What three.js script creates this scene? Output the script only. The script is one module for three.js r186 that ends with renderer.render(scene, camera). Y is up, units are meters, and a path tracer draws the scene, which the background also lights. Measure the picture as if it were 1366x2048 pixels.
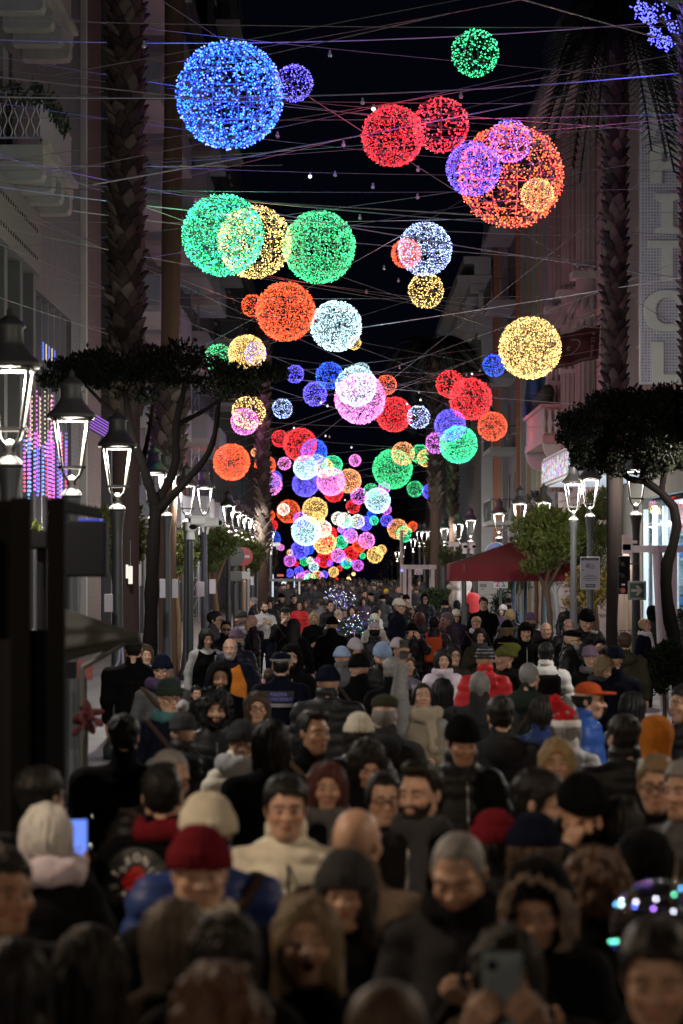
import * as THREE from 'three';
import { mergeGeometries, mergeVertices } from 'three/addons/utils/BufferGeometryUtils.js';
import { RoundedBoxGeometry } from 'three/addons/geometries/RoundedBoxGeometry.js';
import { TextGeometry } from 'three/addons/geometries/TextGeometry.js';
import { FontLoader } from 'three/addons/loaders/FontLoader.js';

// ---------------------------------------------------------------- camera, sky, exposure
const F = 6500, VX = 690, VY = 1130, CAMH = 2.55;             // focal length in pixels of the photograph, vanishing point, eye height
const scene = new THREE.Scene();
const camera = new THREE.PerspectiveCamera(2 * Math.atan(1024 / F) * 180 / Math.PI, 1366 / 2048, 0.5, 2500);
camera.position.set(0, CAMH, 0);
camera.lookAt(0, CAMH, -10);
camera.setViewOffset(1366, 2048, 683 - VX, 1024 - VY, 1366, 2048);
camera.focus = 62; camera.userData.fStop = 3.9;
const renderer = new THREE.WebGLRenderer({ antialias: true });
renderer.toneMapping = THREE.LinearToneMapping;
renderer.toneMappingExposure = 1.0;
renderer.shadowMap.enabled = true;
{ // night sky: nearly black, a little city glow towards the horizon
  const w = 64, h = 32, a = new Float32Array(w * h * 4);
  for (let y = 0; y < h; y++) for (let x = 0; x < w; x++) {
    const el = (y + 0.5) / h * Math.PI - Math.PI / 2, k = Math.exp(-Math.max(0, el) * 1.6), i = (y * w + x) * 4;
    a[i] = 0.0005 + 0.0005 * k; a[i + 1] = 0.0006 + 0.0006 * k; a[i + 2] = 0.0016 + 0.0018 * k; a[i + 3] = 1;
  }
  const t = new THREE.DataTexture(a, w, h, THREE.RGBAFormat, THREE.FloatType);
  t.mapping = THREE.EquirectangularReflectionMapping; t.magFilter = THREE.LinearFilter; t.needsUpdate = true;
  scene.background = t; scene.environment = t;
}
{ // moonlight through thin cloud
  const m = new THREE.DirectionalLight(0xbfc8ff, 0.012);
  m.position.set(-20, 60, 30); m.target.position.set(0, 0, -60); m.shadow.radius = 40; m.castShadow = true;
  m.shadow.camera.left = -60; m.shadow.camera.right = 60; m.shadow.camera.top = 120; m.shadow.camera.bottom = -120; m.shadow.camera.far = 300;
  m.name = 'moonlight'; scene.add(m, m.target);
}

// ---------------------------------------------------------------- helpers
let seed = 12345;
const rnd = () => { seed = (seed * 1664525 + 1013904223) >>> 0; return seed / 4294967296; };
const rr = (a, b) => a + (b - a) * rnd();
const reseed = (n) => { seed = (n * 2654435761) >>> 0; rnd(); rnd(); };
const V = (x, y, z) => new THREE.Vector3(x, y, z);
const at = (px, py, d) => V((px - VX) * d / F, CAMH - (py - VY) * d / F, -d);   // a point d metres away along the street
const ground = (d) => -Math.max(0, d - 200) * 0.0105;
const used = {};
const numbered = (n) => { const k = used[n] = (used[n] ?? -1) + 1; return k ? `${n}_${String(k).padStart(3, '0')}` : n; };
function tag(o, label, category, group, kind) {
  if (label) o.userData.label = label;
  if (category) o.userData.category = category;
  if (group) o.userData.group = group;
  if (kind) o.userData.kind = kind;
  return o;
}
function thing(name, label, category, pos, turn = 0, group) {
  const o = new THREE.Group(); o.name = numbered(name);
  if (pos) o.position.copy(pos.isVector3 ? pos : V(...pos));
  o.rotation.y = turn; scene.add(o);
  return tag(o, label, category, group);
}
function shadow(m) { m.castShadow = m.receiveShadow = true; return m; }
function part(name, geo, mat, parent, kind) {
  const g = Array.isArray(geo) ? merge(geo) : geo;
  const m = shadow(new THREE.Mesh(g, mat)); m.name = name;
  if (parent === scene) m.name = numbered(name);
  if (kind) m.userData.kind = kind;
  parent.add(m);
  return m;
}
function merge(list) {
  const flat = list.map((g) => {
    let q = g.index !== null ? g.toNonIndexed() : g;
    for (const k of Object.keys(q.attributes)) if (!['position', 'normal', 'uv'].includes(k)) { q = q === g ? q.clone() : q; q.deleteAttribute(k); }
    if (!q.attributes.uv) { q = q === g ? q.clone() : q; q.setAttribute('uv', new THREE.BufferAttribute(new Float32Array(q.attributes.position.count * 2), 2)); }
    return q;
  });
  return mergeGeometries(flat, false);
}
const M4 = (p, q, s) => new THREE.Matrix4().compose(p ?? V(0, 0, 0), q ?? new THREE.Quaternion(), s ?? V(1, 1, 1));
function box(w, h, d, x = 0, y = 0, z = 0, ry = 0) {               // centred box with uv in metres
  const g = new THREE.BoxGeometry(w, h, d), uv = g.attributes.uv, sz = [[d, h], [d, h], [w, d], [w, d], [w, h], [w, h]];
  for (let f = 0; f < 6; f++) for (let i = 0; i < 4; i++) uv.setXY(f * 4 + i, uv.getX(f * 4 + i) * sz[f][0], uv.getY(f * 4 + i) * sz[f][1]);
  if (ry) g.rotateY(ry);
  return g.translate(x, y, z);
}
function rbox(w, h, d, x = 0, y = 0, z = 0, r = 0.01, seg = 2) { return new RoundedBoxGeometry(w, h, d, seg, Math.min(r, w / 2.1, h / 2.1, d / 2.1)).translate(x, y, z); }
function rod(a, b, r, r2 = r, n = 8, open = false) {
  const d = b.clone().sub(a), L = d.length();
  const g = new THREE.CylinderGeometry(r2, r, L, n, 1, open);
  g.translate(0, L / 2, 0);
  g.applyQuaternion(new THREE.Quaternion().setFromUnitVectors(V(0, 1, 0), d.normalize()));
  return g.translate(a.x, a.y, a.z);
}
function tube(points, r, seg = 16, n = 5) { return new THREE.TubeGeometry(new THREE.CatmullRomCurve3(points), seg, r, n, false); }
const lathe = (pts, n = 16) => new THREE.LatheGeometry(pts.map((p) => new THREE.Vector2(p[0], p[1])), n);
const lerp = (a, b, t) => a + (b - a) * t, clamp = (x, a, b) => Math.min(b, Math.max(a, x));
const hash = (x, y, z) => { const s = Math.sin(x * 127.1 + y * 311.7 + z * 74.7) * 43758.5453; return s - Math.floor(s); };
function vnoise(x, y, z) {
  const i = Math.floor(x), j = Math.floor(y), k = Math.floor(z), u = x - i, v = y - j, w = z - k;
  const a = u * u * (3 - 2 * u), b = v * v * (3 - 2 * v), c = w * w * (3 - 2 * w);
  const L = (p, q, t) => p + (q - p) * t;
  return L(L(L(hash(i, j, k), hash(i + 1, j, k), a), L(hash(i, j + 1, k), hash(i + 1, j + 1, k), a), b),
    L(L(hash(i, j, k + 1), hash(i + 1, j, k + 1), a), L(hash(i, j + 1, k + 1), hash(i + 1, j + 1, k + 1), a), b), c);
}
const fbm = (x, y, z) => vnoise(x, y, z) * 0.55 + vnoise(x * 2.1, y * 2.1, z * 2.1) * 0.3 + vnoise(x * 4.3, y * 4.3, z * 4.3) * 0.15;

// ---------------------------------------------------------------- textures and materials
function noiseTex(n, fn, srgb = false) {                           // greyscale or rgb tile from fn(u, v) in 0..1
  const a = new Uint8Array(n * n * 4);
  for (let y = 0; y < n; y++) for (let x = 0; x < n; x++) {
    const c = fn(x / n, y / n), i = (y * n + x) * 4, rgb = Array.isArray(c) ? c : [c, c, c];
    for (let k = 0; k < 3; k++) a[i + k] = clamp(Math.round(rgb[k] * 255), 0, 255);
    a[i + 3] = 255;
  }
  const t = new THREE.DataTexture(a, n, n, THREE.RGBAFormat);
  t.wrapS = t.wrapT = THREE.RepeatWrapping; t.magFilter = THREE.LinearFilter; t.minFilter = THREE.LinearMipmapLinearFilter;
  if (srgb) t.colorSpace = THREE.SRGBColorSpace;
  t.needsUpdate = true;
  return t;
}
const tileNoise = (u, v, f, s) => {                                // repeats over the unit square
  const q = (a, b) => vnoise(a * f, b * f, s);
  return lerp(lerp(q(u, v), q(u - 1, v), u), lerp(q(u, v - 1), q(u - 1, v - 1), u), v);
};
const repMemo = new Map();
const rep = (t, x, y = x) => { const k = t.uuid + x + '/' + y; if (!repMemo.has(k)) { const c = t.clone(); c.repeat.set(x, y); c.needsUpdate = true; repMemo.set(k, c); } return repMemo.get(k); };
const T = {
  grain: noiseTex(256, (u, v) => 0.78 + 0.22 * (tileNoise(u, v, 5, 1) * 0.5 + tileNoise(u, v, 23, 2) * 0.3 + tileNoise(u, v, 80, 3) * 0.3), false),
  plaster: noiseTex(256, (u, v) => { const a = tileNoise(u, v, 3, 4), b = tileNoise(u, v, 12, 5), c = tileNoise(u, v, 60, 6); return 0.62 + 0.38 * (a * 0.5 + b * 0.3 + c * 0.25); }),
  cloth: noiseTex(128, (u, v) => 0.5 + 0.25 * Math.sin(u * 128 * 0.8) * Math.sin(v * 128 * 0.8) + 0.3 * (tileNoise(u, v, 14, 7) - 0.5)),
  knit: noiseTex(128, (u, v) => { const c = (u * 16) % 1, r = (v * 16 + Math.abs(c - 0.5) * 0.8) % 1; return 0.25 + 0.7 * Math.sin(c * Math.PI) * (0.5 + 0.5 * Math.sin(r * 6.283)); }),
  hair: noiseTex(128, (u, v) => 0.55 + 0.45 * (tileNoise(u, v * 0.1, 40, 8) * 0.7 + tileNoise(u, v, 9, 9) * 0.4)),
  clinker: noiseTex(256, (u, v) => { const r = Math.floor(v * 16), x = (u * 8 + (r % 2) * 0.5) % 1, y = (v * 16) % 1; return (x < 0.06 || y < 0.1) ? 0.45 : 0.72 + 0.28 * hash(Math.floor(u * 8 + (r % 2) * 0.5) % 8, r, 3); }),
};
const mats = {};
function mat(color, o = {}) {
  const k = color + Object.entries(o).map(([n, v]) => n + ':' + (v?.isTexture ? v.uuid : v)).join();
  if (!mats[k]) {
    const { tex, bump, bs, ...r } = o;
    const m = mats[k] = new (r.transmission || r.clearcoat || r.sheen || r.specularIntensity !== undefined ? THREE.MeshPhysicalMaterial : THREE.MeshStandardMaterial)({ roughness: 0.8, ...r });
    if (Array.isArray(color)) m.color.setRGB(...color); else m.color.set(color);
    if (tex) m.map = tex;
    if (bump) { m.bumpMap = bump; m.bumpScale = bs ?? 0.004; }
    if (r.emissive && Array.isArray(r.emissive)) m.emissive.setRGB(...r.emissive);
  }
  return mats[k];
}
function glow(rgb, k = 1) {
  const key = 'glow' + rgb + k;
  if (!mats[key]) { const m = mats[key] = new THREE.MeshStandardMaterial({ color: 0x0a0a0a, roughness: 0.6 }); m.color.setRGB(...rgb.map((c) => 0.25 * c)); m.emissive.setRGB(...rgb); m.emissiveIntensity = k; }
  return mats[key];
}
function canvasTex(w, h, draw) {
  const c = document.createElement('canvas'); c.width = w; c.height = h;
  draw(c.getContext('2d'), w, h);
  const t = new THREE.CanvasTexture(c); t.colorSpace = THREE.SRGBColorSpace;
  return t;
}
const MT = {
  iron: mat([0.06, 0.06, 0.058], { roughness: 0.5, metalness: 0.2 }),
  post: mat([0.10, 0.105, 0.115], { roughness: 0.5, metalness: 0.35, tex: T.grain }),
  greyPaint: mat([0.26, 0.255, 0.235], { roughness: 0.45 }),
  barPaint: mat([0.045, 0.044, 0.04], { roughness: 0.35 }),
  white: mat([0.72, 0.72, 0.70], { roughness: 0.5, tex: T.grain }),
  black: mat([0.008, 0.008, 0.009], { roughness: 0.8, specularIntensity: 0.25 }),
  steel: mat([0.45, 0.46, 0.48], { roughness: 0.35, metalness: 0.9 }),
  glassDark: mat([0.02, 0.022, 0.03], { roughness: 0.08 }),
  cable: mat([0.16, 0.15, 0.16], { roughness: 0.6 }),
};
// ---------------------------------------------------------------- light globes on cables over the street
const HUE = {
  B: ['blue', [0.04, 0.24, 2.4]], V: ['violet', [0.32, 0.25, 2.8]], P: ['purple', [1.5, 0.32, 1.7]], K: ['pink', [2.1, 0.55, 1.75]], G: ['green', [0.06, 1.25, 0.42]],
  T: ['turquoise', [0.08, 1.75, 0.72]], R: ['red', [2.0, 0.05, 0.065]], O: ['orange', [2.2, 0.21, 0.045]], Y: ['golden', [2.0, 1.25, 0.38]], W: ['white', [1.9, 1.85, 1.6]],
  C: ['icy white', [1.15, 1.8, 2.0]], S: ['silvery blue', [0.85, 1.15, 2.1]], A: ['amber', [2.2, 0.85, 0.30]],
};
const onSphere = () => { const z = rr(-1, 1), t = rr(0, 6.283185), r = Math.sqrt(1 - z * z); return V(r * Math.cos(t), z, r * Math.sin(t)); };
function bulbGeo(n, r, stretch, round, lo = 0.95, hi = 1.04) {     // n little bulbs round a sphere of radius 1
  const base = round ? new THREE.IcosahedronGeometry(1, 0) : new THREE.OctahedronGeometry(1, 0), src = base.toNonIndexed().attributes.position, k = src.count;
  const p = new Float32Array(n * k * 3), nn = new Float32Array(n * k * 3), v = V(0, 0, 0), q = new THREE.Quaternion();
  for (let i = 0; i < n; i++) {
    const c = onSphere(), d = onSphere().addScaledVector(c, 0.6).normalize(), s = r * rr(0.7, 1.25);
    q.setFromUnitVectors(V(0, 1, 0), d); c.multiplyScalar(rr(lo, hi));
    for (let j = 0; j < k; j++) {
      v.fromBufferAttribute(src, j); v.set(v.x * s, v.y * s * stretch, v.z * s).applyQuaternion(q);
      const o = (i * k + j) * 3, L = v.length() || 1;
      nn[o] = v.x / L; nn[o + 1] = v.y / L; nn[o + 2] = v.z / L;
      p[o] = v.x + c.x; p[o + 1] = v.y + c.y; p[o + 2] = v.z + c.z;
    }
  }
  const g = new THREE.BufferGeometry();
  g.setAttribute('position', new THREE.BufferAttribute(p, 3)); g.setAttribute('normal', new THREE.BufferAttribute(nn, 3));
  return g;
}
function frameGeo(merid, lat, w, net, nw) {                        // wire hoops and a net of short wires
  const L = [];
  for (let i = 0; i < merid; i++) L.push(new THREE.TorusGeometry(0.985, w, 3, 30).rotateY(i * Math.PI / merid));
  for (const a of lat) L.push(new THREE.TorusGeometry(0.985 * Math.cos(a), w, 3, 26).rotateX(Math.PI / 2).translate(0, 0.985 * Math.sin(a), 0));
  for (let i = 0; i < net; i++) {
    const a = onSphere(), b = a.clone().addScaledVector(onSphere(), 0.22).normalize();
    L.push(rod(a.multiplyScalar(rr(0.97, 1.02)), b.multiplyScalar(rr(0.97, 1.03)), nw, nw, 3, true));
  }
  return merge(L);
}
reseed(5);
const GLOBE = {   // kind -> [bulbs, frame, strength]
  big: [bulbGeo(1350, 0.0155, 1.2, true), frameGeo(6, [-0.7, -0.35, 0, 0.35, 0.7], 0.010, 1100, 0.0045), 1.0, 'densely lit'],
  dense: [bulbGeo(1900, 0.0098, 2.4, false), frameGeo(6, [-0.7, -0.35, 0, 0.35, 0.7], 0.008, 1100, 0.0055), 0.85, 'densely lit'],
  medium: [bulbGeo(1150, 0.0118, 1.6, false), frameGeo(6, [-0.6, 0, 0.6], 0.007, 600, 0.004), 0.95, 'closely lit'],
  sparse: [bulbGeo(300, 0.025, 1.2, false), frameGeo(5, [-0.6, 0, 0.6], 0.007, 200, 0.005), 1.15, 'sparsely lit'],
  far: [bulbGeo(640, 0.027, 1.4, false), frameGeo(4, [-0.5, 0.5], 0.008, 0, 0), 0.85, 'brightly lit'],
};
const SPARK = { big: bulbGeo(420, 0.0165, 1.1, true, 0.99, 1.05), dense: bulbGeo(260, 0.012, 1.3, false, 0.97, 1.05), medium: bulbGeo(200, 0.012, 1.2, false, 0.97, 1.05), sparse: bulbGeo(80, 0.018, 1.0, false, 1.0, 1.05) };   // bulbs that happen to point at the viewer
const DEPTH = [[0, 40], [106, 43], [190, 46], [270, 50], [350, 51], [480, 60], [620, 76], [700, 86], [800, 106], [880, 126], [950, 152], [1000, 178], [1060, 220], [1100, 275], [1140, 350], [1175, 430]];
const depthAt = (y) => { for (let i = 1; i < DEPTH.length; i++) if (y <= DEPTH[i][0]) { const [a, b] = [DEPTH[i - 1], DEPTH[i]]; return lerp(a[1], b[1], (y - a[0]) / (b[0] - a[0])); } return 430; };
// x, y, radius in the photograph, hue, kind, nearer (+) or farther (-)
const GL = `459 190 105 B big -25|588 166 37 V sparse 0|950 106 47 G sparse 0|785 272 61 R medium 1|882 250 55 R sparse -2|1022 352 103 O medium 0|946 338 53 V medium 3|1020 282 42 V sparse -4
1075 390 33 Y medium -3|446 470 80 T dense 2|509 484 72 Y medium -2|638 494 71 G dense 0|850 498 53 S medium -2|812 507 29 O medium 2|852 581 35 Y sparse 1|571 623 58 O dense 1
505 611 22 O sparse -1|672 652 50 C dense 0|708 686 14 Y sparse -3|1060 696 61 Y dense 0|988 731 22 B sparse -3|437 716 28 G sparse 2|494 707 37 Y dense 0|511 706 22 V sparse -3
590 748 18 V sparse 0|659 751 27 B sparse -1|630 788 24 V sparse 0|712 772 40 C medium -3|722 743 18 C medium -5|720 797 50 K dense 2|773 770 20 O sparse -3|788 829 35 R medium 0
837 834 23 S sparse 2|900 768 28 R sparse -2|941 798 42 R medium 1|985 853 29 O medium 0|900 850 31 V medium -3|917 889 37 T dense 2|872 886 21 P sparse -4|565 817 20 S sparse 0
497 825 33 Y sparse 2|489 843 27 K medium -3|463 924 36 O dense 0|560 877 17 R sparse -1|600 889 33 R medium 0|628 904 26 B medium -4|530 931 21 O medium -3|511 905 9 A far -3
569 927 13 K sparse 0|710 921 12 K far 0|548 957 16 B medium 3|541 968 23 K medium -2|611 935 24 C dense -3|632 930 22 S medium -6|648 936 19 Y sparse 4|665 931 20 T medium -4
611 968 26 V medium 2|662 963 28 K dense 1|668 985 19 R far -6|698 962 24 A medium -3|785 938 39 G dense 2|806 907 23 A medium -4|840 908 19 G sparse 2|851 916 17 Y far -5
830 978 16 G sparse 0|860 983 15 V far -3|742 982 15 G sparse -2|755 1001 25 C dense 2|768 976 12 P far -6|773 1019 10 P far -3|718 992 17 P sparse 3|706 1013 14 R sparse 0
577 1023 23 O medium 0|567 1019 12 W far 4|601 1040 15 V far -4|630 1020 25 Y medium -2|635 1038 14 Y far 3|612 1062 29 C dense 4|646 1058 17 W far -4|655 1070 19 R far -2
649 1086 22 A far 6|676 1037 13 W far 4|689 1041 15 W far -4|697 1046 10 T far 6|694 1061 14 V far 3|701 1072 14 K far -3|682 1058 7 K far -6|715 1043 14 W far 0|731 1047 14 V far 3
748 1041 9 T far 6|743 1029 9 B far -3|773 1041 12 V sparse 0|795 1058 20 A medium 0|809 1068 16 T far 4|826 1053 10 O far -2|540 1031 10 O far -2|543 1051 12 R far 3|545 1078 16 B medium 0
562 1095 6 K far 0|733 1081 16 K far -2|719 1091 14 O far 3|702 1108 15 R far 8|683 1084 13 T far 3|750 1110 16 Y far 4|763 1100 10 Y far -5|725 1112 6 T far 0|600 1100 18 V far 5
618 1099 10 B far -6|580 1121 12 P far 3|580 1105 6 Y far -3|593 1128 5 R far -8|609 1123 9 G far 3|620 1121 7 W far -3|628 1134 10 C far 5|634 1121 6 P far -6|649 1119 16 R far -4
660 1127 6 V far 8|676 1111 14 K far 6|686 1120 10 B far -5|693 1126 11 T far 3|716 1131 11 P far 0|705 1125 5 V far -8|667 1144 10 Y far 5|679 1137 6 R far -4|598 1142 9 V far 3
579 1146 8 V far -3|604 1157 12 K far -2|614 1148 7 P far -8|620 1159 12 T far 8|635 1155 13 A far -4|648 1150 8 V far 6|668 1165 11 R far 0`.split(/[|\n]/).map((s) => { const [x, y, r, h, k, o] = s.trim().split(' '); return { x: +x, y: +y, r: +r, h, k, o: +o }; });
const sizeWord = (r) => (r > 90 ? 'huge' : r > 55 ? 'large' : r > 30 ? 'medium-sized' : r > 15 ? 'small' : 'tiny');
const dirWord = (dx, dy) => {
  const a = Math.atan2(-dy, dx) * 180 / Math.PI, k = ['right of', 'above and right of', 'above', 'above and left of', 'left of', 'below and left of', 'below', 'below and right of'];
  return k[((Math.round(a / 45) % 8) + 8) % 8];
};
{
  const taken = new Set();
  for (const g of GL) {                                            // a label that points at this globe alone
    const near = GL.filter((q) => q !== g).sort((a, b) => Math.hypot(a.x - g.x, a.y - g.y) - Math.hypot(b.x - g.x, b.y - g.y));
    const big = near.filter((q) => q.r >= g.r * 0.75);
    const name = (q) => `${sizeWord(q.r)} ${HUE[q.h][0]}`;
    const tries = [];
    for (const q of big.slice(0, 4)) tries.push(`${name(g)} globe, ${GLOBE[g.k][3]}, ${dirWord(g.x - q.x, g.y - q.y)} a ${name(q)} one`);
    for (const q of big.slice(0, 4)) for (const s of near.slice(0, 5)) if (s !== q) tries.push(`${name(g)} globe ${dirWord(g.x - q.x, g.y - q.y)} ${name(q)} one, ${dirWord(g.x - s.x, g.y - s.y)} ${name(s)} one`);
    const pick = tries.find((t) => !taken.has(t) && t.split(/\s+/).length <= 16) ?? tries[0];
    taken.add(pick); g.label = pick;
  }
}
const globeLights = [];
for (const g of GL) {
  const d = depthAt(g.y) * (1 - g.o * 0.006), c = at(g.x, g.y, d), R = g.r * d / F, [hue, rgb] = HUE[g.h], [bulbs, frame, k] = GLOBE[g.k];
  const t = thing('light_globe', g.label, 'light globe', c, 0, 'lit globes hung over the street');
  t.scale.setScalar(R); t.rotation.set((hash(g.x, g.y, 1) - 0.5) * 0.3, hash(g.x, g.y, 2) * 6.28, 0);
  part('frame', frame, mat([0.28, 0.28, 0.28], { roughness: 0.5, metalness: 0.2 }), t);
  part('led_string', bulbs, glow(rgb, k * (g.k === 'sparse' ? 3.0 : g.r < 20 ? 2.0 : 3.6)), t, 'stuff');
  if (SPARK[g.k]) part('led_spark', SPARK[g.k], glow(rgb.map((c) => (c * 0.9 + 0.45)), 1.5), t, 'stuff');
  part('hanger', [rod(V(0, 0.98, 0), V(0.06, 1.10, 0), 0.012, 0.012, 4), rod(V(0, 0.98, 0), V(-0.07, 1.09, 0.02), 0.012, 0.012, 4)], MT.cable, t);
  g.d = d; g.c = c; g.R = R;
  if (g.r > 23) globeLights.push(g);
}
// ---------------------------------------------------------------- the setting: street, pavements
{
  const w = 14, n = 40, strip = (x0, x1, lift, name, m) => {
    const p = [], uv = [], ix = [];
    const ds = [-30, -10, 0, 20, 40, 60, 80, 100, 130, 160, 200, 230, 260, 300, 340, 380, 420, 470, 520, 600, 800];
    ds.forEach((d, i) => { for (const x of [x0, x1]) { p.push(x, ground(d) + lift, -d); uv.push(x / 2, d / 2); } if (i) { const a = i * 2; ix.push(a - 2, a - 1, a, a - 1, a + 1, a); } });
    const g = new THREE.BufferGeometry(); g.setAttribute('position', new THREE.Float32BufferAttribute(p, 3)); g.setAttribute('uv', new THREE.Float32BufferAttribute(uv, 2)); g.setIndex(ix); g.computeVertexNormals();
    tag(part(name, g, m, scene), null, null, null, 'structure');
  };
  const slab = noiseTex(256, (u, v) => { const r = Math.floor(v * 6), x = (u * 4 + (r % 2) * 0.5) % 1, y = (v * 6) % 1; return (x < 0.02 || y < 0.03) ? 0.3 : 0.6 + 0.25 * hash(Math.floor(u * 4 + (r % 2) * 0.5) % 4, r, 9) + 0.15 * tileNoise(u, v, 40, 2); });
  strip(-300, 300, -0.02, 'ground', mat([0.12, 0.115, 0.11], { tex: slab, roughness: 0.7 }));
  strip(-3.9, 4.6, 0, 'street', mat([0.2, 0.19, 0.18], { tex: slab, roughness: 0.55 }));
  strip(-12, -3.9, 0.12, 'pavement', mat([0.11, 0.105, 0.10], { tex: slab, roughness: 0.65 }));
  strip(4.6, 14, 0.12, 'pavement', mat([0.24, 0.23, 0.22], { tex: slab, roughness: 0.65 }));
  for (const [x, s] of [[-3.9, -1], [4.6, 1]]) {
    const L = []; for (let d = -30; d < 600; d += 30) L.push(box(0.14, 0.16, 30, x + s * 0.07, 0.045 + ground(d + 15), -d - 15));
    tag(part('kerb', L, mat([0.3, 0.29, 0.28], { tex: T.grain }), scene), null, null, null, 'structure');
  }
}

// ---------------------------------------------------------------- buildings
// A facade along the street: openings are cut through a thick wall, panes sit back in them. u runs along the street, v up.
function facade(o, X, d0, d1, y0, y1, holes, thick, m, left, name = 'wall') {
  const s = new THREE.Shape([[0, y0], [d1 - d0, y0], [d1 - d0, y1], [0, y1]].map((p) => new THREE.Vector2(...p)));
  for (const h of holes) s.holes.push(new THREE.Path([[h[0] - d0, h[2]], [h[0] - d0, h[3]], [h[1] - d0, h[3]], [h[1] - d0, h[2]]].map((p) => new THREE.Vector2(...p))));
  const g = new THREE.ExtrudeGeometry(s, { depth: thick, bevelEnabled: false });
  g.applyMatrix4(new THREE.Matrix4().makeBasis(V(0, 0, -1), V(0, 1, 0), V(1, 0, 0)));
  g.translate(left ? X - thick : X, 0, -d0);
  return part(name, g, m, o);
}
function windowUnit(o, X, d0, d1, y0, y1, left, opt = {}) {        // frame, panes, roller shutter box
  const s = left ? -1 : 1, x = X + s * 0.16, w = d1 - d0, dm = (d0 + d1) / 2, h = y1 - y0, ym = (y0 + y1) / 2, f = 0.07;
  const fr = part('window', [box(0.06, h, f, x, ym, -d0 - f / 2), box(0.06, h, f, x, ym, -d1 + f / 2), box(0.06, f, w - 2 * f, x, y0 + f / 2, -dm), box(0.06, f, w - 2 * f, x, y1 - f / 2, -dm), box(0.05, h - 2 * f, 0.05, x, ym, -dm)], opt.frame ?? mat([0.32, 0.31, 0.3]), o);
  for (const k of [-1, 1]) part('pane', box(0.012, h - 2 * f, w / 2 - f - 0.03, x + s * 0.01, ym, -dm + k * (w / 4 - f / 4 + 0.01)), opt.lit ?? MT.glassDark, fr);
  if (opt.shutter) part('shutter', box(0.03, h * opt.shutter, w - 0.04, X + s * 0.09, y1 - h * opt.shutter / 2, -dm), mat([0.26, 0.25, 0.24], { tex: T.grain }), fr);
  if (opt.sill) part('sill', box(0.3, 0.07, w + 0.2, X + s * 0.04, y0 - 0.036, -dm), mat([0.36, 0.35, 0.33], { tex: T.plaster }), fr);
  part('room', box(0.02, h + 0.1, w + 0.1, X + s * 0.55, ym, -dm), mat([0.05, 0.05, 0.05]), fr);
}
const stucco = (c) => mat(c, { tex: rep(T.plaster, 0.25), bump: rep(T.plaster, 0.5), bs: 0.006, roughness: 0.9 });

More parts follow.
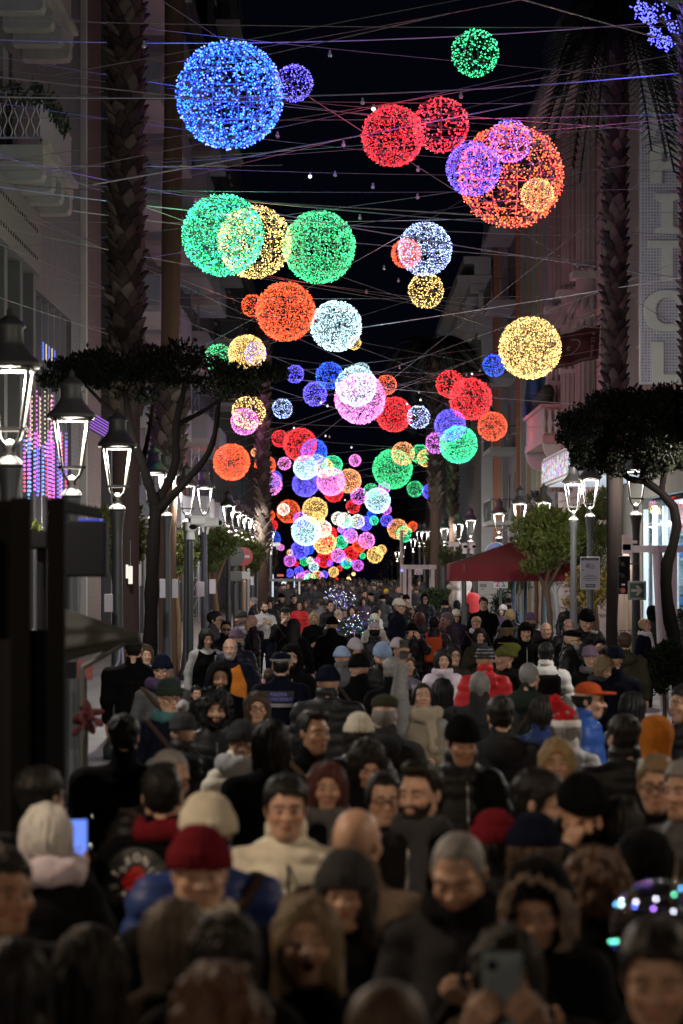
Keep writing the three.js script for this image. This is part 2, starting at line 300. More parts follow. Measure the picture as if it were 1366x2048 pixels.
{ // left, near: apartment house with stepped concrete balconies
  const X = -7, o = thing('apartment_building', 'grey tiled apartment house on the left with stepped concrete balconies', 'building', [0, 0, 0]);
  const wall = mat([0.10, 0.10, 0.115], { tex: rep(T.clinker, 0.55), bump: rep(T.clinker, 0.55), bs: 0.004, roughness: 0.75 });
  const H = [], add = (d, w, y, h) => H.push([d, d + w, y, y + h]);
  for (let k = 0; k < 5; k++) { add(57.5, 1.5, 11.0 + k * 3.35, 2.3); add(66.5, 1.9, 11.0 + k * 3.35, 2.3); add(76, 1.4, 11.2 + k * 3.35, 1.7); }
  add(58, 12, 0.4, 8.6); add(72.6, 10.5, 0.4, 8.4);
  facade(o, X, 50, 86, 0, 27, H, 0.35, wall, true);
  for (const h of H.slice(0, 15)) windowUnit(o, X, ...h, true, { shutter: h[1] - h[0] > 1.45 ? 0.5 : 0.35, sill: true });
  part('body', [box(8, 27, 36, X - 5.4, 13.5, -68)], stucco([0.2, 0.19, 0.18]), o);
  part('pilaster', [box(0.34, 27, 0.45, X - 0.05, 13.5, -86.6)], stucco([0.5, 0.49, 0.47]), o);
  part('brick_bay', [box(8, 27, 9, X - 4.2, 13.5, -91.4)], mat([0.12, 0.06, 0.045], { tex: rep(T.clinker, 0.5), bump: rep(T.clinker, 0.5), bs: 0.005 }), o);
  // shop front: dark glazing between stone piers
  const shop = part('shopfront', [box(0.1, 8.4, 10.5, X - 0.3, 4.6, -77.85), box(0.1, 8.6, 12, X - 0.3, 4.7, -64)], mat([0.02, 0.022, 0.03], { roughness: 0.06 }), o);
  for (let d = 58.2; d < 83; d += 1.62) if (d < 70 || d > 72.6) part('mullion', box(0.16, 8.4, 0.09, X - 0.17, 4.6, -d), mat([0.14, 0.14, 0.15], { metalness: 0.5, roughness: 0.4 }), shop);
  for (const d of [58.4, 61.5, 64.6, 67.7, 70.6]) part('pier', box(0.42, 9.1, 0.62, X + 0.05, 4.55, -d), stucco([0.11, 0.107, 0.105]), o);
  part('fascia', box(0.5, 1.3, 13.4, X + 0.12, 9.5, -64.2), mat([0.14, 0.138, 0.135], { tex: T.plaster }), o);
  for (let i = 0; i < 26; i++) for (const y of [9.15, 9.75]) if (i % 1 === 0) part('hole', new THREE.CylinderGeometry(0.05, 0.05, 0.02, 8).rotateZ(Math.PI / 2).translate(X + 0.372, y, -58.5 - i * 0.46), MT.black, o);
  for (const [yb, db] of [[10.55, 64], [13.9, 64], [17.25, 64], [20.6, 64]]) {            // balcony: slab, corbels, railing
    const xo = X + 1.05, d1 = db + 7.2, conc = stucco([0.36, 0.345, 0.325]);
    const slab = part('balcony', [box(1.05, 0.28, 7.2, X + 0.525, yb + 0.14, -db - 3.6), box(0.12, 0.10, 7.4, xo + 0.05, yb + 0.30, -db - 3.6)], conc, o);
    for (let k = 0; k < 4; k++) {
      const dk = db + 0.35 + k * 2.05, s = new THREE.Shape();
      s.moveTo(0, 0); s.lineTo(1.02, 0); s.lineTo(1.02, -0.26); s.lineTo(0.97, -0.34); s.lineTo(0.82, -0.36); s.lineTo(0, -0.36); s.lineTo(0, 0);
      part('corbel', new THREE.ExtrudeGeometry(s, { depth: 0.62, bevelEnabled: true, bevelSize: 0.015, bevelThickness: 0.015, bevelSegments: 1 }).translate(X, yb - 0.005, -dk - 0.62), conc, slab);
    }
    const rail = part('railing', [box(0.06, 0.05, 7.15, xo - 0.06, yb + 1.33, -db - 3.6), box(0.98, 0.05, 0.05, X + 0.5, yb + 1.33, -db - 0.06), box(0.04, 0.05, 7.15, xo - 0.06, yb + 0.42, -db - 3.6), box(0.98, 0.04, 0.04, X + 0.5, yb + 0.42, -db - 0.06)], mat([0.3, 0.29, 0.31], { metalness: 0.4, roughness: 0.5 }), o);
    for (let i = 0; i < 9; i++) {                                  // wavy end balusters
      const x = X + 0.08 + i * 0.11, pts = []; for (let j = 0; j <= 8; j++) pts.push(V(x + 0.035 * Math.sin(j * Math.PI / 2) * (i % 2 ? 1 : -1), yb + 0.44 + j * 0.11, -db - 0.06));
      part('baluster', tube(pts, 0.012, 16, 4), mat([0.6, 0.58, 0.62], { roughness: 0.5 }), rail);
    }
    for (let i = 0; i < 30; i++) part('slat', box(0.02, 0.86, 0.16, xo - 0.055, yb + 0.875, -db - 0.2 - i * 0.237), mat([0.42, 0.38, 0.42], { roughness: 0.5 }), rail);
    const lf = []; reseed(yb * 10 | 0);
    for (let i = 0; i < 150; i++) { const t = rnd(), c = rnd() < 0.35 ? V(lerp(X + 0.1, xo, rnd()), yb + 1.38, -db - 0.05) : V(xo - 0.02, yb + 1.36, -db - t * 5.4); lf.push(new THREE.PlaneGeometry(0.05, 0.26).rotateX(rr(-1, 1)).rotateY(rr(0, 6.28)).rotateZ(rr(-0.9, 0.9)).translate(c.x + rr(-0.08, 0.12), c.y + rr(-0.28, 0.12), c.z + rr(-0.1, 0.1))); }
    if (yb < 11) tag(part('railing_plant', lf, mat([0.03, 0.045, 0.02], { side: THREE.DoubleSide }), o), null, null, null, 'stuff');
  }
}
function plainBlock(label, left, X, d0, d1, h, color, opt = {}) {   // a house front along the street with storeys of windows, balconies, cornice
  const o = thing(opt.name ?? 'apartment_building', label, 'building', [0, 0, 0]), s = left ? -1 : 1, gy = Math.min(ground(d0), ground(d1)) - 0.5;
  const H = [], st = opt.storey ?? 3.4, pitch = opt.pitch ?? 4;
  for (let y = opt.first ?? 4.4; y + 2.4 < h - 0.6; y += st) for (let d = d0 + pitch * 0.4; d + 1.3 < d1 - 0.3; d += pitch) H.push([d, d + (opt.win ?? 1.25), y + (opt.french ? 0.05 : 0.75), y + 2.35]);
  for (let d = d0 + 1; d + 2.6 < d1; d += 4.2) H.push([d, d + 2.6, 0.1, 3.2]);
  const wall = stucco(color);
  facade(o, X, d0, d1, gy, h, H, 0.3, wall, left);
  H.forEach((w, i) => windowUnit(o, X, ...w, left, { shutter: (i * 7) % 3 ? 0.45 : 0, sill: w[2] > 3.3 && !opt.french, lit: opt.lit && (i * 13 + opt.lit) % 23 === 0 ? glow([1.0, 0.55, 0.2], 0.35) : undefined }));
  part('body', box(7, h - gy - 0.02, d1 - d0, X + s * 4.4, (h + gy) / 2, -(d0 + d1) / 2), wall, o);
  part('cornice', [box(0.62, 0.22, d1 - d0 + 0.5, X - s * 0.12, h + 0.11, -(d0 + d1) / 2), box(0.42, 0.2, d1 - d0 + 0.25, X - s * 0.06, h - 0.1, -(d0 + d1) / 2)], stucco(color.map((c) => Math.min(0.6, c * 1.25))), o);
  if (opt.balconies) for (const [b0, b1] of opt.balconies) for (let y = opt.first ?? 4.4; y + 2.4 < h; y += st) {
    const bx = X - s * 0.65, b = part('balcony', box(1.3, 0.2, b1 - b0, bx, y - 0.1, -(b0 + b1) / 2), stucco([0.42, 0.42, 0.42]), o), pc = stucco(opt.parapet ?? [0.3, 0.32, 0.38]);
    if (opt.rail) { for (let d = b0; d <= b1 + 0.01; d += 0.16) part('baluster', box(0.02, 0.95, 0.02, X - s * 1.26, y + 0.475, -d), MT.iron, b); part('handrail', [box(0.05, 0.05, b1 - b0, X - s * 1.26, y + 0.975, -(b0 + b1) / 2), box(1.2, 0.05, 0.05, bx, y + 0.975, -b0)], MT.iron, b); for (let k = 0; k < 7; k++) part('baluster', box(0.02, 0.95, 0.02, X - s * (0.1 + k * 0.17), y + 0.475, -b0), MT.iron, b); } else {
      part('parapet', box(0.1, 1.0, b1 - b0, X - s * 1.25, y + 0.5, -(b0 + b1) / 2), pc, b);
      for (const d of [b0 + 0.05, b1 - 0.05]) part('parapet', box(1.19, 1.0, 0.1, X - s * 0.6, y + 0.5, -d), pc, b);
      if ((y | 0) % 2) part('ac_unit', rbox(0.34, 0.6, 0.8, X - s * 0.25, y + 1.5, -b0 - 0.9, 0.03), MT.white, b);
    }
  }
  return o;
}
plainBlock('dark apartment house on the left with pale solid balcony fronts behind the palms', true, -7.2, 100, 128, 30, [0.07, 0.07, 0.08], { balconies: [[104, 112], [117, 125]], first: 4.1, storey: 3.38 });
plainBlock('dark balconied house beyond the scaffold tower on the left', true, -7, 132, 168, 27, [0.07, 0.07, 0.08], { balconies: [[134, 142], [148, 156]], parapet: [0.3, 0.32, 0.36], lit: 3 });
plainBlock('tall dark narrow house with a column of faintly lit stair windows on the left', true, -6.9, 170, 215, 36, [0.09, 0.09, 0.11], { rail: true, balconies: [[173, 179]], lit: 7 });
plainBlock('far low dark house closing the left side of the street', true, -6.8, 220, 300, 22, [0.14, 0.13, 0.13], { pitch: 6 });
plainBlock('far pale house on the left side near the end of the street', true, -6.6, 305, 460, 15, [0.16, 0.15, 0.14], { pitch: 9 });

{ // right: pink stone palace with cornice, fluted columns and a balcony
  const X = 8, o = thing('palace', 'pink stone palace on the right with heavy cornice and fluted columns', 'building', [0, 0, 0]), H = [];
  const stone = mat([0.33, 0.27, 0.26], { tex: rep(T.plaster, 0.3), bump: rep(T.plaster, 0.6), bs: 0.01, roughness: 0.85 }), pale = stucco([0.46, 0.44, 0.42]);
  for (let k = 0; k < 4; k++) for (let d = 100; d < 120; d += 7.2) H.push([d, d + 1.5, 5.2 + k * 3.3, 7.5 + k * 3.3]);
  facade(o, X, 98, 122, -0.3, 18, H, 0.4, stone, false);
  for (const h of H) windowUnit(o, X, ...h, false, { sill: true, shutter: 0.3 });
  part('body', box(8, 18.2, 24, X + 4.9, 8.9, -110), stone, o);
  for (let k = 0; k < 22; k++) part('stone_course', box(0.05, 0.03, 23.9, X - 0.024, 1 + k * 0.78, -110), mat([0.12, 0.09, 0.085]), o);
  const co = part('cornice', [box(0.5, 0.35, 24.6, X - 0.2, 18.15, -110), box(0.95, 0.3, 25, X - 0.4, 18.48, -110), box(1.25, 0.25, 25.4, X - 0.55, 18.76, -110)], pale, o);
  for (let k = 0; k < 24; k++) part('dentil', box(0.34, 0.22, 0.45, X - 0.55, 18.2, -98.4 - k), pale, co);
  part('roof', box(8, 0.2, 24.6, X + 4, 18.98, -110), stucco([0.2, 0.19, 0.18]), o);
  part('attic', [box(5, 2.2, 20, X + 3.6, 20.1, -108), box(0.4, 3.0, 6, X + 1, 20.5, -114)], pale, o);
  const fluted = (d, y0, y1, r) => {                               // half column against the wall
    const s = new THREE.Shape(); const n = 40;
    for (let i = 0; i <= n; i++) { const a = i / n * Math.PI * 2, q = r * (1 - 0.10 * Math.max(0, Math.sin(a * 16))); i ? s.lineTo(q * Math.cos(a), q * Math.sin(a)) : s.moveTo(q, 0); }
    const pts = []; for (let i = 0; i < 200; i++) { const a = i / 200 * Math.PI * 2, q = r * (1 - 0.11 * Math.max(0, Math.sin(a * 18))); pts.push(new THREE.Vector2(q * Math.cos(a), q * Math.sin(a))); }
    part('column', new THREE.ExtrudeGeometry(new THREE.Shape(pts), { depth: y1 - y0, bevelEnabled: false }).rotateX(-Math.PI / 2).translate(X - 0.12, y0, -d), stone, o);
  };
  for (const d of [104, 111, 118]) {
    fluted(d, 5.2, 9.1, 0.52); fluted(d, 12.1, 17.9, 0.5);
    const c = part('capital', [box(1.3, 0.22, 1.3, X - 0.12, 11.8, -d), box(1.1, 0.14, 1.1, X - 0.12, 9.15, -d)], pale, o);
    reseed(d);
    for (let ring = 0; ring < 3; ring++) for (let i = 0; i < 14; i++) {   // acanthus leaves
      const a = i / 14 * 6.283 + ring * 0.22, r0 = 0.46 + ring * 0.05, leaf = new THREE.SphereGeometry(1, 7, 6).scale(0.10, 0.42, 0.07);
      leaf.rotateX(-0.28 - ring * 0.12).translate(0, 9.55 + ring * 0.72, r0).rotateY(a).translate(X - 0.12, 0, -d);
      part('leaf', leaf, pale, c);
    }
    part('core', new THREE.CylinderGeometry(0.5, 0.46, 2.6, 20).translate(X - 0.12, 10.5, -d), stone, c);
  }
  const bal = part('balcony', [box(1.25, 0.25, 11, X - 0.63, 6.85, -116.5), box(1.2, 0.95, 10.8, X - 0.6, 7.45, -116.5), box(1.32, 0.12, 11.1, X - 0.66, 7.99, -116.5)], mat([0.42, 0.25, 0.24], { tex: T.plaster }), o);
  for (const d of [111.3, 121.6]) { const s = new THREE.Shape(); s.moveTo(0, 0); s.lineTo(-1.2, 0); s.quadraticCurveTo(-1.15, -0.5, -0.7, -0.6); s.quadraticCurveTo(-0.35, -0.75, -0.3, -1.3); s.lineTo(0, -1.4); part('bracket', new THREE.ExtrudeGeometry(s, { depth: 0.35, bevelEnabled: true, bevelSize: 0.03, bevelThickness: 0.03, bevelSegments: 1 }).translate(X, 6.7, -d - 0.3), pale, bal); }
  for (let k = 0; k < 5; k++) part('baluster', lathe([[0, 0], [0.09, 0], [0.06, 0.1], [0.12, 0.35], [0.05, 0.6], [0.09, 0.8], [0, 0.8]], 10).translate(X - 1.22, 7.05, -110.9 + 0 * k).translate(0.22 * k, 0, 0), pale, bal);
  for (let k = 0; k < 7; k++) part('plant_pot', [lathe([[0, 0], [0.12, 0], [0.16, 0.26], [0, 0.26]], 8).translate(X - 1.0, 8.05, -112 - k * 0.9), new THREE.IcosahedronGeometry(0.22, 1).scale(1, 1.3, 1).translate(X - 1.0, 8.5, -112 - k * 0.9)], mat([0.02, 0.03, 0.015]), o);
}
{ // right: marquee under the palace with a bright patterned screen
  const o = thing('marquee', 'white marquee over the pavement with a bright many-coloured screen along its edge', 'marquee', [0, 0, 0]);
  part('roof', [box(2.2, 0.14, 13, 7.1, 5.68, -92), box(2.2, 0.1, 13, 7.1, 4.98, -92), box(0.08, 0.6, 13, 8.16, 5.3, -92), box(2.0, 0.6, 0.08, 7.15, 5.33, -98.4)], MT.white, o);
  part('ceiling_panel_light', box(1.9, 0.02, 12.4, 7.12, 4.915, -92), glow([0.75, 0.85, 1.0], 0.55), o);
  const scr = canvasTex(512, 64, (c, w, h) => {
    c.fillStyle = '#120824'; c.fillRect(0, 0, w, h); reseed(77);
    for (let i = 0; i < 900; i++) { const x = Math.floor(rnd() * w / 5) * 5; c.fillStyle = ['#ff5ad0', '#58f0ff', '#fff3c8', '#9a5bff', '#3c58ff', '#ff8c5a', '#53ffa8', '#ffffff', '#200a40'][Math.floor(rnd() * 9)]; c.fillRect(x, rnd() * h, 3 + rnd() * 2, 3 + rnd() * 12); }
  });
  const sm = new THREE.MeshStandardMaterial({ color: 0x050505, emissive: 0xffffff, emissiveMap: scr, emissiveIntensity: 0.95, roughness: 0.4 });
  part('screen', new THREE.PlaneGeometry(12.8, 0.62).rotateY(-Math.PI / 2).translate(5.955, 5.33, -92), sm, o);
  part('screen_case', [box(0.06, 0.7, 13, 6.0, 5.33, -92)], MT.iron, o);
}
{ // right, far: grey stone house whose end wall stands forward, with stacked cornices
  const X = 7.45, D = 178, o = thing('corner_house', 'grey stone corner house with tall plain pilasters and jutting stacked cornices', 'building', [0, 0, 0]), st = stucco([0.55, 0.55, 0.54]), dk = stucco([0.3, 0.29, 0.29]);
  part('wall', box(8, 19.5, 50, X + 4.3, 9.2, -D - 25.5), dk, o);
  part('pilaster', [box(1.15, 15.5, 0.5, X + 0.6, 7.2, -D - 0.15), box(1.5, 1.2, 0.7, X + 0.6, 0.4, -D - 0.2), box(1.3, 0.5, 0.6, X + 0.6, 1.2, -D - 0.17)], st, o);
  part('capital', [box(1.35, 0.35, 0.8, X + 0.5, 15.1, -D - 0.2), box(1.5, 1.0, 0.9, X + 0.4, 15.8, -D - 0.2), box(1.7, 0.25, 1.1, X + 0.3, 16.4, -D - 0.2), box(1.3, 1.0, 0.8, X + 0.5, 17.0, -D - 0.2)], st, o);
  part('cornice', [box(1.2, 0.5, 52, X + 0.0, 17.7, -D - 26), box(1.9, 0.45, 52, X - 0.35, 18.2, -D - 26), box(0.9, 0.6, 52, X + 0.1, 18.75, -D - 26), box(1.5, 0.4, 52, X - 0.2, 19.25, -D - 26)], st, o);
  for (let k = 0; k < 9; k++) part('corbel', [box(0.9, 0.8, 0.6, X - 0.3, 16.9, -D - 1.2 - k * 2.4), box(0.5, 0.7, 0.5, X - 0.15, 16.2, -D - 1.2 - k * 2.4)], st, o);
  part('finial', new THREE.ConeGeometry(0.55, 2.6, 4).rotateY(0.8).translate(X + 0.35, 20.7, -D - 0.7), st, o);
  for (let k = 0; k < 4; k++) for (const x of [2.1, 3.6, 5.1]) { const w = part('window', box(0.95, 1.9, 0.06, X + x, 4 + k * 3.6, -D - 0.36 - 0.12), mat([0.3, 0.3, 0.3]), o); part('pane', box(0.75, 1.7, 0.05, X + x, 4 + k * 3.6, -D - 0.47), MT.glassDark, w); }
}
{ // right: dark house between palace and corner house with thin pale wall strips
  const o = plainBlock('dark house on the right striped by slim pale and orange pilaster strips', false, 8, 124, 176, 21, [0.17, 0.16, 0.16], { rail: true, balconies: [[150, 158]], first: 4.6, pitch: 5.2 });
  for (const [d, c] of [[125.5, 0], [128, 0], [131, 1], [134.5, 0], [138.5, 1], [143, 0], [147, 2], [160, 0], [164, 1], [169, 2]]) part('wall_strip', box(0.28, 18.6, 0.5, 7.87, 9.6, -d), stucco([[0.34, 0.33, 0.34], [0.42, 0.30, 0.2], [0.5, 0.2, 0.12]][c]), o);
}
plainBlock('far dark house on the right with one window lit orange', false, 7.3, 232, 280, 19, [0.24, 0.235, 0.24], { lit: 5, pitch: 5 });
plainBlock('far grey house on the right beside the end of the lamp row', false, 7.1, 284, 380, 15.5, [0.17, 0.16, 0.16], { pitch: 8 });
plainBlock('last low house on the right where the street ends', false, 6.8, 385, 500, 11, [0.12, 0.12, 0.12], { pitch: 11 });
{ // right, near: house behind the tall sign, with a brightly lit shop
  const X = 8.3, o = thing('shop_house', 'house on the right with a dazzling white and blue shop on its ground floor', 'building', [0, 0, 0]), H = [[79.6, 90.8, 0.12, 4.4], [66, 73, 0.12, 3.6]];
  for (let k = 0; k < 5; k++) for (let d = 60; d < 95; d += 5) H.push([d, d + 1.4, 5.4 + k * 3.3, 7.6 + k * 3.3]);
  const wl = stucco([0.2, 0.19, 0.16]);
  facade(o, X, 50, 97.6, -0.1, 24, H, 0.3, wl, false);
  for (const h of H.slice(2)) windowUnit(o, X, ...h, false, { shutter: 0.4, sill: true });
  part('body', [box(6, 19.4, 47, X + 5.4, 14.4, -74), box(6, 4.6, 28.8, X + 5.4, 2.3, -64.6), box(6, 4.6, 6, X + 5.4, 2.3, -94.4), box(2.5, 4.6, 12, X + 7.4, 2.3, -85.2)], wl, o);
  for (let k = 0; k < 5; k++) { const b = part('balcony', box(0.9, 0.16, 12, X - 0.45, 5.3 + k * 3.3, -76), wl, o); part('parapet', [box(0.08, 0.9, 12, X - 0.86, 5.85 + k * 3.3, -76), box(0.8, 0.9, 0.08, X - 0.44, 5.85 + k * 3.3, -70.04)], stucco([0.4, 0.4, 0.42]), b); }
  part('downpipe', [rod(V(X - 0.1, 0, -97), V(X - 0.1, 24, -97), 0.07), rod(V(X - 0.1, 0, -96.4), V(X - 0.1, 24, -96.4), 0.05)], mat([0.3, 0.28, 0.2]), o);
  // shop interior: back wall, white light tubes, shelves
  part('shop_ceiling_light', [box(1.6, 0.05, 10, X + 1.5, 4.3, -85.2)], glow([0.75, 0.9, 1.0], 3.2), o);
  part('shop_floor', box(3.4, 0.05, 11.2, X + 1.9, 0.12, -85.2), mat([0.6, 0.6, 0.62], { roughness: 0.2 }), o);
  part('shop_back_wall', [box(0.1, 4.3, 11.2, X + 3.6, 2.2, -85.2), box(3.3, 4.3, 0.1, X + 2, 2.2, -90.9)], mat([0.6, 0.72, 0.75]), o);
  for (let i = 0; i < 5; i++) part('shop_shelf', [box(0.4, 0.04, 1.4, X + 3.3, 0.6 + i * 0.7, -83), box(0.4, 0.04, 1.4, X + 3.3, 0.6 + i * 0.7, -87), box(2.6, 0.04, 0.35, X + 1.8, 0.6 + i * 0.7, -90.6)], MT.white, o);
  reseed(9);
  for (let i = 0; i < 40; i++) part('shop_ware', rbox(rr(0.1, 0.24), rr(0.15, 0.45), rr(0.1, 0.3), X + (i % 2 ? rr(3.15, 3.3) : rr(1, 2.2)), 0.85 + 0.7 * (i % 5), i % 2 ? -rr(82, 88) : -90.5, 0.02, 1), mat([[0.05, 0.25, 0.6], [0.7, 0.7, 0.72], [0.02, 0.02, 0.03], [0.1, 0.5, 0.45]][i % 4]), o);
  for (const d of [79.7, 82.5, 85.2, 88, 90.7]) part('shop_frame', box(0.14, 4, 0.16, X + 0.1, 2.1, -d), mat([0.7, 0.72, 0.74], { metalness: 0.3, roughness: 0.3 }), o);
  part('shop_glass', box(0.012, 4.2, 11.1, X + 0.1, 2.2, -85.2), mat([0.9, 0.95, 0.97], { transmission: 1, thickness: 0, roughness: 0.02 }), o);
  const l = new THREE.RectAreaLight(0xd8eeff, 16, 1.5, 9.8); l.position.set(X + 1.5, 4.25, -85.2); l.lookAt(X + 1.5, 0, -85.2); l.name = 'shop_light'; scene.add(l);
}
// ---------------------------------------------------------------- street lamps
const lampParts = (() => {
  const c = [];
  const sq = 4, bars = [], arms = [];
  for (let i = 0; i < 4; i++) {
    const a = i * Math.PI / 2 + Math.PI / 4, ct = Math.cos(a), sn = Math.sin(a);
    bars.push(rod(V(ct * 0.15, 0.25, sn * 0.15), V(ct * 0.245, 0.745, sn * 0.245), 0.013, 0.016, 4));
    arms.push(tube([V(ct * 0.045, 0.06, sn * 0.045), V(ct * 0.06, 0.12, sn * 0.06), V(ct * 0.12, 0.17, sn * 0.12), V(ct * 0.15, 0.245, sn * 0.15)], 0.014, 8, 5));
  }
  const ring = (h, y, t) => { const L = []; for (let i = 0; i < 4; i++) L.push(box(h * 2 + t, t, t, 0, y, h).rotateY(i * Math.PI / 2)); return merge(L); };
  return {
    post: lathe([[0, 0], [0.19, 0], [0.19, 0.16], [0.14, 0.22], [0.115, 0.5], [0.1, 0.56], [0.092, 0.62], [0.072, 2.0], [0.065, 2.9], [0.078, 3.1], [0.105, 3.24], [0.105, 3.28], [0, 3.28]], 18),
    collar: lathe([[0.112, -0.05], [0.105, -0.02], [0.05, 0.03], [0.042, 0.1], [0.052, 0.12], [0.03, 0.16], [0, 0.17]], 16),
    bars, arms, bottom: ring(0.125, 0.25, 0.03), top: ring(0.18, 0.75, 0.026),
    roof: lathe([[0.0, 0.77], [0.25, 0.762], [0.262, 0.80], [0.25, 0.83], [0.19, 0.88], [0.13, 0.96], [0.118, 0.99], [0.112, 1.1], [0.14, 1.115], [0.12, 1.15], [0.06, 1.20], [0.028, 1.22], [0.03, 1.26], [0, 1.29]], 24),
    disc: new THREE.CylinderGeometry(0.13, 0.13, 0.012, 20).translate(0, 0.752, 0),
  };
})();
let lampCount = 0;
function streetLamp(x, d, neck, label, o = {}) {
  const t = thing('street_lamp', label, 'street lamp', V(x, ground(d) + 0.0, -d), 0.05 + 0.25 * (hash(d, x, 4) - 0.5) + (o.turn ?? 0), o.group ?? 'street lamps along both kerbs');
  const s = (neck - ground(d)) / 3.33;
  const post = part('post', lampParts.post, o.post ?? MT.post, t); post.scale.set(1, s, 1);
  const head = new THREE.Group(); head.name = 'lantern'; head.position.y = 3.33 * s; t.add(head);
  part('collar', lampParts.collar, MT.greyPaint, head);
  for (const b of lampParts.bars) part('frame_bar', b, MT.barPaint, head);
  for (const b of lampParts.arms) part('bracket_arm', b, MT.barPaint, head);
  part('frame_ring', lampParts.bottom, MT.barPaint, head); part('frame_ring', lampParts.top, MT.barPaint, head);
  part('lantern_roof', lampParts.roof, MT.iron, head);
  part('lamp_disc', lampParts.disc, glow([1, 0.86, 0.62], o.off ? 0.0 : 4), head);
  if (!o.nolight) {
    const l = new THREE.PointLight(new THREE.Color().setRGB(...(o.rgb ?? [1, 0.94, 0.85])), o.power ?? 16);
    l.position.set(x, 3.33 * s + ground(d) + 0.63, -d); l.shadow.radius = 4; l.castShadow = true; l.name = 'lamp_light'; scene.add(l);
  }
  return t;
}
const ord = ['first', 'second', 'third', 'fourth', 'fifth', 'sixth', 'seventh', 'eighth', 'ninth', 'tenth', 'eleventh', 'twelfth', 'thirteenth', 'fourteenth', 'fifteenth', 'sixteenth', 'seventeenth', 'eighteenth', 'nineteenth', 'twentieth', 'twenty-first', 'twenty-second', 'twenty-third', 'twenty-fourth'];
// left row: x in the photograph, distance, y of the neck
[[20, 27.5, 918], [143, 34.5, 982], [235, 42.7, 1011], [308, 58, 1032], [334, 65, 1027], [374, 72, 1040], [409, 79, 1038], [457, 98, 1062], [472, 106, 1070], [484, 113, 1074], [495, 119, 1078], [505, 125, 1082], [515, 131, 1085], [524, 139, 1088], [533, 147, 1091], [541, 156, 1095]].forEach(([px, d, ny], i) => {
  const q = at(px, ny, d);
  streetLamp(q.x, d, q.y, ['nearest street lamp on the left, cut by the frame, large out-of-focus lantern', 'street lamp in front of the pink and blue light curtain on the left', 'street lamp on the left with its roof tinted blue'][i] ?? `${ord[i]} street lamp from the camera in the left row`, { power: 30 });
});
// right row
[[1272, 59, 1025], [1180, 70, 1029], [1147, 72, 1036], [1088, 87, 1062], [1040, 92, 1061], [998, 105, 1074], [941, 122, 1081], [917, 130, 1086], [889, 147, 1090], [863, 160, 1093], [849, 166, 1093], [839, 174, 1092], [826, 200, 1103], [806, 240, 1112], [795, 262, 1122], [784, 285, 1128], [777, 305, 1136], [771, 325, 1144], [763, 350, 1153], [757, 380, 1160], [749, 415, 1166]].forEach(([px, d, ny], i) => {
  const q = at(px, ny, d);
  streetLamp(q.x, d, q.y, ['street lamp on a thick dark post behind the green arrow sign', 'street lamp whose post carries the white camera notice', 'street lamp on a blue-grey post just left of the white camera notice', 'street lamp half hidden behind the top of the green street tree', 'street lamp above the red market umbrella', 'street lamp beside the round blue sign on the right'][i] ?? `${ord[i]} street lamp from the camera in the right row`, { post: i ? MT.post : mat([0.035, 0.032, 0.03], { roughness: 0.5, metalness: 0.3 }), nolight: i > 14, power: 30 });
});
// the same two rows go on beside and behind the camera; their light falls on the crowd
for (const [x, d, p, w] of [[-3.1, 19.5, 30, 'second'], [-3.2, 11, 40, 'third'], [-3.4, 2, 30, 'fourth'], [5.2, 47, 26, 'first'], [5.2, 34, 36, 'second'], [5.2, 22, 46, 'third'], [5.2, 12, 30, 'fourth'], [5.4, 2, 18, 'fifth']])
  streetLamp(x, d, 3.4, `${w} street lamp outside the frame on the ${x < 0 ? 'left' : 'right'}, nearer than those in view`, { power: p, rgb: d < 15 ? [1, 0.76, 0.54] : [1, 0.91, 0.80] });
// light of the larger globes
for (const g of globeLights) {
  const l = new THREE.PointLight(new THREE.Color().setRGB(...HUE[g.h][1].map((c) => c / 2.6)), 15 * (g.R / 0.75) ** 2 * (g.k === 'sparse' ? 0.35 : 1));
  l.position.copy(g.c); l.shadow.radius = 12; l.castShadow = true; l.name = 'globe_light'; scene.add(l);
}
// ---------------------------------------------------------------- people: signed distance fields meshed by surface nets
const smin = (a, b, k) => { const h = Math.max(k - Math.abs(a - b), 0) / k; return Math.min(a, b) - h * h * k * 0.25; };
const smax = (a, b, k) => -smin(-a, -b, k);
function cap(ax, ay, az, bx, by, bz, ra, rb = ra, sz = 1) {        // tapered capsule, flattened in z by sz
  const dx = bx - ax, dy = by - ay, dz = (bz - az) / sz, L = dx * dx + dy * dy + dz * dz || 1e-9;
  return (x, y, z) => {
    const px = x - ax, py = y - ay, pz = (z - az) / sz, t = Math.min(1, Math.max(0, (px * dx + py * dy + pz * dz) / L));
    const qx = px - dx * t, qy = py - dy * t, qz = pz - dz * t;
    return (Math.sqrt(qx * qx + qy * qy + qz * qz) - (ra + (rb - ra) * t)) * (sz < 1 ? 0.5 + sz / 2 : 1);
  };
}
function ell(cx, cy, cz, rx, ry, rz) {
  return (x, y, z) => {
    const a = (x - cx) / rx, b = (y - cy) / ry, c = (z - cz) / rz, k0 = Math.sqrt(a * a + b * b + c * c);
    const d = a / rx, e = b / ry, f = c / rz, k1 = Math.sqrt(d * d + e * e + f * f);
    return k1 < 1e-9 ? -Math.min(rx, ry, rz) : k0 * (k0 - 1) / k1;
  };
}
const U = (k, ...f) => (x, y, z) => { let d = f[0](x, y, z); for (let i = 1; i < f.length; i++) d = smin(d, f[i](x, y, z), k); return d; };
const SUB = (k, f, ...g) => (x, y, z) => { let d = f(x, y, z); for (const q of g) d = smax(d, -q(x, y, z), k); return d; };
const AND = (k, f, ...g) => (x, y, z) => { let d = f(x, y, z); for (const q of g) d = smax(d, q(x, y, z), k); return d; };
const GROW = (f, r) => (x, y, z) => f(x, y, z) - r;
const MIR = (f) => (x, y, z) => f(Math.abs(x), y, z);
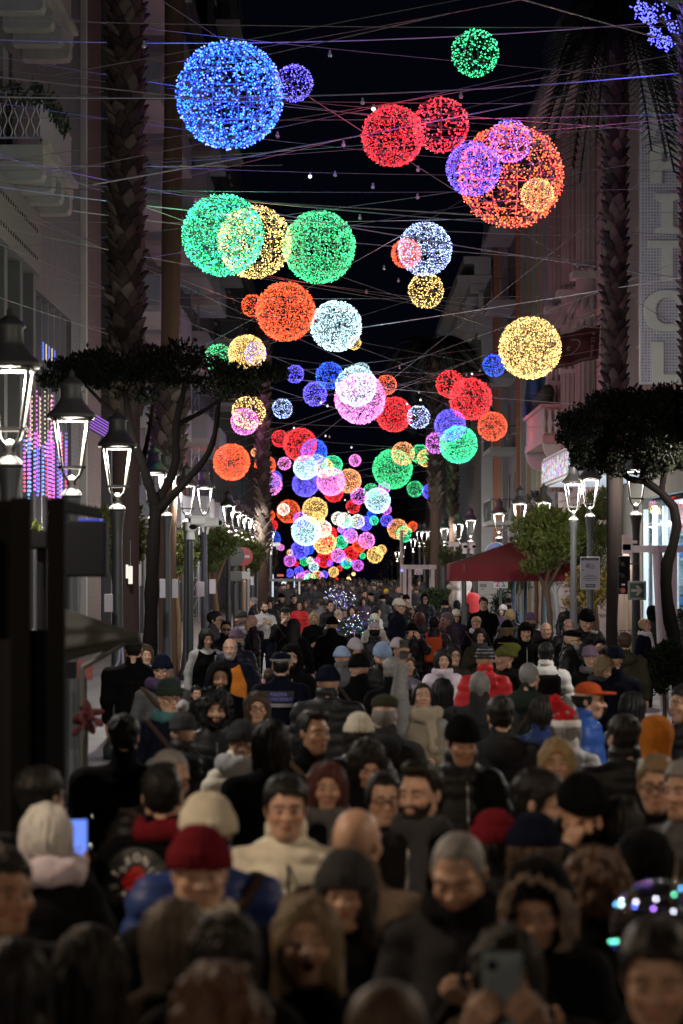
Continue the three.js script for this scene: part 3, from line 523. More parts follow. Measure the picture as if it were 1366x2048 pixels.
function net(fn, lo, hi, h, paint) {                               // surface nets on a grid of cell h
  const nx = Math.ceil((hi[0] - lo[0]) / h) + 1, ny = Math.ceil((hi[1] - lo[1]) / h) + 1, nz = Math.ceil((hi[2] - lo[2]) / h) + 1;
  const v = new Float32Array(nx * ny * nz);
  const B = 4, far = B * h * 0.95 + 0.022;                          // blocks wholly inside or outside are filled without looking closer
  for (let k = 0; k < nz; k += B) for (let j = 0; j < ny; j += B) for (let i = 0; i < nx; i += B) {
    const d = fn(lo[0] + (i + 1.5) * h, lo[1] + (j + 1.5) * h, lo[2] + (k + 1.5) * h), skip = Math.abs(d) > far;
    for (let c = k; c < Math.min(k + B, nz); c++) for (let b = j; b < Math.min(j + B, ny); b++) for (let a = i; a < Math.min(i + B, nx); a++) v[a + nx * (b + ny * c)] = skip ? d : fn(lo[0] + a * h, lo[1] + b * h, lo[2] + c * h);
  }
  const id = new Int32Array(nx * ny * nz).fill(-1), P = [], ix = [], sx = 1, sy = nx, sz = nx * ny;
  const C = [0, sx, sy, sx + sy, sz, sx + sz, sy + sz, sx + sy + sz], E = [[0, 1], [2, 3], [4, 5], [6, 7], [0, 2], [1, 3], [4, 6], [5, 7], [0, 4], [1, 5], [2, 6], [3, 7]];
  for (let k = 0; k < nz - 1; k++) for (let j = 0; j < ny - 1; j++) for (let i = 0; i < nx - 1; i++) {
    const b = i + j * sy + k * sz; let m = 0;
    for (let c = 0; c < 8; c++) if (v[b + C[c]] < 0) m |= 1 << c;
    if (m === 0 || m === 255) continue;
    let x = 0, y = 0, z = 0, n = 0;
    for (const [p, q] of E) {
      const a = v[b + C[p]], d = v[b + C[q]];
      if ((a < 0) === (d < 0)) continue;
      const t = a / (a - d);
      x += (p & 1) + t * ((q & 1) - (p & 1)); y += ((p >> 1) & 1) + t * (((q >> 1) & 1) - ((p >> 1) & 1)); z += (p >> 2) + t * ((q >> 2) - (p >> 2)); n++;
    }
    id[b] = P.length / 3;
    P.push(lo[0] + (i + x / n) * h, lo[1] + (j + y / n) * h, lo[2] + (k + z / n) * h);
  }
  for (let k = 1; k < nz - 1; k++) for (let j = 1; j < ny - 1; j++) for (let i = 1; i < nx - 1; i++) {
    const b = i + j * sy + k * sz, a = v[b] < 0;
    for (const [s, u, w] of [[sx, sy, sz], [sy, sz, sx], [sz, sx, sy]]) {
      if (a === (v[b + s] < 0)) continue;
      const p = id[b], q = id[b - u], r = id[b - u - w], t = id[b - w];
      if (p < 0 || q < 0 || r < 0 || t < 0) continue;
      if (a) ix.push(p, q, r, p, r, t); else ix.push(p, r, q, p, t, r);
    }
  }
  const g = new THREE.BufferGeometry(), n = P.length / 3, uv = new Float32Array(n * 2);
  g.setAttribute('position', new THREE.Float32BufferAttribute(P, 3)); g.setIndex(ix); g.computeVertexNormals();
  for (let i = 0; i < n; i++) { uv[i * 2] = Math.atan2(P[i * 3], P[i * 3 + 2]) * 0.16; uv[i * 2 + 1] = P[i * 3 + 1]; }
  g.setAttribute('uv', new THREE.BufferAttribute(uv, 2));
  if (paint) {
    const c = new Float32Array(n * 3);
    for (let i = 0; i < n; i++) { const q = paint(P[i * 3], P[i * 3 + 1], P[i * 3 + 2]); c[i * 3] = q[0]; c[i * 3 + 1] = q[1]; c[i * 3 + 2] = q[2]; }
    g.setAttribute('color', new THREE.BufferAttribute(c, 3));
  }
  return g;
}
const cache = new Map();
const once = (k, f) => { if (!cache.has(k)) cache.set(k, f()); return cache.get(k); };
function join(list) {                                              // indexed geometries with colour, joined
  let nv = 0, ni = 0;
  for (const g of list) { nv += g.attributes.position.count; ni += g.index.count; }
  const p = new Float32Array(nv * 3), n = new Float32Array(nv * 3), u = new Float32Array(nv * 2), c = new Float32Array(nv * 3).fill(1), ix = new Uint32Array(ni);
  let a = 0, b = 0;
  for (const g of list) {
    p.set(g.attributes.position.array, a * 3); n.set(g.attributes.normal.array, a * 3); u.set(g.attributes.uv.array, a * 2);
    if (g.attributes.color) c.set(g.attributes.color.array, a * 3);
    for (let i = 0; i < g.index.count; i++) ix[b + i] = g.index.array[i] + a;
    a += g.attributes.position.count; b += g.index.count;
  }
  const g = new THREE.BufferGeometry();
  g.setAttribute('position', new THREE.BufferAttribute(p, 3)); g.setAttribute('normal', new THREE.BufferAttribute(n, 3)); g.setAttribute('uv', new THREE.BufferAttribute(u, 2)); g.setAttribute('color', new THREE.BufferAttribute(c, 3));
  g.setIndex(new THREE.BufferAttribute(ix, 1));
  return g;
}

// ---- head, in its own frame: the middle of the face at the origin, looking along +z
function headField(sex, mouth, v = 1) {
  const w = sex === 'f' ? 0.94 : 1, jaw = (sex === 'f' ? 0.9 : 1.04) * (1 + 0.14 * (v - 1)), nz = 0.106 + 0.006 * ((v * 2) % 3 - 1), ch = 1 + 0.1 * ((v + 1) % 3 - 1);
  const base = U(0.035, ell(0, 0.035, -0.022, 0.076 * w, 0.092, 0.098), ell(0, -0.028, 0.014, 0.062 * w, 0.084, 0.072), ell(0, -0.085 - 0.004 * (v - 1), 0.045, 0.034 * jaw, 0.028, 0.034));
  const cheeks = MIR(ell(0.038 * w, -0.022, 0.062, 0.024 * ch, 0.022 * ch, 0.022 * ch)), brow = MIR(cap(0.008, 0.028, 0.086, 0.046 * w, 0.03, 0.066, sex === 'f' ? 0.008 : 0.011));
  const jawl = MIR(cap(0.056 * w, -0.05, -0.01, 0.022, -0.096, 0.042, 0.016 * jaw));
  let f = U(0.022, base, cheeks, jawl, brow);
  f = SUB(0.018, f, MIR(ell(0.031 * w, 0.006, 0.1, 0.019, 0.011, 0.022)));
  f = U(0.008, f, MIR(ell(0.031 * w, 0.005, 0.0745, 0.0165, 0.0105, 0.0125)));
  f = U(0.012, f, cap(0, 0.012, 0.086, 0, -0.024 - 0.003 * (v - 1), nz, 0.008, 0.0125), MIR(ell(0.0125, -0.027, 0.094, 0.009, 0.009, 0.011)));
  if (mouth === 'open') { f = U(0.01, f, ell(0, -0.045, 0.083, 0.024, 0.008, 0.012), ell(0, -0.077, 0.078, 0.02, 0.008, 0.012)); f = SUB(0.006, f, ell(0, -0.061, 0.09, 0.02, 0.013, 0.03)); } else {
    f = U(0.008, f, ell(0, -0.051, 0.084, 0.024, 0.0065, 0.011), ell(0, -0.063, 0.082, 0.02, 0.0075, 0.011));
    f = SUB(0.004, f, cap(-0.024, mouth === 'smile' ? -0.053 : -0.057, 0.094, 0, -0.0575, 0.1, 0.0028), cap(0.024, mouth === 'smile' ? -0.053 : -0.057, 0.094, 0, -0.0575, 0.1, 0.0028));
  }
  f = U(0.006, f, MIR(cap(0.074 * w, 0.012, -0.018, 0.068 * w, -0.026, -0.006, 0.012, 0.008)), MIR(ell(0.079 * w, 0.002, -0.022, 0.007, 0.026, 0.016)));
  return U(0.03, f, cap(0, -0.09, -0.025, 0, -0.2, -0.04, sex === 'f' ? 0.047 : 0.055, sex === 'f' ? 0.05 : 0.06));
}
const headPaint = (sex, mouth) => (x, y, z) => {
  const w = sex === 'f' ? 0.94 : 1, ax = Math.abs(x);
  if (z > 0.05) {
    const eyeX = (ax - 0.031 * w) / 0.0145, eyeY = (y - 0.005) / 0.0062;
    if (eyeX * eyeX + eyeY * eyeY < 1) return Math.abs(eyeX) < 0.5 ? [0.04, 0.03, 0.025] : [0.8, 0.88, 0.95];
    if (Math.abs(y - (0.029 + (ax > 0.03 ? (ax - 0.03) * -0.2 : 0))) < (sex === 'f' ? 0.0035 : 0.0055) && ax > 0.012 && ax < 0.05) return [0.16, 0.12, 0.1];
    if (mouth === 'open') { const q = (x / 0.018) ** 2 + ((y + 0.061) / 0.0125) ** 2; if (q < 1.05 && z < 0.086) return [0.05, 0.015, 0.015]; if (q < 2.2 && q >= 0.8) return [0.75, 0.4, 0.38]; }
    if (mouth === 'smile' && Math.abs(y + 0.056) < 0.0035 && ax < 0.02) return [1.2, 1.35, 1.4];
    if (ax < 0.026 && y < -0.045 && y > -0.069) { const q = (x / 0.026) ** 2 + ((y + 0.057) / 0.012) ** 2; if (q < 1) return sex === 'f' ? [0.8, 0.5, 0.48] : [0.8, 0.55, 0.52]; }
  }
  if (z > 0.06 && y < 0.0 && ax > 0.02 && y > -0.045) return [1.02, 0.9, 0.86];
  return [1, 1, 1];
};
const headGeo = (sex, mouth, h, v) => once(`head${sex}${mouth}${h}${v}`, () => net(headField(sex, mouth, v), [-0.115, -0.235, -0.15], [0.115, 0.15, 0.14], h, headPaint(sex, mouth)));

// ---- hair, hats and the like, in the frame of the head
const skull = (g) => U(0.035, ell(0, 0.035, -0.022, 0.076 + g, 0.092 + g, 0.098 + g), ell(0, -0.028, 0.0, 0.064 + g, 0.084 + g, 0.07 + g));
const below = (ny, nz, c) => (x, y, z) => ny * y + nz * z - c;      // half space kept where negative
const lumps = (f, a, s) => (x, y, z) => { const d = f(x, y, z); return Math.abs(d) > 0.07 ? d : d + a * (vnoise(x * s + 9, y * s * 0.6 + 5, z * s + 2) - 0.5); };
const strands = (f, a, s) => (x, y, z) => { const d = f(x, y, z); return Math.abs(d) > 0.07 ? d : d + a * Math.sin(Math.atan2(x, z + 0.02) * s + vnoise(x * 20, y * 9, z * 20) * 4); };
const faceHole = (w = 0.066, top = 0.075) => (x, y, z) => Math.max(ell(0, -0.02, 0.1, w, top + 0.02, 0.085)(x, y, z), -1);
const TOPHAIR = (g) => { const s = skull(0.003); return (x, y, z) => s(x, y, z) - g * clamp((y - 0.01) / 0.07, 0, 1) - 0.5 * g * clamp((-z - 0.03) / 0.06, 0, 1) * clamp((y + 0.06) / 0.05, 0, 1); };
const HAIR = {
  short: () => lumps(SUB(0.012, AND(0.01, TOPHAIR(0.018), (x, y, z) => -(y * 0.75 - z * 0.66 + 0.012) * 0.9), (x, y, z) => Math.max(y - 0.072 + Math.max(0, Math.abs(x) - 0.045) * 0.8, -(z - 0.026))), 0.014, 60),
  buzz: () => SUB(0.01, AND(0.01, skull(0.004), (x, y, z) => -(y * 0.75 - z * 0.66 + 0.006) * 0.9), (x, y, z) => Math.max(y - 0.085, -(z - 0.04))),
  fringe: () => lumps(SUB(0.01, AND(0.01, skull(0.008), (x, y, z) => -(y * 0.55 - z * 0.8 - 0.0) * 0.9, (x, y, z) => -y - 0.075), ell(0, 0.12, 0.02, 0.09, 0.1, 0.13)), 0.006, 70),
  quiff: () => lumps(SUB(0.012, U(0.03, AND(0.01, TOPHAIR(0.014), (x, y, z) => -(y * 0.75 - z * 0.66 + 0.004) * 0.9), ell(0, 0.118, 0.035, 0.06, 0.03, 0.06)), (x, y, z) => Math.max(y - 0.088, -(z - 0.035))), 0.014, 45),
  bob: () => strands(lumps(SUB(0.012, U(0.03, skull(0.022), MIR(cap(0.06, 0.04, -0.02, 0.068, -0.11, -0.005, 0.04, 0.03)), cap(0, 0, -0.08, 0, -0.11, -0.06, 0.06, 0.05)), faceHole(0.06, 0.07)), 0.014, 35), 0.005, 26),
  long: () => strands(lumps(SUB(0.012, U(0.035, skull(0.02), MIR(cap(0.06, 0.04, -0.025, 0.078, -0.25, 0.0, 0.036, 0.034)), cap(0, 0, -0.08, 0, -0.3, -0.085, 0.075, 0.07)), faceHole(0.058, 0.072)), 0.016, 30), 0.005, 24),
  verylong: () => strands(lumps(SUB(0.012, U(0.035, skull(0.02), MIR(cap(0.062, 0.04, -0.025, 0.1, -0.42, 0.01, 0.036, 0.045)), cap(0, 0, -0.08, 0, -0.42, -0.1, 0.08, 0.1)), faceHole(0.058, 0.07)), 0.018, 26), 0.006, 22),
  bun: () => lumps(SUB(0.01, U(0.02, AND(0.012, skull(0.014), (x, y, z) => -(y * 0.7 - z * 0.7 + 0.01) * 0.9), ell(0, 0.08, -0.13, 0.04, 0.04, 0.04)), (x, y, z) => Math.max(y - 0.08, -(z - 0.03))), 0.008, 55),
  curly: () => lumps(SUB(0.012, U(0.03, skull(0.034), ell(0, 0.0, -0.06, 0.105, 0.11, 0.085)), faceHole(0.06, 0.07)), 0.05, 42),
};
const beanieShell = (g, y0) => AND(0.006, skull(g), (x, y, z) => (y0 + z * 0.12 - y) * 0.95);
const ribs = (f) => (x, y, z) => { const d = f(x, y, z); return Math.abs(d) > 0.03 ? d : d + (y < 0.135 ? 0.0026 : 0.001) * Math.sin(Math.atan2(x, z + 0.02) * 24) + 0.006 * (vnoise(x * 22 + 3, y * 22, z * 22) - 0.5); };
const HATS = {
  beanie: () => ribs(U(0.008, AND(0.01, U(0.03, skull(0.02), ell(0, 0.1, -0.04, 0.07, 0.055, 0.075)), (x, y, z) => (0.035 - y) * 0.95), AND(0.008, skull(0.027), (x, y, z) => Math.max(0.028 - y, y - 0.085)))),
  slouch: () => lumps(U(0.02, AND(0.01, U(0.04, skull(0.022), ell(0, 0.11, -0.09, 0.085, 0.06, 0.1)), (x, y, z) => (0.04 - y + z * 0.2) * 0.9), AND(0.008, skull(0.026), (x, y, z) => Math.max(0.028 - y, y - 0.08))), 0.012, 25),
  bobble: () => lumps(U(0.01, AND(0.01, U(0.03, skull(0.02), ell(0, 0.1, -0.03, 0.075, 0.055, 0.08)), (x, y, z) => (0.035 - y) * 0.95)), 0.004, 60),
  pointed: () => U(0.012, AND(0.01, U(0.05, skull(0.02), cap(0, 0.1, -0.03, 0.06, 0.17, -0.06, 0.06, 0.045)), (x, y, z) => (0.06 - y) * 0.95)),
  cap: () => U(0.008, AND(0.01, U(0.03, skull(0.014), ell(0, 0.1, -0.01, 0.075, 0.04, 0.085)), (x, y, z) => (0.06 - y - z * 0.1) * 0.95), AND(0.004, ell(0, 0.066, 0.1, 0.072, 0.014, 0.095), (x, y, z) => 0.03 - z)),
  flatcap: () => U(0.015, AND(0.01, U(0.03, skull(0.018), ell(0, 0.1, 0.01, 0.09, 0.035, 0.115)), (x, y, z) => (0.06 - y - z * 0.1) * 0.95), AND(0.004, ell(0, 0.066, 0.085, 0.06, 0.012, 0.06), (x, y, z) => 0.03 - z)),
  fur: () => lumps(U(0.02, AND(0.01, skull(0.03), (x, y, z) => (0.035 - y) * 0.95), MIR(ell(0.088, 0.0, -0.02, 0.022, 0.06, 0.05)), cap(-0.05, 0.075, 0.085, 0.05, 0.075, 0.085, 0.03)), 0.02, 70),
  band: () => AND(0.006, skull(0.016), (x, y, z) => Math.max(0.03 - y - z * 0.1, y - 0.09)),
  hood: () => lumps(SUB(0.02, U(0.03, GROW(skull(0.038), 0), cap(0, 0, -0.06, 0, -0.14, -0.05, 0.085, 0.1)), ell(0, -0.02, 0.1, 0.075, 0.1, 0.12), skull(0.012)), 0.014, 26),
};
const TRIMS = {
  furtrim: () => lumps((x, y, z) => { const cy = -0.02, q = Math.sqrt((x / 0.098) ** 2 + ((y - cy) / 0.125) ** 2), a = (q - 1) * 0.1, b = z - 0.045 + 0.1 * (1 - Math.min(1, Math.max(-1, (y - cy) / 0.13))) * 0.15; return Math.sqrt(a * a + b * b) - 0.032; }, 0.03, 60),
  cuff: () => lumps(AND(0.008, skull(0.03), (x, y, z) => Math.max(0.026 - y, y - 0.075)), 0.008, 80),
  pompom: () => lumps(ell(0, 0.185, -0.03, 0.042, 0.04, 0.042), 0.02, 80),
  sidepom: () => lumps(ell(0.075, 0.205, -0.075, 0.04, 0.04, 0.04), 0.02, 80),
  beard: () => lumps(SUB(0.006, AND(0.008, U(0.03, ell(0, -0.03, 0.018, 0.067, 0.09, 0.075), ell(0, -0.088, 0.046, 0.042, 0.034, 0.038)), (x, y, z) => y + 0.032 - Math.max(0, Math.abs(x) - 0.045) * 2.2, (x, y, z) => -z - 0.005), ell(0, -0.057, 0.1, 0.024, 0.012, 0.03)), 0.004, 90),
  mask: () => AND(0.006, U(0.02, ell(0, -0.045, 0.03, 0.066, 0.062, 0.082)), (x, y, z) => Math.max(-y - 0.1, y + 0.012, -z + 0.01)),
};
const headwear = (kind, table, h, under) => once(kind + h + (under ?? ''), () => net(under === 'hood' ? AND(0.006, GROW(table[kind](), -0.014), (x, y, z) => 0.02 - z) : under ? AND(0.004, table[kind](), (x, y, z) => y - (under === 'cap' ? 0.05 : 0.03)) : table[kind](), [-0.175, -0.56, -0.24], [0.175, 0.275, 0.21], h));
const glassesGeo = () => once('glasses', () => merge([new THREE.TorusGeometry(0.022, 0.0028, 6, 18).scale(1.15, 0.9, 1).translate(0.032, 0.005, 0.103), new THREE.TorusGeometry(0.022, 0.0028, 6, 18).scale(1.15, 0.9, 1).translate(-0.032, 0.005, 0.103), rod(V(-0.008, 0.008, 0.106), V(0.008, 0.008, 0.106), 0.0028, 0.0028, 6), rod(V(0.056, 0.01, 0.1), V(0.08, 0.008, -0.01), 0.0028, 0.0028, 6), rod(V(-0.056, 0.01, 0.1), V(-0.08, 0.008, -0.01), 0.0028, 0.0028, 6)]));
const lensGeo = () => once('lens', () => merge([1, -1].map((s) => new THREE.SphereGeometry(0.024, 12, 8).scale(1.1, 0.85, 0.22).translate(s * 0.032, 0.005, 0.102))));

// ---- hand, in its own frame: wrist at the origin, fingers along +y, palm facing +z, thumb on +x
function handField(grip) {
  const c = grip ? 0.85 : 0.28, f = [];
  f.push(cap(0, 0.0, 0, 0, 0.03, 0, 0.024, 0.026, 0.7));
  for (const [x, L] of [[0.028, 0.068], [0.0095, 0.078], [-0.0095, 0.072], [-0.028, 0.056]]) {
    f.push(cap(x * 0.65, 0.025, 0, x, 0.088, 0, 0.0135, 0.0125));
    let px = x, py = 0.09, pz = 0, a = c * 0.6;
    for (const s of [0.45, 0.32, 0.23]) { const q = L * s, nx = px + x * 0.05, ny = py + q * Math.cos(a), nz = pz + q * Math.sin(a); f.push(cap(px, py, pz, nx, ny, nz, 0.0092, 0.0084)); px = nx; py = ny; pz = nz; a += c; }
  }
  f.push(cap(0.018, 0.022, 0.006, 0.042, 0.055, 0.018 + c * 0.012, 0.014, 0.0115), cap(0.042, 0.055, 0.018 + c * 0.012, 0.05, 0.084, 0.024 + c * 0.03, 0.0105, 0.0088));
  return U(0.008, ...f);
}
const handGeo = (grip, h) => once(`hand${grip}${h}`, () => net(handField(grip), [-0.06, -0.035, -0.03], [0.075, 0.2, 0.12], h));

// ---- arms: elbow and wrist of the right arm (x > 0 is the person's left; mirrored by s), palm normal
const ARM = {
  side: [[0.27, 1.22, 0.14], [0.2, 1.42, 0.27], [-0.2, 0, -1], 1], down: [[0.255, 1.14, -0.03], [0.275, 0.9, 0.06], [-1, 0, 0.2], 0], pocket: [[0.29, 1.13, -0.08], [0.205, 0.94, 0.13], [-1, 0, 0], 0], walk: [[0.25, 1.15, -0.12], [0.27, 0.93, -0.06], [-1, 0, 0], 0],
  phone: [[0.25, 1.13, 0.03], [0.10, 1.22, 0.28], [-0.2, 0.9, -0.4], 1], cam: [[0.25, 1.3, 0.2], [0.10, 1.5, 0.36], [-0.3, 0, -1], 1], up: [[0.235, 1.66, 0.12], [0.2, 1.92, 0.16], [0, 0, 1], 1],
  face: [[0.25, 1.2, 0.14], [0.085, 1.46, 0.13], [-0.8, 0, -0.6], 1], chest: [[0.27, 1.15, 0.05], [0.07, 1.25, 0.19], [0, 0.1, -1], 0], hold: [[0.24, 1.12, 0.04], [0.06, 1.08, 0.27], [0, 0.3, -1], 0], highcam: [[0.25, 1.5, 0.22], [0.1, 1.75, 0.3], [-0.3, 0, -1], 1],
};
function torsoFields(o) {                                          // skin and clothing fields share the joints
  const f = o.sex === 'f', sw = (f ? 0.152 : 0.182) * (o.wide ?? 1), arms = [];
  for (const s of [1, -1]) {
    const [E, W] = ARM[s > 0 ? o.la : o.ra];
    arms.push({ s, sh: [s * sw, 1.365, -0.015], el: [s * E[0] * (f ? 0.93 : 1), E[1], E[2]], wr: [s * W[0], W[1], W[2]] });
  }
  return { f, sw, arms };
}
function bodyGeometry(o, near) {
  const { f, sw, arms } = torsoFields(o), parts = [];
  parts.push(cap(0, 1.3, -0.01, 0, 1.08, 0.0, 0.135, 0.12, 0.72), cap(0, 1.08, 0, 0, 0.95, 0, 0.12, 0.14, 0.75), MIR(cap(0, 1.36, -0.015, sw - 0.02, 1.355, -0.015, 0.075, 0.05)), MIR(cap(0.03, 1.44, -0.03, sw - 0.02, 1.37, -0.02, 0.035, 0.04)), cap(0, 1.4, -0.03, 0, 1.5, -0.025, 0.062, 0.055));
  const lm = o.stride ?? 0.04;
  for (const s of [1, -1]) parts.push(cap(s * 0.09, 0.9, 0, s * 0.095, 0.5, s * lm, 0.088, 0.058), cap(s * 0.095, 0.5, s * lm, s * 0.1, 0.09, s * lm * 1.3 - 0.02, 0.055, 0.038), cap(s * 0.1, 0.045, s * lm * 1.3 - 0.05, s * 0.105, 0.04, s * lm * 1.3 + 0.1, 0.036, 0.03));
  for (const a of arms) parts.push(cap(...a.sh, ...a.el, 0.05, 0.04), cap(...a.el, ...a.wr, 0.04, 0.026));
  const up = Math.max(...arms.map((a) => Math.max(a.el[1], a.wr[1])), 1.5);
  const body = net(U(0.03, ...parts), [-0.42, -0.03, -0.3], [0.42, up + 0.08, 0.48], near ? 0.026 : 0.034);
  const hd = headGeo(o.sex ?? 'm', o.mouth ?? 'shut', near === 2 ? 0.0042 : near ? 0.0052 : 0.0078, Math.floor(hash(o.x, o.y, 9) * 3)).clone().applyMatrix4(headMatrix(o));
  const L = [body, hd];
  arms.forEach((a) => {
    const A = ARM[a.s > 0 ? o.la : o.ra], y = V(...a.wr).sub(V(...a.el)).normalize(), n = V(A[2][0] * a.s, A[2][1], A[2][2]);
    const z = n.addScaledVector(y, -n.dot(y)).normalize(), x = new THREE.Vector3().crossVectors(y, z);
    const g = handGeo(A[3], near ? 0.005 : 0.0085).clone();
    if (x.dot(V(0, 1, 0)) < -0.2 || (Math.abs(x.y) <= 0.2 && x.z < 0)) { g.scale(-1, 1, 1); const q = g.index.array; for (let i = 0; i < q.length; i += 3) { const t = q[i]; q[i] = q[i + 1]; q[i + 1] = t; } }
    L.push(g.applyMatrix4(new THREE.Matrix4().makeBasis(x, y, z)).translate(...a.wr));
    a.hand = V(...a.wr).addScaledVector(y, 0.09).addScaledVector(z, 0.02); a.dir = y; a.palm = z;
  });
  return { geo: join(L), arms };
}
function headMatrix(o) {
  const R = new THREE.Matrix4().makeRotationFromEuler(new THREE.Euler((o.nod ?? 0) * Math.PI / 180, (o.turn ?? 0) * Math.PI / 180, (o.tilt ?? 0) * Math.PI / 180, 'YXZ'));
  return new THREE.Matrix4().makeTranslation(0, 1.47, -0.02).multiply(R).multiply(new THREE.Matrix4().makeTranslation(0, 0.135, 0.035)).multiply(new THREE.Matrix4().makeScale(1.0 + 0.09 * (hash(o.x, o.y, 6) - 0.5), 1.01 + 0.07 * (hash(o.x, o.y, 7) - 0.5), 1.0));
}
const JACKET = {                                                   // padding, hem, quilting, hood lump, collar, sleeve
  puffer: { p: 0.03, hem: 0.84, q: 0.016, hood: 0, col: 0.026 }, hoodpuffer: { p: 0.03, hem: 0.84, q: 0.015, hood: 1, col: 0.022 }, coat: { p: 0.024, hem: 0.5, q: 0, hood: 0, col: 0.018 }, wool: { p: 0.026, hem: 0.72, q: 0, hood: 0, col: 0.024 },
  parka: { p: 0.03, hem: 0.72, q: 0, hood: 1, col: 0.016 }, bomber: { p: 0.026, hem: 0.9, q: 0, hood: 0, col: 0.012 }, longpuffer: { p: 0.03, hem: 0.48, q: 0.016, hood: 1, col: 0.024 },
};
function jacketField(o) {
  const J = JACKET[o.jacket ?? 'puffer'], { f, sw, arms } = torsoFields(o), p = J.p + 0.008;
  const body = [cap(0, 1.3, -0.012, 0, 1.1, 0.0, 0.137 + p, (f ? 0.118 : 0.135) + p, 0.74), cap(0, 1.1, 0, 0, J.hem - 0.2, 0.0, (f ? 0.12 : 0.138) + p, 0.165 + p + (0.84 - J.hem) * 0.12, 0.76), MIR(cap(0, 1.34, -0.018, sw - 0.015, 1.345, -0.018, 0.085 + p * 0.6, 0.052 + p * 0.6)), MIR(cap(0.035, 1.435, -0.03, sw, 1.365, -0.02, 0.04 + p * 0.3, 0.04 + p * 0.5))];
  if (f) body.push(MIR(ell(0.062, 1.24, 0.085 + p * 0.5, 0.055, 0.06, 0.045)));
  let t = U(0.05, ...body);
  const arm = arms.map((a) => U(0.03, cap(...a.sh, ...a.el, 0.052 + p * 0.75, 0.044 + p * 0.75), cap(...a.el, ...a.wr, 0.044 + p * 0.75, 0.033 + p * 0.55)));
  t = U(0.035, t, ...arm);
  const collar = SUB(0.01, cap(0, 1.42, -0.03, 0, 1.5 + J.col * 0.8, -0.02, 0.07 + J.col, 0.062 + J.col, 0.95), cap(0, 1.47, -0.02, 0, 1.7, -0.01, 0.05 + J.col * 0.2, 0.062 + J.col * 0.2));
  t = U(0.025, t, collar);
  if (J.hood) t = U(0.03, t, lumps(ell(0, 1.415, -0.135 - p * 0.4, 0.125, 0.085, 0.06), 0.02, 14), MIR(cap(0.085, 1.46, -0.06, 0.075, 1.42, 0.06, 0.03, 0.022)));
  t = AND(0.012, t, (x, y, z) => J.hem - y);
  for (const a of arms) { const d = V(...a.wr).sub(V(...a.el)).normalize(), w = V(...a.wr); t = AND(0.006, t, (x, y, z) => { const k = (x - w.x) * d.x + (y - w.y) * d.y + (z - w.z) * d.z, r = Math.hypot(x - w.x, y - w.y, z - w.z); return r < 0.16 ? k - 0.004 : -1; }); }
  const q = J.q, sd = hash(o.x ?? 1, o.y ?? 2, 3) * 20;
  const g = t;
  return (x, y, z) => {
    const d = g(x, y, z);
    if (d > 0.06 || d < -0.06) return d;
    const wr = (vnoise(x * 9 + sd, y * 12, z * 9) - 0.5) * 0.022 + (vnoise(x * 24, y * 30 + sd, z * 24) - 0.5) * 0.008;
    return d + wr - (q ? q * (Math.abs(Math.sin(y * Math.PI / 0.1 + x * 0.6)) ** 0.6 - 0.5) : 0);
  };
}
function march(fn, p, dir) { let t = 0; for (let i = 0; i < 60; i++) { const d = fn(p.x + dir.x * t, p.y + dir.y * t, p.z + dir.z * t); if (d < 0.0008) break; t += d * 0.8; } return p.clone().addScaledVector(dir, t); }
function patch(fn, side, w, h, cx, cy, nx, ny, lift, shape) {       // a sheet laid on the clothing: side +1 chest, -1 back
  const g = new THREE.PlaneGeometry(w, h, nx, ny), p = g.attributes.position, d = V(0, 0, -side);
  for (let i = 0; i < p.count; i++) {
    let x = p.getX(i), y = p.getY(i);
    if (shape === 'disc') { const u = x / (w / 2), v = y / (h / 2), r = Math.max(Math.abs(u), Math.abs(v)), L = Math.hypot(u, v) || 1; x = u / L * r * w / 2; y = v / L * r * h / 2; }
    const q = march(fn, V(cx + x * (side > 0 ? 1 : -1), cy + y, side * 0.6), d);
    p.setXYZ(i, q.x, q.y, q.z + side * (lift + 0.01));
  }
  g.computeVertexNormals();
  return g;
}
const SKIN = { pale: [0.50, 0.32, 0.24], mid: [0.42, 0.255, 0.175], tan: [0.34, 0.19, 0.12], dark: [0.2, 0.11, 0.07] };
const skinMat = (k) => { const n = 'skin' + k; if (!mats[n]) { mats[n] = new THREE.MeshStandardMaterial({ roughness: 0.52, vertexColors: true }); mats[n].color.setRGB(...SKIN[k]); } return mats[n]; };
const HC = { black: [0.006, 0.0055, 0.0055], dark: [0.012, 0.009, 0.007], brown: [0.055, 0.033, 0.02], chest: [0.09, 0.045, 0.025], red: [0.08, 0.022, 0.018], blond: [0.36, 0.25, 0.12], dirty: [0.2, 0.14, 0.075], grey: [0.22, 0.215, 0.21], greybrown: [0.10, 0.075, 0.058], white: [0.55, 0.54, 0.52] };
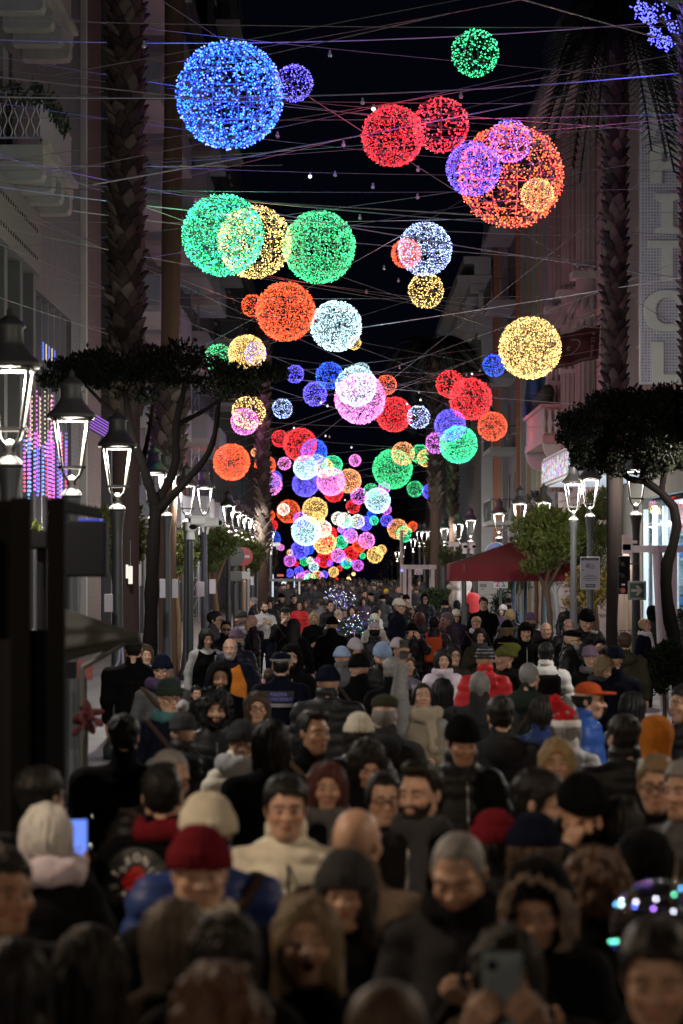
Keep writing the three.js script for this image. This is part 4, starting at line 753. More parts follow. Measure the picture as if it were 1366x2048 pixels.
const CL = {
  black: [0.005, 0.005, 0.0055], soot: [0.011, 0.011, 0.012], navy: [0.007, 0.009, 0.022], grey: [0.11, 0.11, 0.115], dgrey: [0.05, 0.05, 0.054], lgrey: [0.45, 0.45, 0.47], white: [0.66, 0.66, 0.66], cream: [0.62, 0.58, 0.47], beige: [0.42, 0.36, 0.27], lilac: [0.62, 0.54, 0.62],
  olive: [0.055, 0.055, 0.033], green: [0.03, 0.045, 0.035], brown: [0.07, 0.047, 0.034], tan: [0.2, 0.15, 0.11], blue: [0.02, 0.07, 0.3], royal: [0.012, 0.03, 0.13], red: [0.5, 0.02, 0.025], maroon: [0.16, 0.012, 0.02], orange: [0.75, 0.24, 0.03], coral: [0.8, 0.13, 0.04], purple: [0.055, 0.035, 0.075], mauve: [0.17, 0.12, 0.18], sky: [0.24, 0.33, 0.5], ice: [0.5, 0.62, 0.7], pink: [0.6, 0.16, 0.3], silver: [0.4, 0.4, 0.42], moss: [0.10, 0.11, 0.028], teal: [0.06, 0.16, 0.17], yellow: [0.7, 0.5, 0.03],
};
const cloth = (c, kind) => mat(CL[c] ?? c, kind === 'puffer' ? { roughness: 0.55, specularIntensity: 0.5, bump: rep(T.plaster, 3), bs: 0.003 } : kind === 'knit' ? { roughness: 0.95, specularIntensity: 0.1, bump: rep(T.knit, 8), bs: 0.006 } : kind === 'fur' ? { roughness: 1, specularIntensity: 0.1, bump: rep(T.hair, 10), bs: 0.012 } : { roughness: 0.9, specularIntensity: 0.15, tex: rep(T.cloth, 10), bump: rep(T.cloth, 20), bs: 0.0015 });
function person(o) {
  o.la ??= 'down'; o.ra ??= 'down';
  // distance from the size of the head, adjusted so that the height stays human
  const lo = o.child ? 1.1 : o.sex === 'f' ? 1.5 : 1.58, hi = o.child ? 1.45 : o.sex === 'f' ? 1.66 : 1.76;
  let d = o.d ?? F * 0.305 / o.h, y = CAMH - (o.y - VY) * d / F;
  if (!o.d) { if (y < lo) d = (CAMH - lo) * F / (o.y - VY); if (y > hi) d = Math.min((CAMH - hi) * F / Math.max(8, o.y - VY), 200); y = CAMH - (o.y - VY) * d / F; }
  const s = y / 1.62, near = d < 15 ? 2 : d < 27 ? 1 : 0;
  o.dist = d;
  const { geo, arms } = bodyGeometry(o, near);
  const t = shadow(new THREE.Mesh(geo, skinMat(o.skin ?? 'mid'))); t.name = numbered('person'); scene.add(t);
  t.position.copy(at(o.x, o.y, d)).setY(0); t.scale.setScalar(s); t.rotation.y = (o.yaw ?? 0) * Math.PI / 180;
  const back = headMatrix(o), hp = V(0, 0, 0).applyMatrix4(back).applyAxisAngle(V(0, 1, 0), t.rotation.y);
  t.position.x -= hp.x * s; t.position.z -= hp.z * s * 0.0;
  t.position.y = ground(d) + (y - hp.y * s);
  if (Math.abs(t.position.y) > 0.001) { t.scale.setScalar((y - ground(d)) / hp.y); t.position.y = ground(d); }
  tag(t, o.label, 'person', 'people walking in the crowded street');
  const hx = near ? 0.0075 : 0.0105;
  const onHead = (n, g, m) => { const q = part(n, g, m, t); q.applyMatrix4(back); return q; };
  const hc = HC[o.hc ?? 'dark'], hairM = mat(hc, { roughness: 0.6, specularIntensity: 0.5, tex: rep(T.hair, 6), bump: rep(T.hair, 6), bs: 0.004 });
  if (o.hair) onHead('hair', headwear(o.hair, HAIR, hx, o.hat === 'hood' ? 'hood' : o.hat && o.hat !== 'band' ? (o.hat.includes('cap') ? 'cap' : 'hat') : undefined), hairM);
  if (o.beard) onHead('beard', headwear('beard', TRIMS, 0.0065), o.beard === 1 ? hairM : mat(HC[o.beard], { roughness: 0.7 }));
  if (o.hat) { const h = onHead(o.hat === 'hood' ? 'hood' : o.hat === 'band' ? 'headband' : 'hat', headwear(o.hat, HATS, hx), cloth(o.hatc ?? 'black', o.hat === 'fur' ? 'fur' : o.hat === 'hood' || o.hat.includes('cap') ? undefined : 'knit'));
    for (const q of o.trim ? o.trim.split(' ') : []) part(q.includes('pom') ? 'pompom' : q === 'cuff' ? 'cuff' : 'fur_trim', headwear(q, TRIMS, hx), cloth(o.trimc ?? 'white', 'fur'), h); }
  if (o.mask) onHead('face_mask', headwear('mask', TRIMS, 0.007), cloth(o.mask));
  if (o.glasses) { const g = onHead('glasses', glassesGeo(), MT.black); if (o.glasses === 2) part('lens', lensGeo(), MT.glassDark, g); }
  // clothes
  const jf = jacketField(o), kind = (o.jacket ?? 'puffer').includes('puffer') ? 'puffer' : undefined, J = JACKET[o.jacket ?? 'puffer'];
  const top = Math.max(1.62, ...arms.map((a) => Math.max(a.el[1], a.wr[1]) + 0.12));
  const ck = JSON.stringify([o.jacket, o.sex, o.la, o.ra, o.wide, near, Math.floor(hash(o.x, o.y, 8) * 4)]);
  const jacket = part('jacket', once('j' + ck, () => net(jf, [-0.5, J.hem - 0.05, -0.42], [0.5, top, 0.52], near === 2 ? 0.0135 : near ? 0.017 : 0.023)), cloth(o.c ?? 'black', kind), t);
  part('trousers', once('tr' + (o.stride ?? 0.04) + near, () => net(U(0.03, cap(0, 0.95, 0, 0, 0.9, 0, 0.15, 0.155, 0.78), ...[1, -1].flatMap((s) => { const lm = o.stride ?? 0.04; return [cap(s * 0.09, 0.9, 0, s * 0.095, 0.5, s * lm, 0.103, 0.08), cap(s * 0.095, 0.5, s * lm, s * 0.1, 0.11, s * lm * 1.3 - 0.02, 0.08, 0.066)]; })), [-0.3, 0.02, -0.3], [0.3, 1.15, 0.3], 0.032)), cloth(o.tc ?? 'navy'), t);
  for (const s2 of [1, -1]) part('shoe', once('shoe', () => rbox(0.095, 0.085, 0.27, 0, 0.0425, 0.03, 0.035, 2)), MT.black, t).position.set(s2 * 0.1, 0, s2 * (o.stride ?? 0.04) * 1.3);
  const front = Math.cos((o.yaw ?? 0) * Math.PI / 180), jit = hash(o.x, o.y, 12);
  if (o.zip || (front > 0.6 && d < 50 && jit < 0.75 && !o.vest)) part('zip', patch(jf, 1, 0.014, 0.46, 0.004, 1.17, 1, 24, 0.002), o.zip ? mat([0.03, 0.03, 0.03]) : mat([0.12, 0.12, 0.125], { metalness: 0.5, roughness: 0.4 }), jacket);
  if (front < -0.5 && d < 40 && !o.extra && !o.pack && J.q === 0) { part('seam', patch(jf, -1, 0.3, 0.007, 0, 1.3, 20, 1, -0.004), MT.black, jacket); part('seam', patch(jf, -1, 0.007, 0.42, 0, 1.08, 1, 20, -0.004), MT.black, jacket); }
  if (jit > 0.78 && d < 60 && !o.vest && !o.pack && !o.extra && !o.strap) { o.strap = jit > 0.89 ? 1 : -1; o.strapc = jit > 0.85 ? 'brown' : 'dgrey'; }
  if (o.scarf) part('scarf', once('scarf' + near + (o.bigscarf ? 1 : 0), () => { const b = o.bigscarf ? 1.3 : 1; return net(lumps(U(0.03, (x, y, z) => { const a = Math.hypot(x / 1.05, z + 0.01) - 0.085 * b, c = (y - 1.475 - (o.bigscarf ? 0.01 : 0)); return Math.sqrt(a * a + c * c * 0.7) - 0.04 * b; }, cap(0.045, 1.43, 0.1, 0.06, 1.2, 0.15, 0.04, 0.045, 0.6)), 0.03, 24), [-0.22, 1.1, -0.22], [0.22, 1.62, 0.24], near ? 0.013 : 0.018); }), cloth(o.scarf, 'knit'), t);
  if (o.vest) { part('vest', net(AND(0.01, GROW(jf, 0.024), (x, y, z) => Math.max(0.93 - y, y - 1.47, Math.abs(x) - 0.2 + Math.max(0, y - 1.2) * 0.35), (x, y, z) => -(Math.hypot(x / 1.1, (y - 1.5)) - 0.11)), [-0.3, 0.85, -0.35], [0.3, 1.52, 0.35], 0.019), cloth(o.vest), t); }
  if (o.strap) part('strap', net(AND(0.006, GROW(jf, 0.02), (x, y, z) => Math.abs(x * o.strap + (y - 1.2) * 0.75) - 0.024, (x, y, z) => Math.max(1.0 - y, y - 1.46)), [-0.35, 0.95, -0.35], [0.35, 1.5, 0.35], 0.012), cloth(o.strapc ?? 'tan'), t);
  if (o.pack) { const b = part('backpack', rbox(0.29, 0.42, 0.14, 0, 1.2, -0.27, 0.05, 3), cloth(o.pack), t); part('pocket', rbox(0.22, 0.17, 0.05, 0, 1.1, -0.355, 0.02, 2), cloth(o.pack), b); for (const s2 of [1, -1]) part('shoulder_strap', tube([V(s2 * 0.1, 1.35, -0.22), V(s2 * 0.115, 1.47, -0.06), V(s2 * 0.115, 1.4, 0.12), V(s2 * 0.13, 1.1, 0.17), V(s2 * 0.14, 1.03, -0.2)], 0.02, 20, 5), cloth(o.pack), b); }
  if (o.extra) o.extra(t, jf, jacket, o);
  t.updateMatrixWorld(true);
  if (o.phone) {                                                   // the phone is held but is a thing of its own
    const a = arms.find((q) => (o.phone.arm ?? 'la') === (q.s > 0 ? 'la' : 'ra')), two = o.la === o.ra;
    const p = a.hand.clone(); if (two) p.x = 0;
    p.addScaledVector(a.palm, 0.012);
    p.applyMatrix4(t.matrixWorld);
    const ph = thing('phone', o.phone.label, 'phone', p, (o.yaw ?? 0) * Math.PI / 180 + (o.phone.spin ?? 0), 'phones held up in the crowd');
    ph.rotation.x = o.phone.tilt ?? 0; ph.rotation.order = 'YXZ'; ph.scale.setScalar(s * (o.phone.k ?? 1));
    if (o.phone.flat) ph.rotation.z = Math.PI / 2;
    part('phone_case', rbox(0.078, 0.16, 0.0095, 0, 0.03, 0, 0.012, 3), cloth(o.phone.c ?? 'black'), ph);
    part('phone_screen', new THREE.PlaneGeometry(0.069, 0.148).rotateY(Math.PI).translate(0, 0.03, -0.0056), o.phone.on ?? mat([0.02, 0.02, 0.02], { roughness: 0.1 }), ph);
    part('phone_camera', new THREE.CylinderGeometry(0.011, 0.011, 0.004, 14).rotateX(Math.PI / 2).translate(-0.02, 0.085, 0.0065), MT.black, ph);
  }
  return t;
}
// ---------------------------------------------------------------- palms and trees
const bootGeo = (() => {                                           // an old leaf base on a palm trunk: a curved pointed scale
  const g = new THREE.SphereGeometry(1, 8, 6), p = g.attributes.position;
  for (let i = 0; i < p.count; i++) { const y = p.getY(i), w = 1 - 0.55 * Math.max(0, y); p.setXYZ(i, p.getX(i) * 0.105 * w, y * 0.15, p.getZ(i) * 0.045 + 0.05 * y * y + 0.03 * y); }
  g.computeVertexNormals();
  return g;
})();
const boots = [[0.055, 0.04, 0.036], [0.08, 0.06, 0.05], [0.035, 0.026, 0.024], [0.13, 0.105, 0.09]].map((c) => mat(c, { tex: T.grain, roughness: 0.9, specularIntensity: 0.3 }));
function palm(label, x, d, top, r, y0, y1, o = {}) {               // boots between heights y0 and y1
  const t = thing('palm_tree', label, 'palm tree', V(x, ground(d), -d), 0, 'palms along the street');
  reseed(Math.abs(x * 100 + d * 7) | 0);
  const pts = []; for (let i = 0; i <= 10; i++) pts.push([r * (i === 0 ? 1.25 : 0.92 + 0.06 * Math.sin(i * 2.1)), top * i / 10]);
  const tr = part('trunk', lathe([...pts, [0, top]], 14), mat(o.bark ?? [0.075, 0.05, 0.04], { tex: rep(T.plaster, 3), bump: rep(T.plaster, 6), bs: 0.03, roughness: 0.95, specularIntensity: 0.15 }), t);
  if (o.lean) tr.rotation.z = o.lean;
  const s = o.s ?? 1, rowsN = Math.floor((y1 - y0) / (0.165 * s)), nn = o.n ?? 7;
  for (let k = 0; k < rowsN; k++) for (let i = 0; i < nn; i++) {
    const a = (i + (k % 2) * 0.5 + k * 0.13) / nn * Math.PI * 2, b = part('leaf_base', bootGeo, boots[Math.floor(rnd() * 4)], tr);
    const br = (r * 0.96 + (o.bulge ? 0.14 * Math.sin(Math.PI * k / rowsN) : 0));
    b.rotation.set(0, a, 0); b.position.set(Math.sin(a) * br, y0 + (k + rr(-0.2, 0.2)) * 0.165 * s, Math.cos(a) * br);
    b.rotateX(rr(0.05, 0.4)); b.scale.set(s * rr(0.9, 1.25), s * rr(0.85, 1.3), s * rr(0.9, 1.4));
  }
  if (o.crown) {
    const cr = new THREE.Group(); cr.name = 'crown'; cr.position.y = top; t.add(cr);
    const fm = mat([0.007, 0.010, 0.005], { side: THREE.DoubleSide, roughness: 0.7 });
    for (let i = 0; i < 34; i++) {
      const a = i * 2.4, up = 0.9 - (i / 34) * 1.5, L = (o.crown === 1 ? 2.3 : o.crown) + rr(-0.2, 0.3), P = [], dir = V(Math.sin(a), 0, Math.cos(a)), lf = [];
      for (let k = 0; k <= 12; k++) { const u = k / 12; P.push(V(dir.x * L * u * 0.8, up * u * 1.4 - 1.9 * u * u * (1.1 - up * 0.3), dir.z * L * u * 0.8)); }
      lf.push(tube(P, 0.018, 12, 4));
      for (let k = 2; k <= 12; k++) for (const sd of [-1, 1]) for (const h of [0, 0.33, 0.66]) {
        const c = P[k].clone().lerp(P[Math.max(0, k - 1)], h), sd3 = V(dir.z * sd, -0.45, -dir.x * sd).normalize(), len = 0.55 * Math.sin(Math.PI * (k - h) / 13.5) + 0.15;
        const tip = c.clone().addScaledVector(sd3, len).addScaledVector(dir, len * 0.55), w = dir.clone().multiplyScalar(0.04);
        const g = new THREE.BufferGeometry(); g.setAttribute('position', new THREE.Float32BufferAttribute([...c.clone().sub(w).toArray(), ...c.clone().add(w).toArray(), ...tip.toArray()], 3)); g.computeVertexNormals(); lf.push(g);
      }
      part('frond', lf, fm, cr);
    }
  }
  return t;
}
palm('nearest left palm with a scaly purple-brown trunk rising out of the frame', -3.2, 47.5, 11.8, 0.215, 4.9, 11.4, { n: 8, bark: [0.06, 0.042, 0.04] });
palm('smooth trunked palm on the left with a scaly swollen collar behind the dark tree', -3.98, 72, 15.2, 0.235, 4.6, 7.5, { n: 8, s: 1.15, bulge: 1, bark: [0.13, 0.08, 0.055], lean: -0.014 });
palm('palm on the right with drooping fronds and a thick grey scaly trunk', 4.98, 60, 12.9, 0.17, 5.0, 12.7, { n: 7, crown: 1.35, bark: [0.018, 0.014, 0.013] });
palm('rough dark palm trunk at the right edge in front of the sign', 5.36, 50, 11.4, 0.16, 5.4, 11.3, { n: 8, s: 0.8, bark: [0.05, 0.026, 0.02] });
palm('thin dark palm trunk behind the orange globe on the left', -3.02, 120, 12.5, 0.2, 3, 12, { n: 6, s: 1.3 });
palm('dark palm with wide crown above the green globes on the right', 3.7, 134, 11.8, 0.21, 5, 11.4, { n: 6, s: 1.3, crown: 1 });
palm('second dark palm trunk beside the lamp row on the right', 4.9, 148, 11.4, 0.19, 5, 11, { n: 6, s: 1.3, crown: 1 });

const leafGeo = (L, W, fold = 0.25) => { const g = new THREE.BufferGeometry(); g.setAttribute('position', new THREE.Float32BufferAttribute([0, 0, 0, W / 2, L * 0.45, fold * W, 0, L * 0.5, 0, 0, 0, 0, 0, L * 0.5, 0, -W / 2, L * 0.45, fold * W, 0, L * 0.5, 0, W / 2, L * 0.45, fold * W, 0, L, -fold * W, 0, L * 0.5, 0, 0, L, -fold * W, -W / 2, L * 0.45, fold * W], 3)); g.computeVertexNormals(); return g; };
const leafMat = (c) => mat(c, { side: THREE.DoubleSide, roughness: 0.6, specularIntensity: c[1] < 0.02 ? 0.15 : 0.6, transmission: 0.3, thickness: 0 });
function crown(parent, clumps, n, L, W, color, droop = 0) {        // leaves through the volume of overlapping clumps [x, y, z, rx, ry, rz]
  const vol = clumps.map((c) => c[3] * c[4] * c[5]), tot = vol.reduce((a, b) => a + b), per = clumps.map((c, i) => Math.max(8, Math.round(n * vol[i] / tot)));
  const im = new THREE.InstancedMesh(leafGeo(L, W), leafMat(color), per.reduce((a, b) => a + b)), q = new THREE.Quaternion(), e = new THREE.Euler(), col = new THREE.Color();
  let k = 0;
  clumps.forEach((c, i) => {
    for (let j = 0; j < per[i]; j++) {
      const p = onSphere().multiplyScalar(Math.pow(rnd(), 0.42)), s = rr(0.65, 1.3);
      e.set(rr(-1.3, 1.3) + droop, rr(0, 6.283), rr(-1.3, 1.3)); q.setFromEuler(e);
      im.setMatrixAt(k, M4(V(c[0] + p.x * c[3], c[1] + p.y * c[4], c[2] + p.z * c[5]), q, V(s, s, s)));
      const t = rr(0.6, 1.35); im.setColorAt(k++, col.setRGB(t * rr(0.9, 1.15), t, t * rr(0.75, 1.0)));
    }
  });
  im.name = 'crown'; im.userData.kind = 'stuff'; shadow(im); parent.add(im);
  return im;
}
function clumpsIn(n, x, y, z, rx, ry, rz, r) { const L = []; for (let i = 0; i < n; i++) { const p = onSphere().multiplyScalar(Math.pow(rnd(), 0.5)); L.push([x + p.x * rx, y + p.y * ry, z + p.z * rz, r * rr(0.7, 1.3), r * rr(0.5, 0.85), r * rr(0.7, 1.3)]); } return L; }
const barkM = (c) => mat(c, { tex: rep(T.plaster, 2), bump: rep(T.plaster, 5), bs: 0.02, roughness: 0.95, specularIntensity: 0.15 });
function limbs(parent, list, m) { for (const [pts, r0, r1] of list) { // tapered limbs
  const c = new THREE.CatmullRomCurve3(pts), n = 14, g = new THREE.TubeGeometry(c, n, 1, 9, false), p = g.attributes.position;
  for (let i = 0; i <= n; i++) { const q = c.getPointAt(i / n), r = lerp(r0, r1, i / n) * (1 + 0.12 * Math.sin(i * 2.3)); for (let j = 0; j <= 9; j++) { const k = i * 10 + j; p.setXYZ(k, q.x + (p.getX(k) - q.x) * r, q.y + (p.getY(k) - q.y) * r, q.z + (p.getZ(k) - q.z) * r); } }
  g.computeVertexNormals(); part(list.indexOf(list.find((l) => l[0] === pts)) ? 'limb' : 'trunk', g, m, parent);
} }
{ // the dark umbrella-clipped tree on the left
  const d = 44.6, P = (px, py, dd = 0) => at(px, py, d + dd).sub(V(at(300, 0, d).x, 0, -d)), t = thing('umbrella_tree', 'dark tree on the left clipped flat like an umbrella over the lamps', 'tree', V(at(300, 0, d).x, 0, -d));
  reseed(60); const b = barkM([0.006, 0.005, 0.0048]);
  limbs(t, [[[V(-0.05, 0, 0), P(302, 1230), P(306, 1100), P(312, 1010)], 0.11, 0.085], [[P(312, 1012), P(285, 930, -0.3), P(262, 860, -0.5), P(250, 780, -0.6)], 0.075, 0.04], [[P(312, 1010), P(350, 930, 0.3), P(352, 850, 0.4), P(370, 770, 0.4)], 0.07, 0.04], [[P(318, 1020), P(370, 965, -0.3), P(420, 900, -0.2), P(440, 790)], 0.06, 0.03], [[P(262, 860, -0.5), P(215, 815, -0.5), P(170, 770, -0.6)], 0.04, 0.018], [[P(352, 850, 0.4), P(410, 820, 0.8), P(470, 780, 0.6)], 0.04, 0.018], [[P(285, 930, -0.3), P(300, 850, 0.6), P(310, 770, 0.9)], 0.04, 0.02]], b);
  const C = []; for (let i = 0; i < 130; i++) { const px = rr(85, 560), e = 1 - ((px - 320) / 260) ** 2, py = 758 - rr(-26, 52) * Math.max(0.25, e) + 14 * Math.sin(px * 0.03); C.push([...P(px, py + (hash(i, 2, 2) - 0.5) * 16, rr(-1.5, 1.5) * Math.sqrt(Math.max(0.1, e))).toArray(), rr(0.12, 0.3), rr(0.05, 0.14), rr(0.12, 0.34)]); }
  crown(t, C, 11000, 0.075, 0.036, [0.011, 0.014, 0.009]);
}
{ // its counterpart on the right, with a twisted trunk
  const d = 48, X0 = at(1340, 0, d).x, P = (px, py, dd = 0) => at(px, py, d + dd).sub(V(X0, 0, -d)), t = thing('umbrella_tree', 'black dense tree on the right above a twisted trunk', 'tree', V(X0, 0, -d));
  reseed(61); const b = barkM([0.006, 0.005, 0.0048]);
  limbs(t, [[[V(0.15, 0, 0), P(1362, 1450), P(1352, 1300), P(1335, 1210), P(1333, 1130), P(1352, 1070), P(1350, 1020), P(1322, 985), P(1290, 962)], 0.13, 0.06], [[P(1290, 962), P(1255, 955), P(1230, 900)], 0.055, 0.03], [[P(1322, 985), P(1330, 940), P(1345, 880)], 0.05, 0.03], [[P(1290, 962), P(1280, 920, 0.4), P(1260, 870, 0.6)], 0.045, 0.02]], b);
  const C = []; for (let i = 0; i < 95; i++) { const px = rr(1145, 1470), e = Math.sqrt(Math.max(0.05, 1 - ((px - 1300) / 185) ** 2)), py = 895 - rr(-42, 105) * e; C.push([...P(px, py, rr(-1.2, 1.2) * e).toArray(), rr(0.18, 0.34), rr(0.12, 0.24), rr(0.18, 0.34)]); }
  crown(t, C, 26000, 0.085, 0.045, [0.008, 0.010, 0.006]);
}
function streetTree(label, px, d, baseY, topY, halfW, n, color, o = {}) {   // small clipped street tree; sizes in pixels of the photograph
  const c = at(px, baseY, d), X = c.x, h1 = at(px, topY, d).y, h0 = c.y, w = halfW * d / F, t = thing('street_tree', label, 'tree', V(X, ground(d), -d), 0, o.group ?? 'green street trees along the kerbs');
  reseed(px * 3 + d);
  const b = barkM(o.bark ?? [0.12, 0.085, 0.06]), y0 = h0 - ground(d), y1 = h1 - ground(d);
  limbs(t, [[[V(0, 0, 0), V(0.05, y0 * 0.5, 0), V(-0.03, y0, 0)], o.r ?? 0.09, 0.06], [[V(-0.03, y0 * 0.9, 0), V(w * 0.35, lerp(y0, y1, 0.3), 0.1), V(w * 0.5, lerp(y0, y1, 0.6), 0.1)], 0.05, 0.015], [[V(-0.03, y0 * 0.85, 0), V(-w * 0.35, lerp(y0, y1, 0.3), -0.1), V(-w * 0.45, lerp(y0, y1, 0.6), 0)], 0.05, 0.015], [[V(-0.03, y0, 0), V(0.05, lerp(y0, y1, 0.4), 0.15), V(0, lerp(y0, y1, 0.75), 0.1)], 0.05, 0.015]], b);
  crown(t, clumpsIn(o.clumps ?? 30, 0, (y0 + y1) / 2, 0, w * 0.78, (y1 - y0) * 0.42, w * 0.7, w * 0.36), n, o.L ?? 0.13, o.W ?? 0.05, color, 0.3);
}
streetTree('bright green street tree lit by the lamps right of the red umbrella', 1096, 78, 1165, 1005, 80, 9000, [0.12, 0.16, 0.032]);
streetTree('tall green street tree behind the camera notice', 1190, 80, 1190, 975, 74, 8000, [0.09, 0.115, 0.03], { bark: [0.16, 0.10, 0.065] });
streetTree('yellow-green hanging branches above the people left of the green arrow', 1172, 76, 1240, 1120, 56, 2200, [0.2, 0.16, 0.035], { r: 0.05, bark: [0.14, 0.09, 0.06] });
streetTree('pale leaved tree under the edge of the red umbrella', 1112, 96, 1170, 1130, 40, 1200, [0.16, 0.2, 0.13], { r: 0.08, bark: [0.35, 0.36, 0.36] });
streetTree('small tree with a forked trunk behind the triangle poster', 1035, 92, 1190, 1150, 34, 900, [0.05, 0.07, 0.02], { r: 0.08, bark: [0.2, 0.15, 0.11] });
streetTree('dark bluish tree behind the upper right lamps', 1070, 112, 1100, 975, 44, 2400, [0.05, 0.065, 0.06], { group: 'dark trees in front of the right houses' });
streetTree('yellowish tree between the lamps and the white kiosk', 868, 138, 1130, 1075, 26, 1500, [0.10, 0.10, 0.03]);
streetTree('green tree behind the camera pole cluster on the right', 905, 128, 1150, 1085, 34, 1800, [0.045, 0.06, 0.022]);
streetTree('leafy green tree behind the third left lamp with small lights in it', 240, 49, 1150, 1005, 66, 5200, [0.12, 0.15, 0.05], { bark: [0.09, 0.08, 0.07], r: 0.16, L: 0.1 });
streetTree('green street tree just left of the surveillance cameras', 352, 74, 1160, 1025, 54, 4600, [0.09, 0.12, 0.03], { bark: [0.2, 0.13, 0.075] });
streetTree('green street tree with orange lit trunk right of the surveillance cameras', 430, 86, 1160, 1030, 54, 5000, [0.10, 0.14, 0.035], { bark: [0.24, 0.15, 0.08] });
streetTree('green tree around the no-entry sign', 494, 112, 1155, 1065, 40, 3400, [0.09, 0.12, 0.03], { bark: [0.15, 0.11, 0.08] });
streetTree('far dark tree at the end of the left lamp row', 540, 165, 1160, 1085, 24, 1300, [0.035, 0.05, 0.02]);
streetTree('leafy branches at the left edge behind the stall', 45, 36, 1120, 1040, 36, 900, [0.10, 0.12, 0.03], { bark: [0.05, 0.045, 0.04] });
function shrub(label, px, py, d, hw, hh, n, c) { const t = thing('shrub', label, 'shrub', at(px, py, d).setY(ground(d)), 0); reseed(px); const yc = at(px, py, d).y - ground(d), w = hw * d / F, h = hh * d / F; limbs(t, [[[V(0, 0, 0), V(0.03, yc * 0.5, 0), V(0, yc, 0)], 0.04, 0.02]], barkM([0.08, 0.06, 0.045])); crown(t, clumpsIn(18, 0, yc, 0, w * 0.7, h * 0.7, w * 0.6, w * 0.45), n, 0.09, 0.045, c); }
shrub('round dark green shrub left of the red and white inflatable', 873, 1195, 96, 32, 40, 2200, [0.03, 0.06, 0.02]);
shrub('dark shrub behind the triangle poster', 1000, 1205, 94, 26, 34, 1400, [0.025, 0.045, 0.02]);
shrub('dark hedge below the bright shop at the right edge', 1325, 1340, 44, 44, 75, 4200, [0.012, 0.018, 0.008]);
shrub('dark round potted bush at the foot of the white frame', 1262, 1390, 42, 24, 60, 1500, [0.012, 0.018, 0.008]);
{ // fairy lights wound through fronds at the top right
  const t = thing('blue_fairy_lights', 'deep blue fairy lights wound through palm fronds in the top right corner', 'fairy lights', at(1305, 40, 50));
  reseed(19); const L = [], W = [];
  for (const [x0, y0, x1, y1, k] of [[1268, 12, 1340, 92, 80], [1268, 22, 1318, 40, 60], [1295, 70, 1342, 90, 70], [1310, 0, 1350, 60, 30], [1275, 0, 1310, 30, 50], [1325, 10, 1348, 70, 14]]) {
    const a = at(x0, y0, 50), b = at(x1, y1, 50), o = at(1305, 40, 50); W.push(rod(a.clone().sub(o), b.clone().sub(o), 0.008, 0.005, 5));
    for (let i = 0; i < k; i++) { const u = rnd(), q = a.clone().lerp(b, u).sub(o); L.push(new THREE.OctahedronGeometry(0.014).translate(q.x + rr(-0.06, 0.06), q.y + rr(-0.09, 0.07), q.z + rr(-0.2, 0.2))); }
  }
  part('led_string', L, glow([0.35, 0.4, 3.0], 1.1), t, 'stuff'); { const l = new THREE.PointLight(0x5a60ff, 14); l.position.copy(at(1300, 50, 50.6)); l.shadow.radius = 12; l.castShadow = true; l.name = 'fairy_light'; scene.add(l); } part('frond_rib', W, mat([0.04, 0.05, 0.03]), t, 'stuff');
}
// ---------------------------------------------------------------- cables and bare bulbs over the street
function cable(a, b, sag, r, label, m = MT.cable) {
  const mid = a.clone().lerp(b, 0.5), P = []; for (let i = 0; i <= 10; i++) { const u = i / 10, p = a.clone().lerp(b, u); p.y -= sag * 4 * u * (1 - u); P.push(p.sub(mid)); }
  const t = part('cable', new THREE.TubeGeometry(new THREE.CatmullRomCurve3(P), 16, r, 5, false), m, scene);
  t.position.copy(mid);
  return tag(t, label, 'cable', label);
}
const toWalls = (a, b) => {                                         // a cable runs on to the house fronts
  const ext = (p, q) => { const dx = p.x - q.x, lim = dx < 0 ? -6.9 : 7.6, t = dx ? clamp((lim - p.x) / dx, 0, 1.2) : 0; return p.clone().addScaledVector(p.clone().sub(q), t); };
  return [ext(a, b), ext(b, a)];
};
const thick = 'thick pale cable carrying the globes across the street', thin = 'thin grey wire strung across the street';
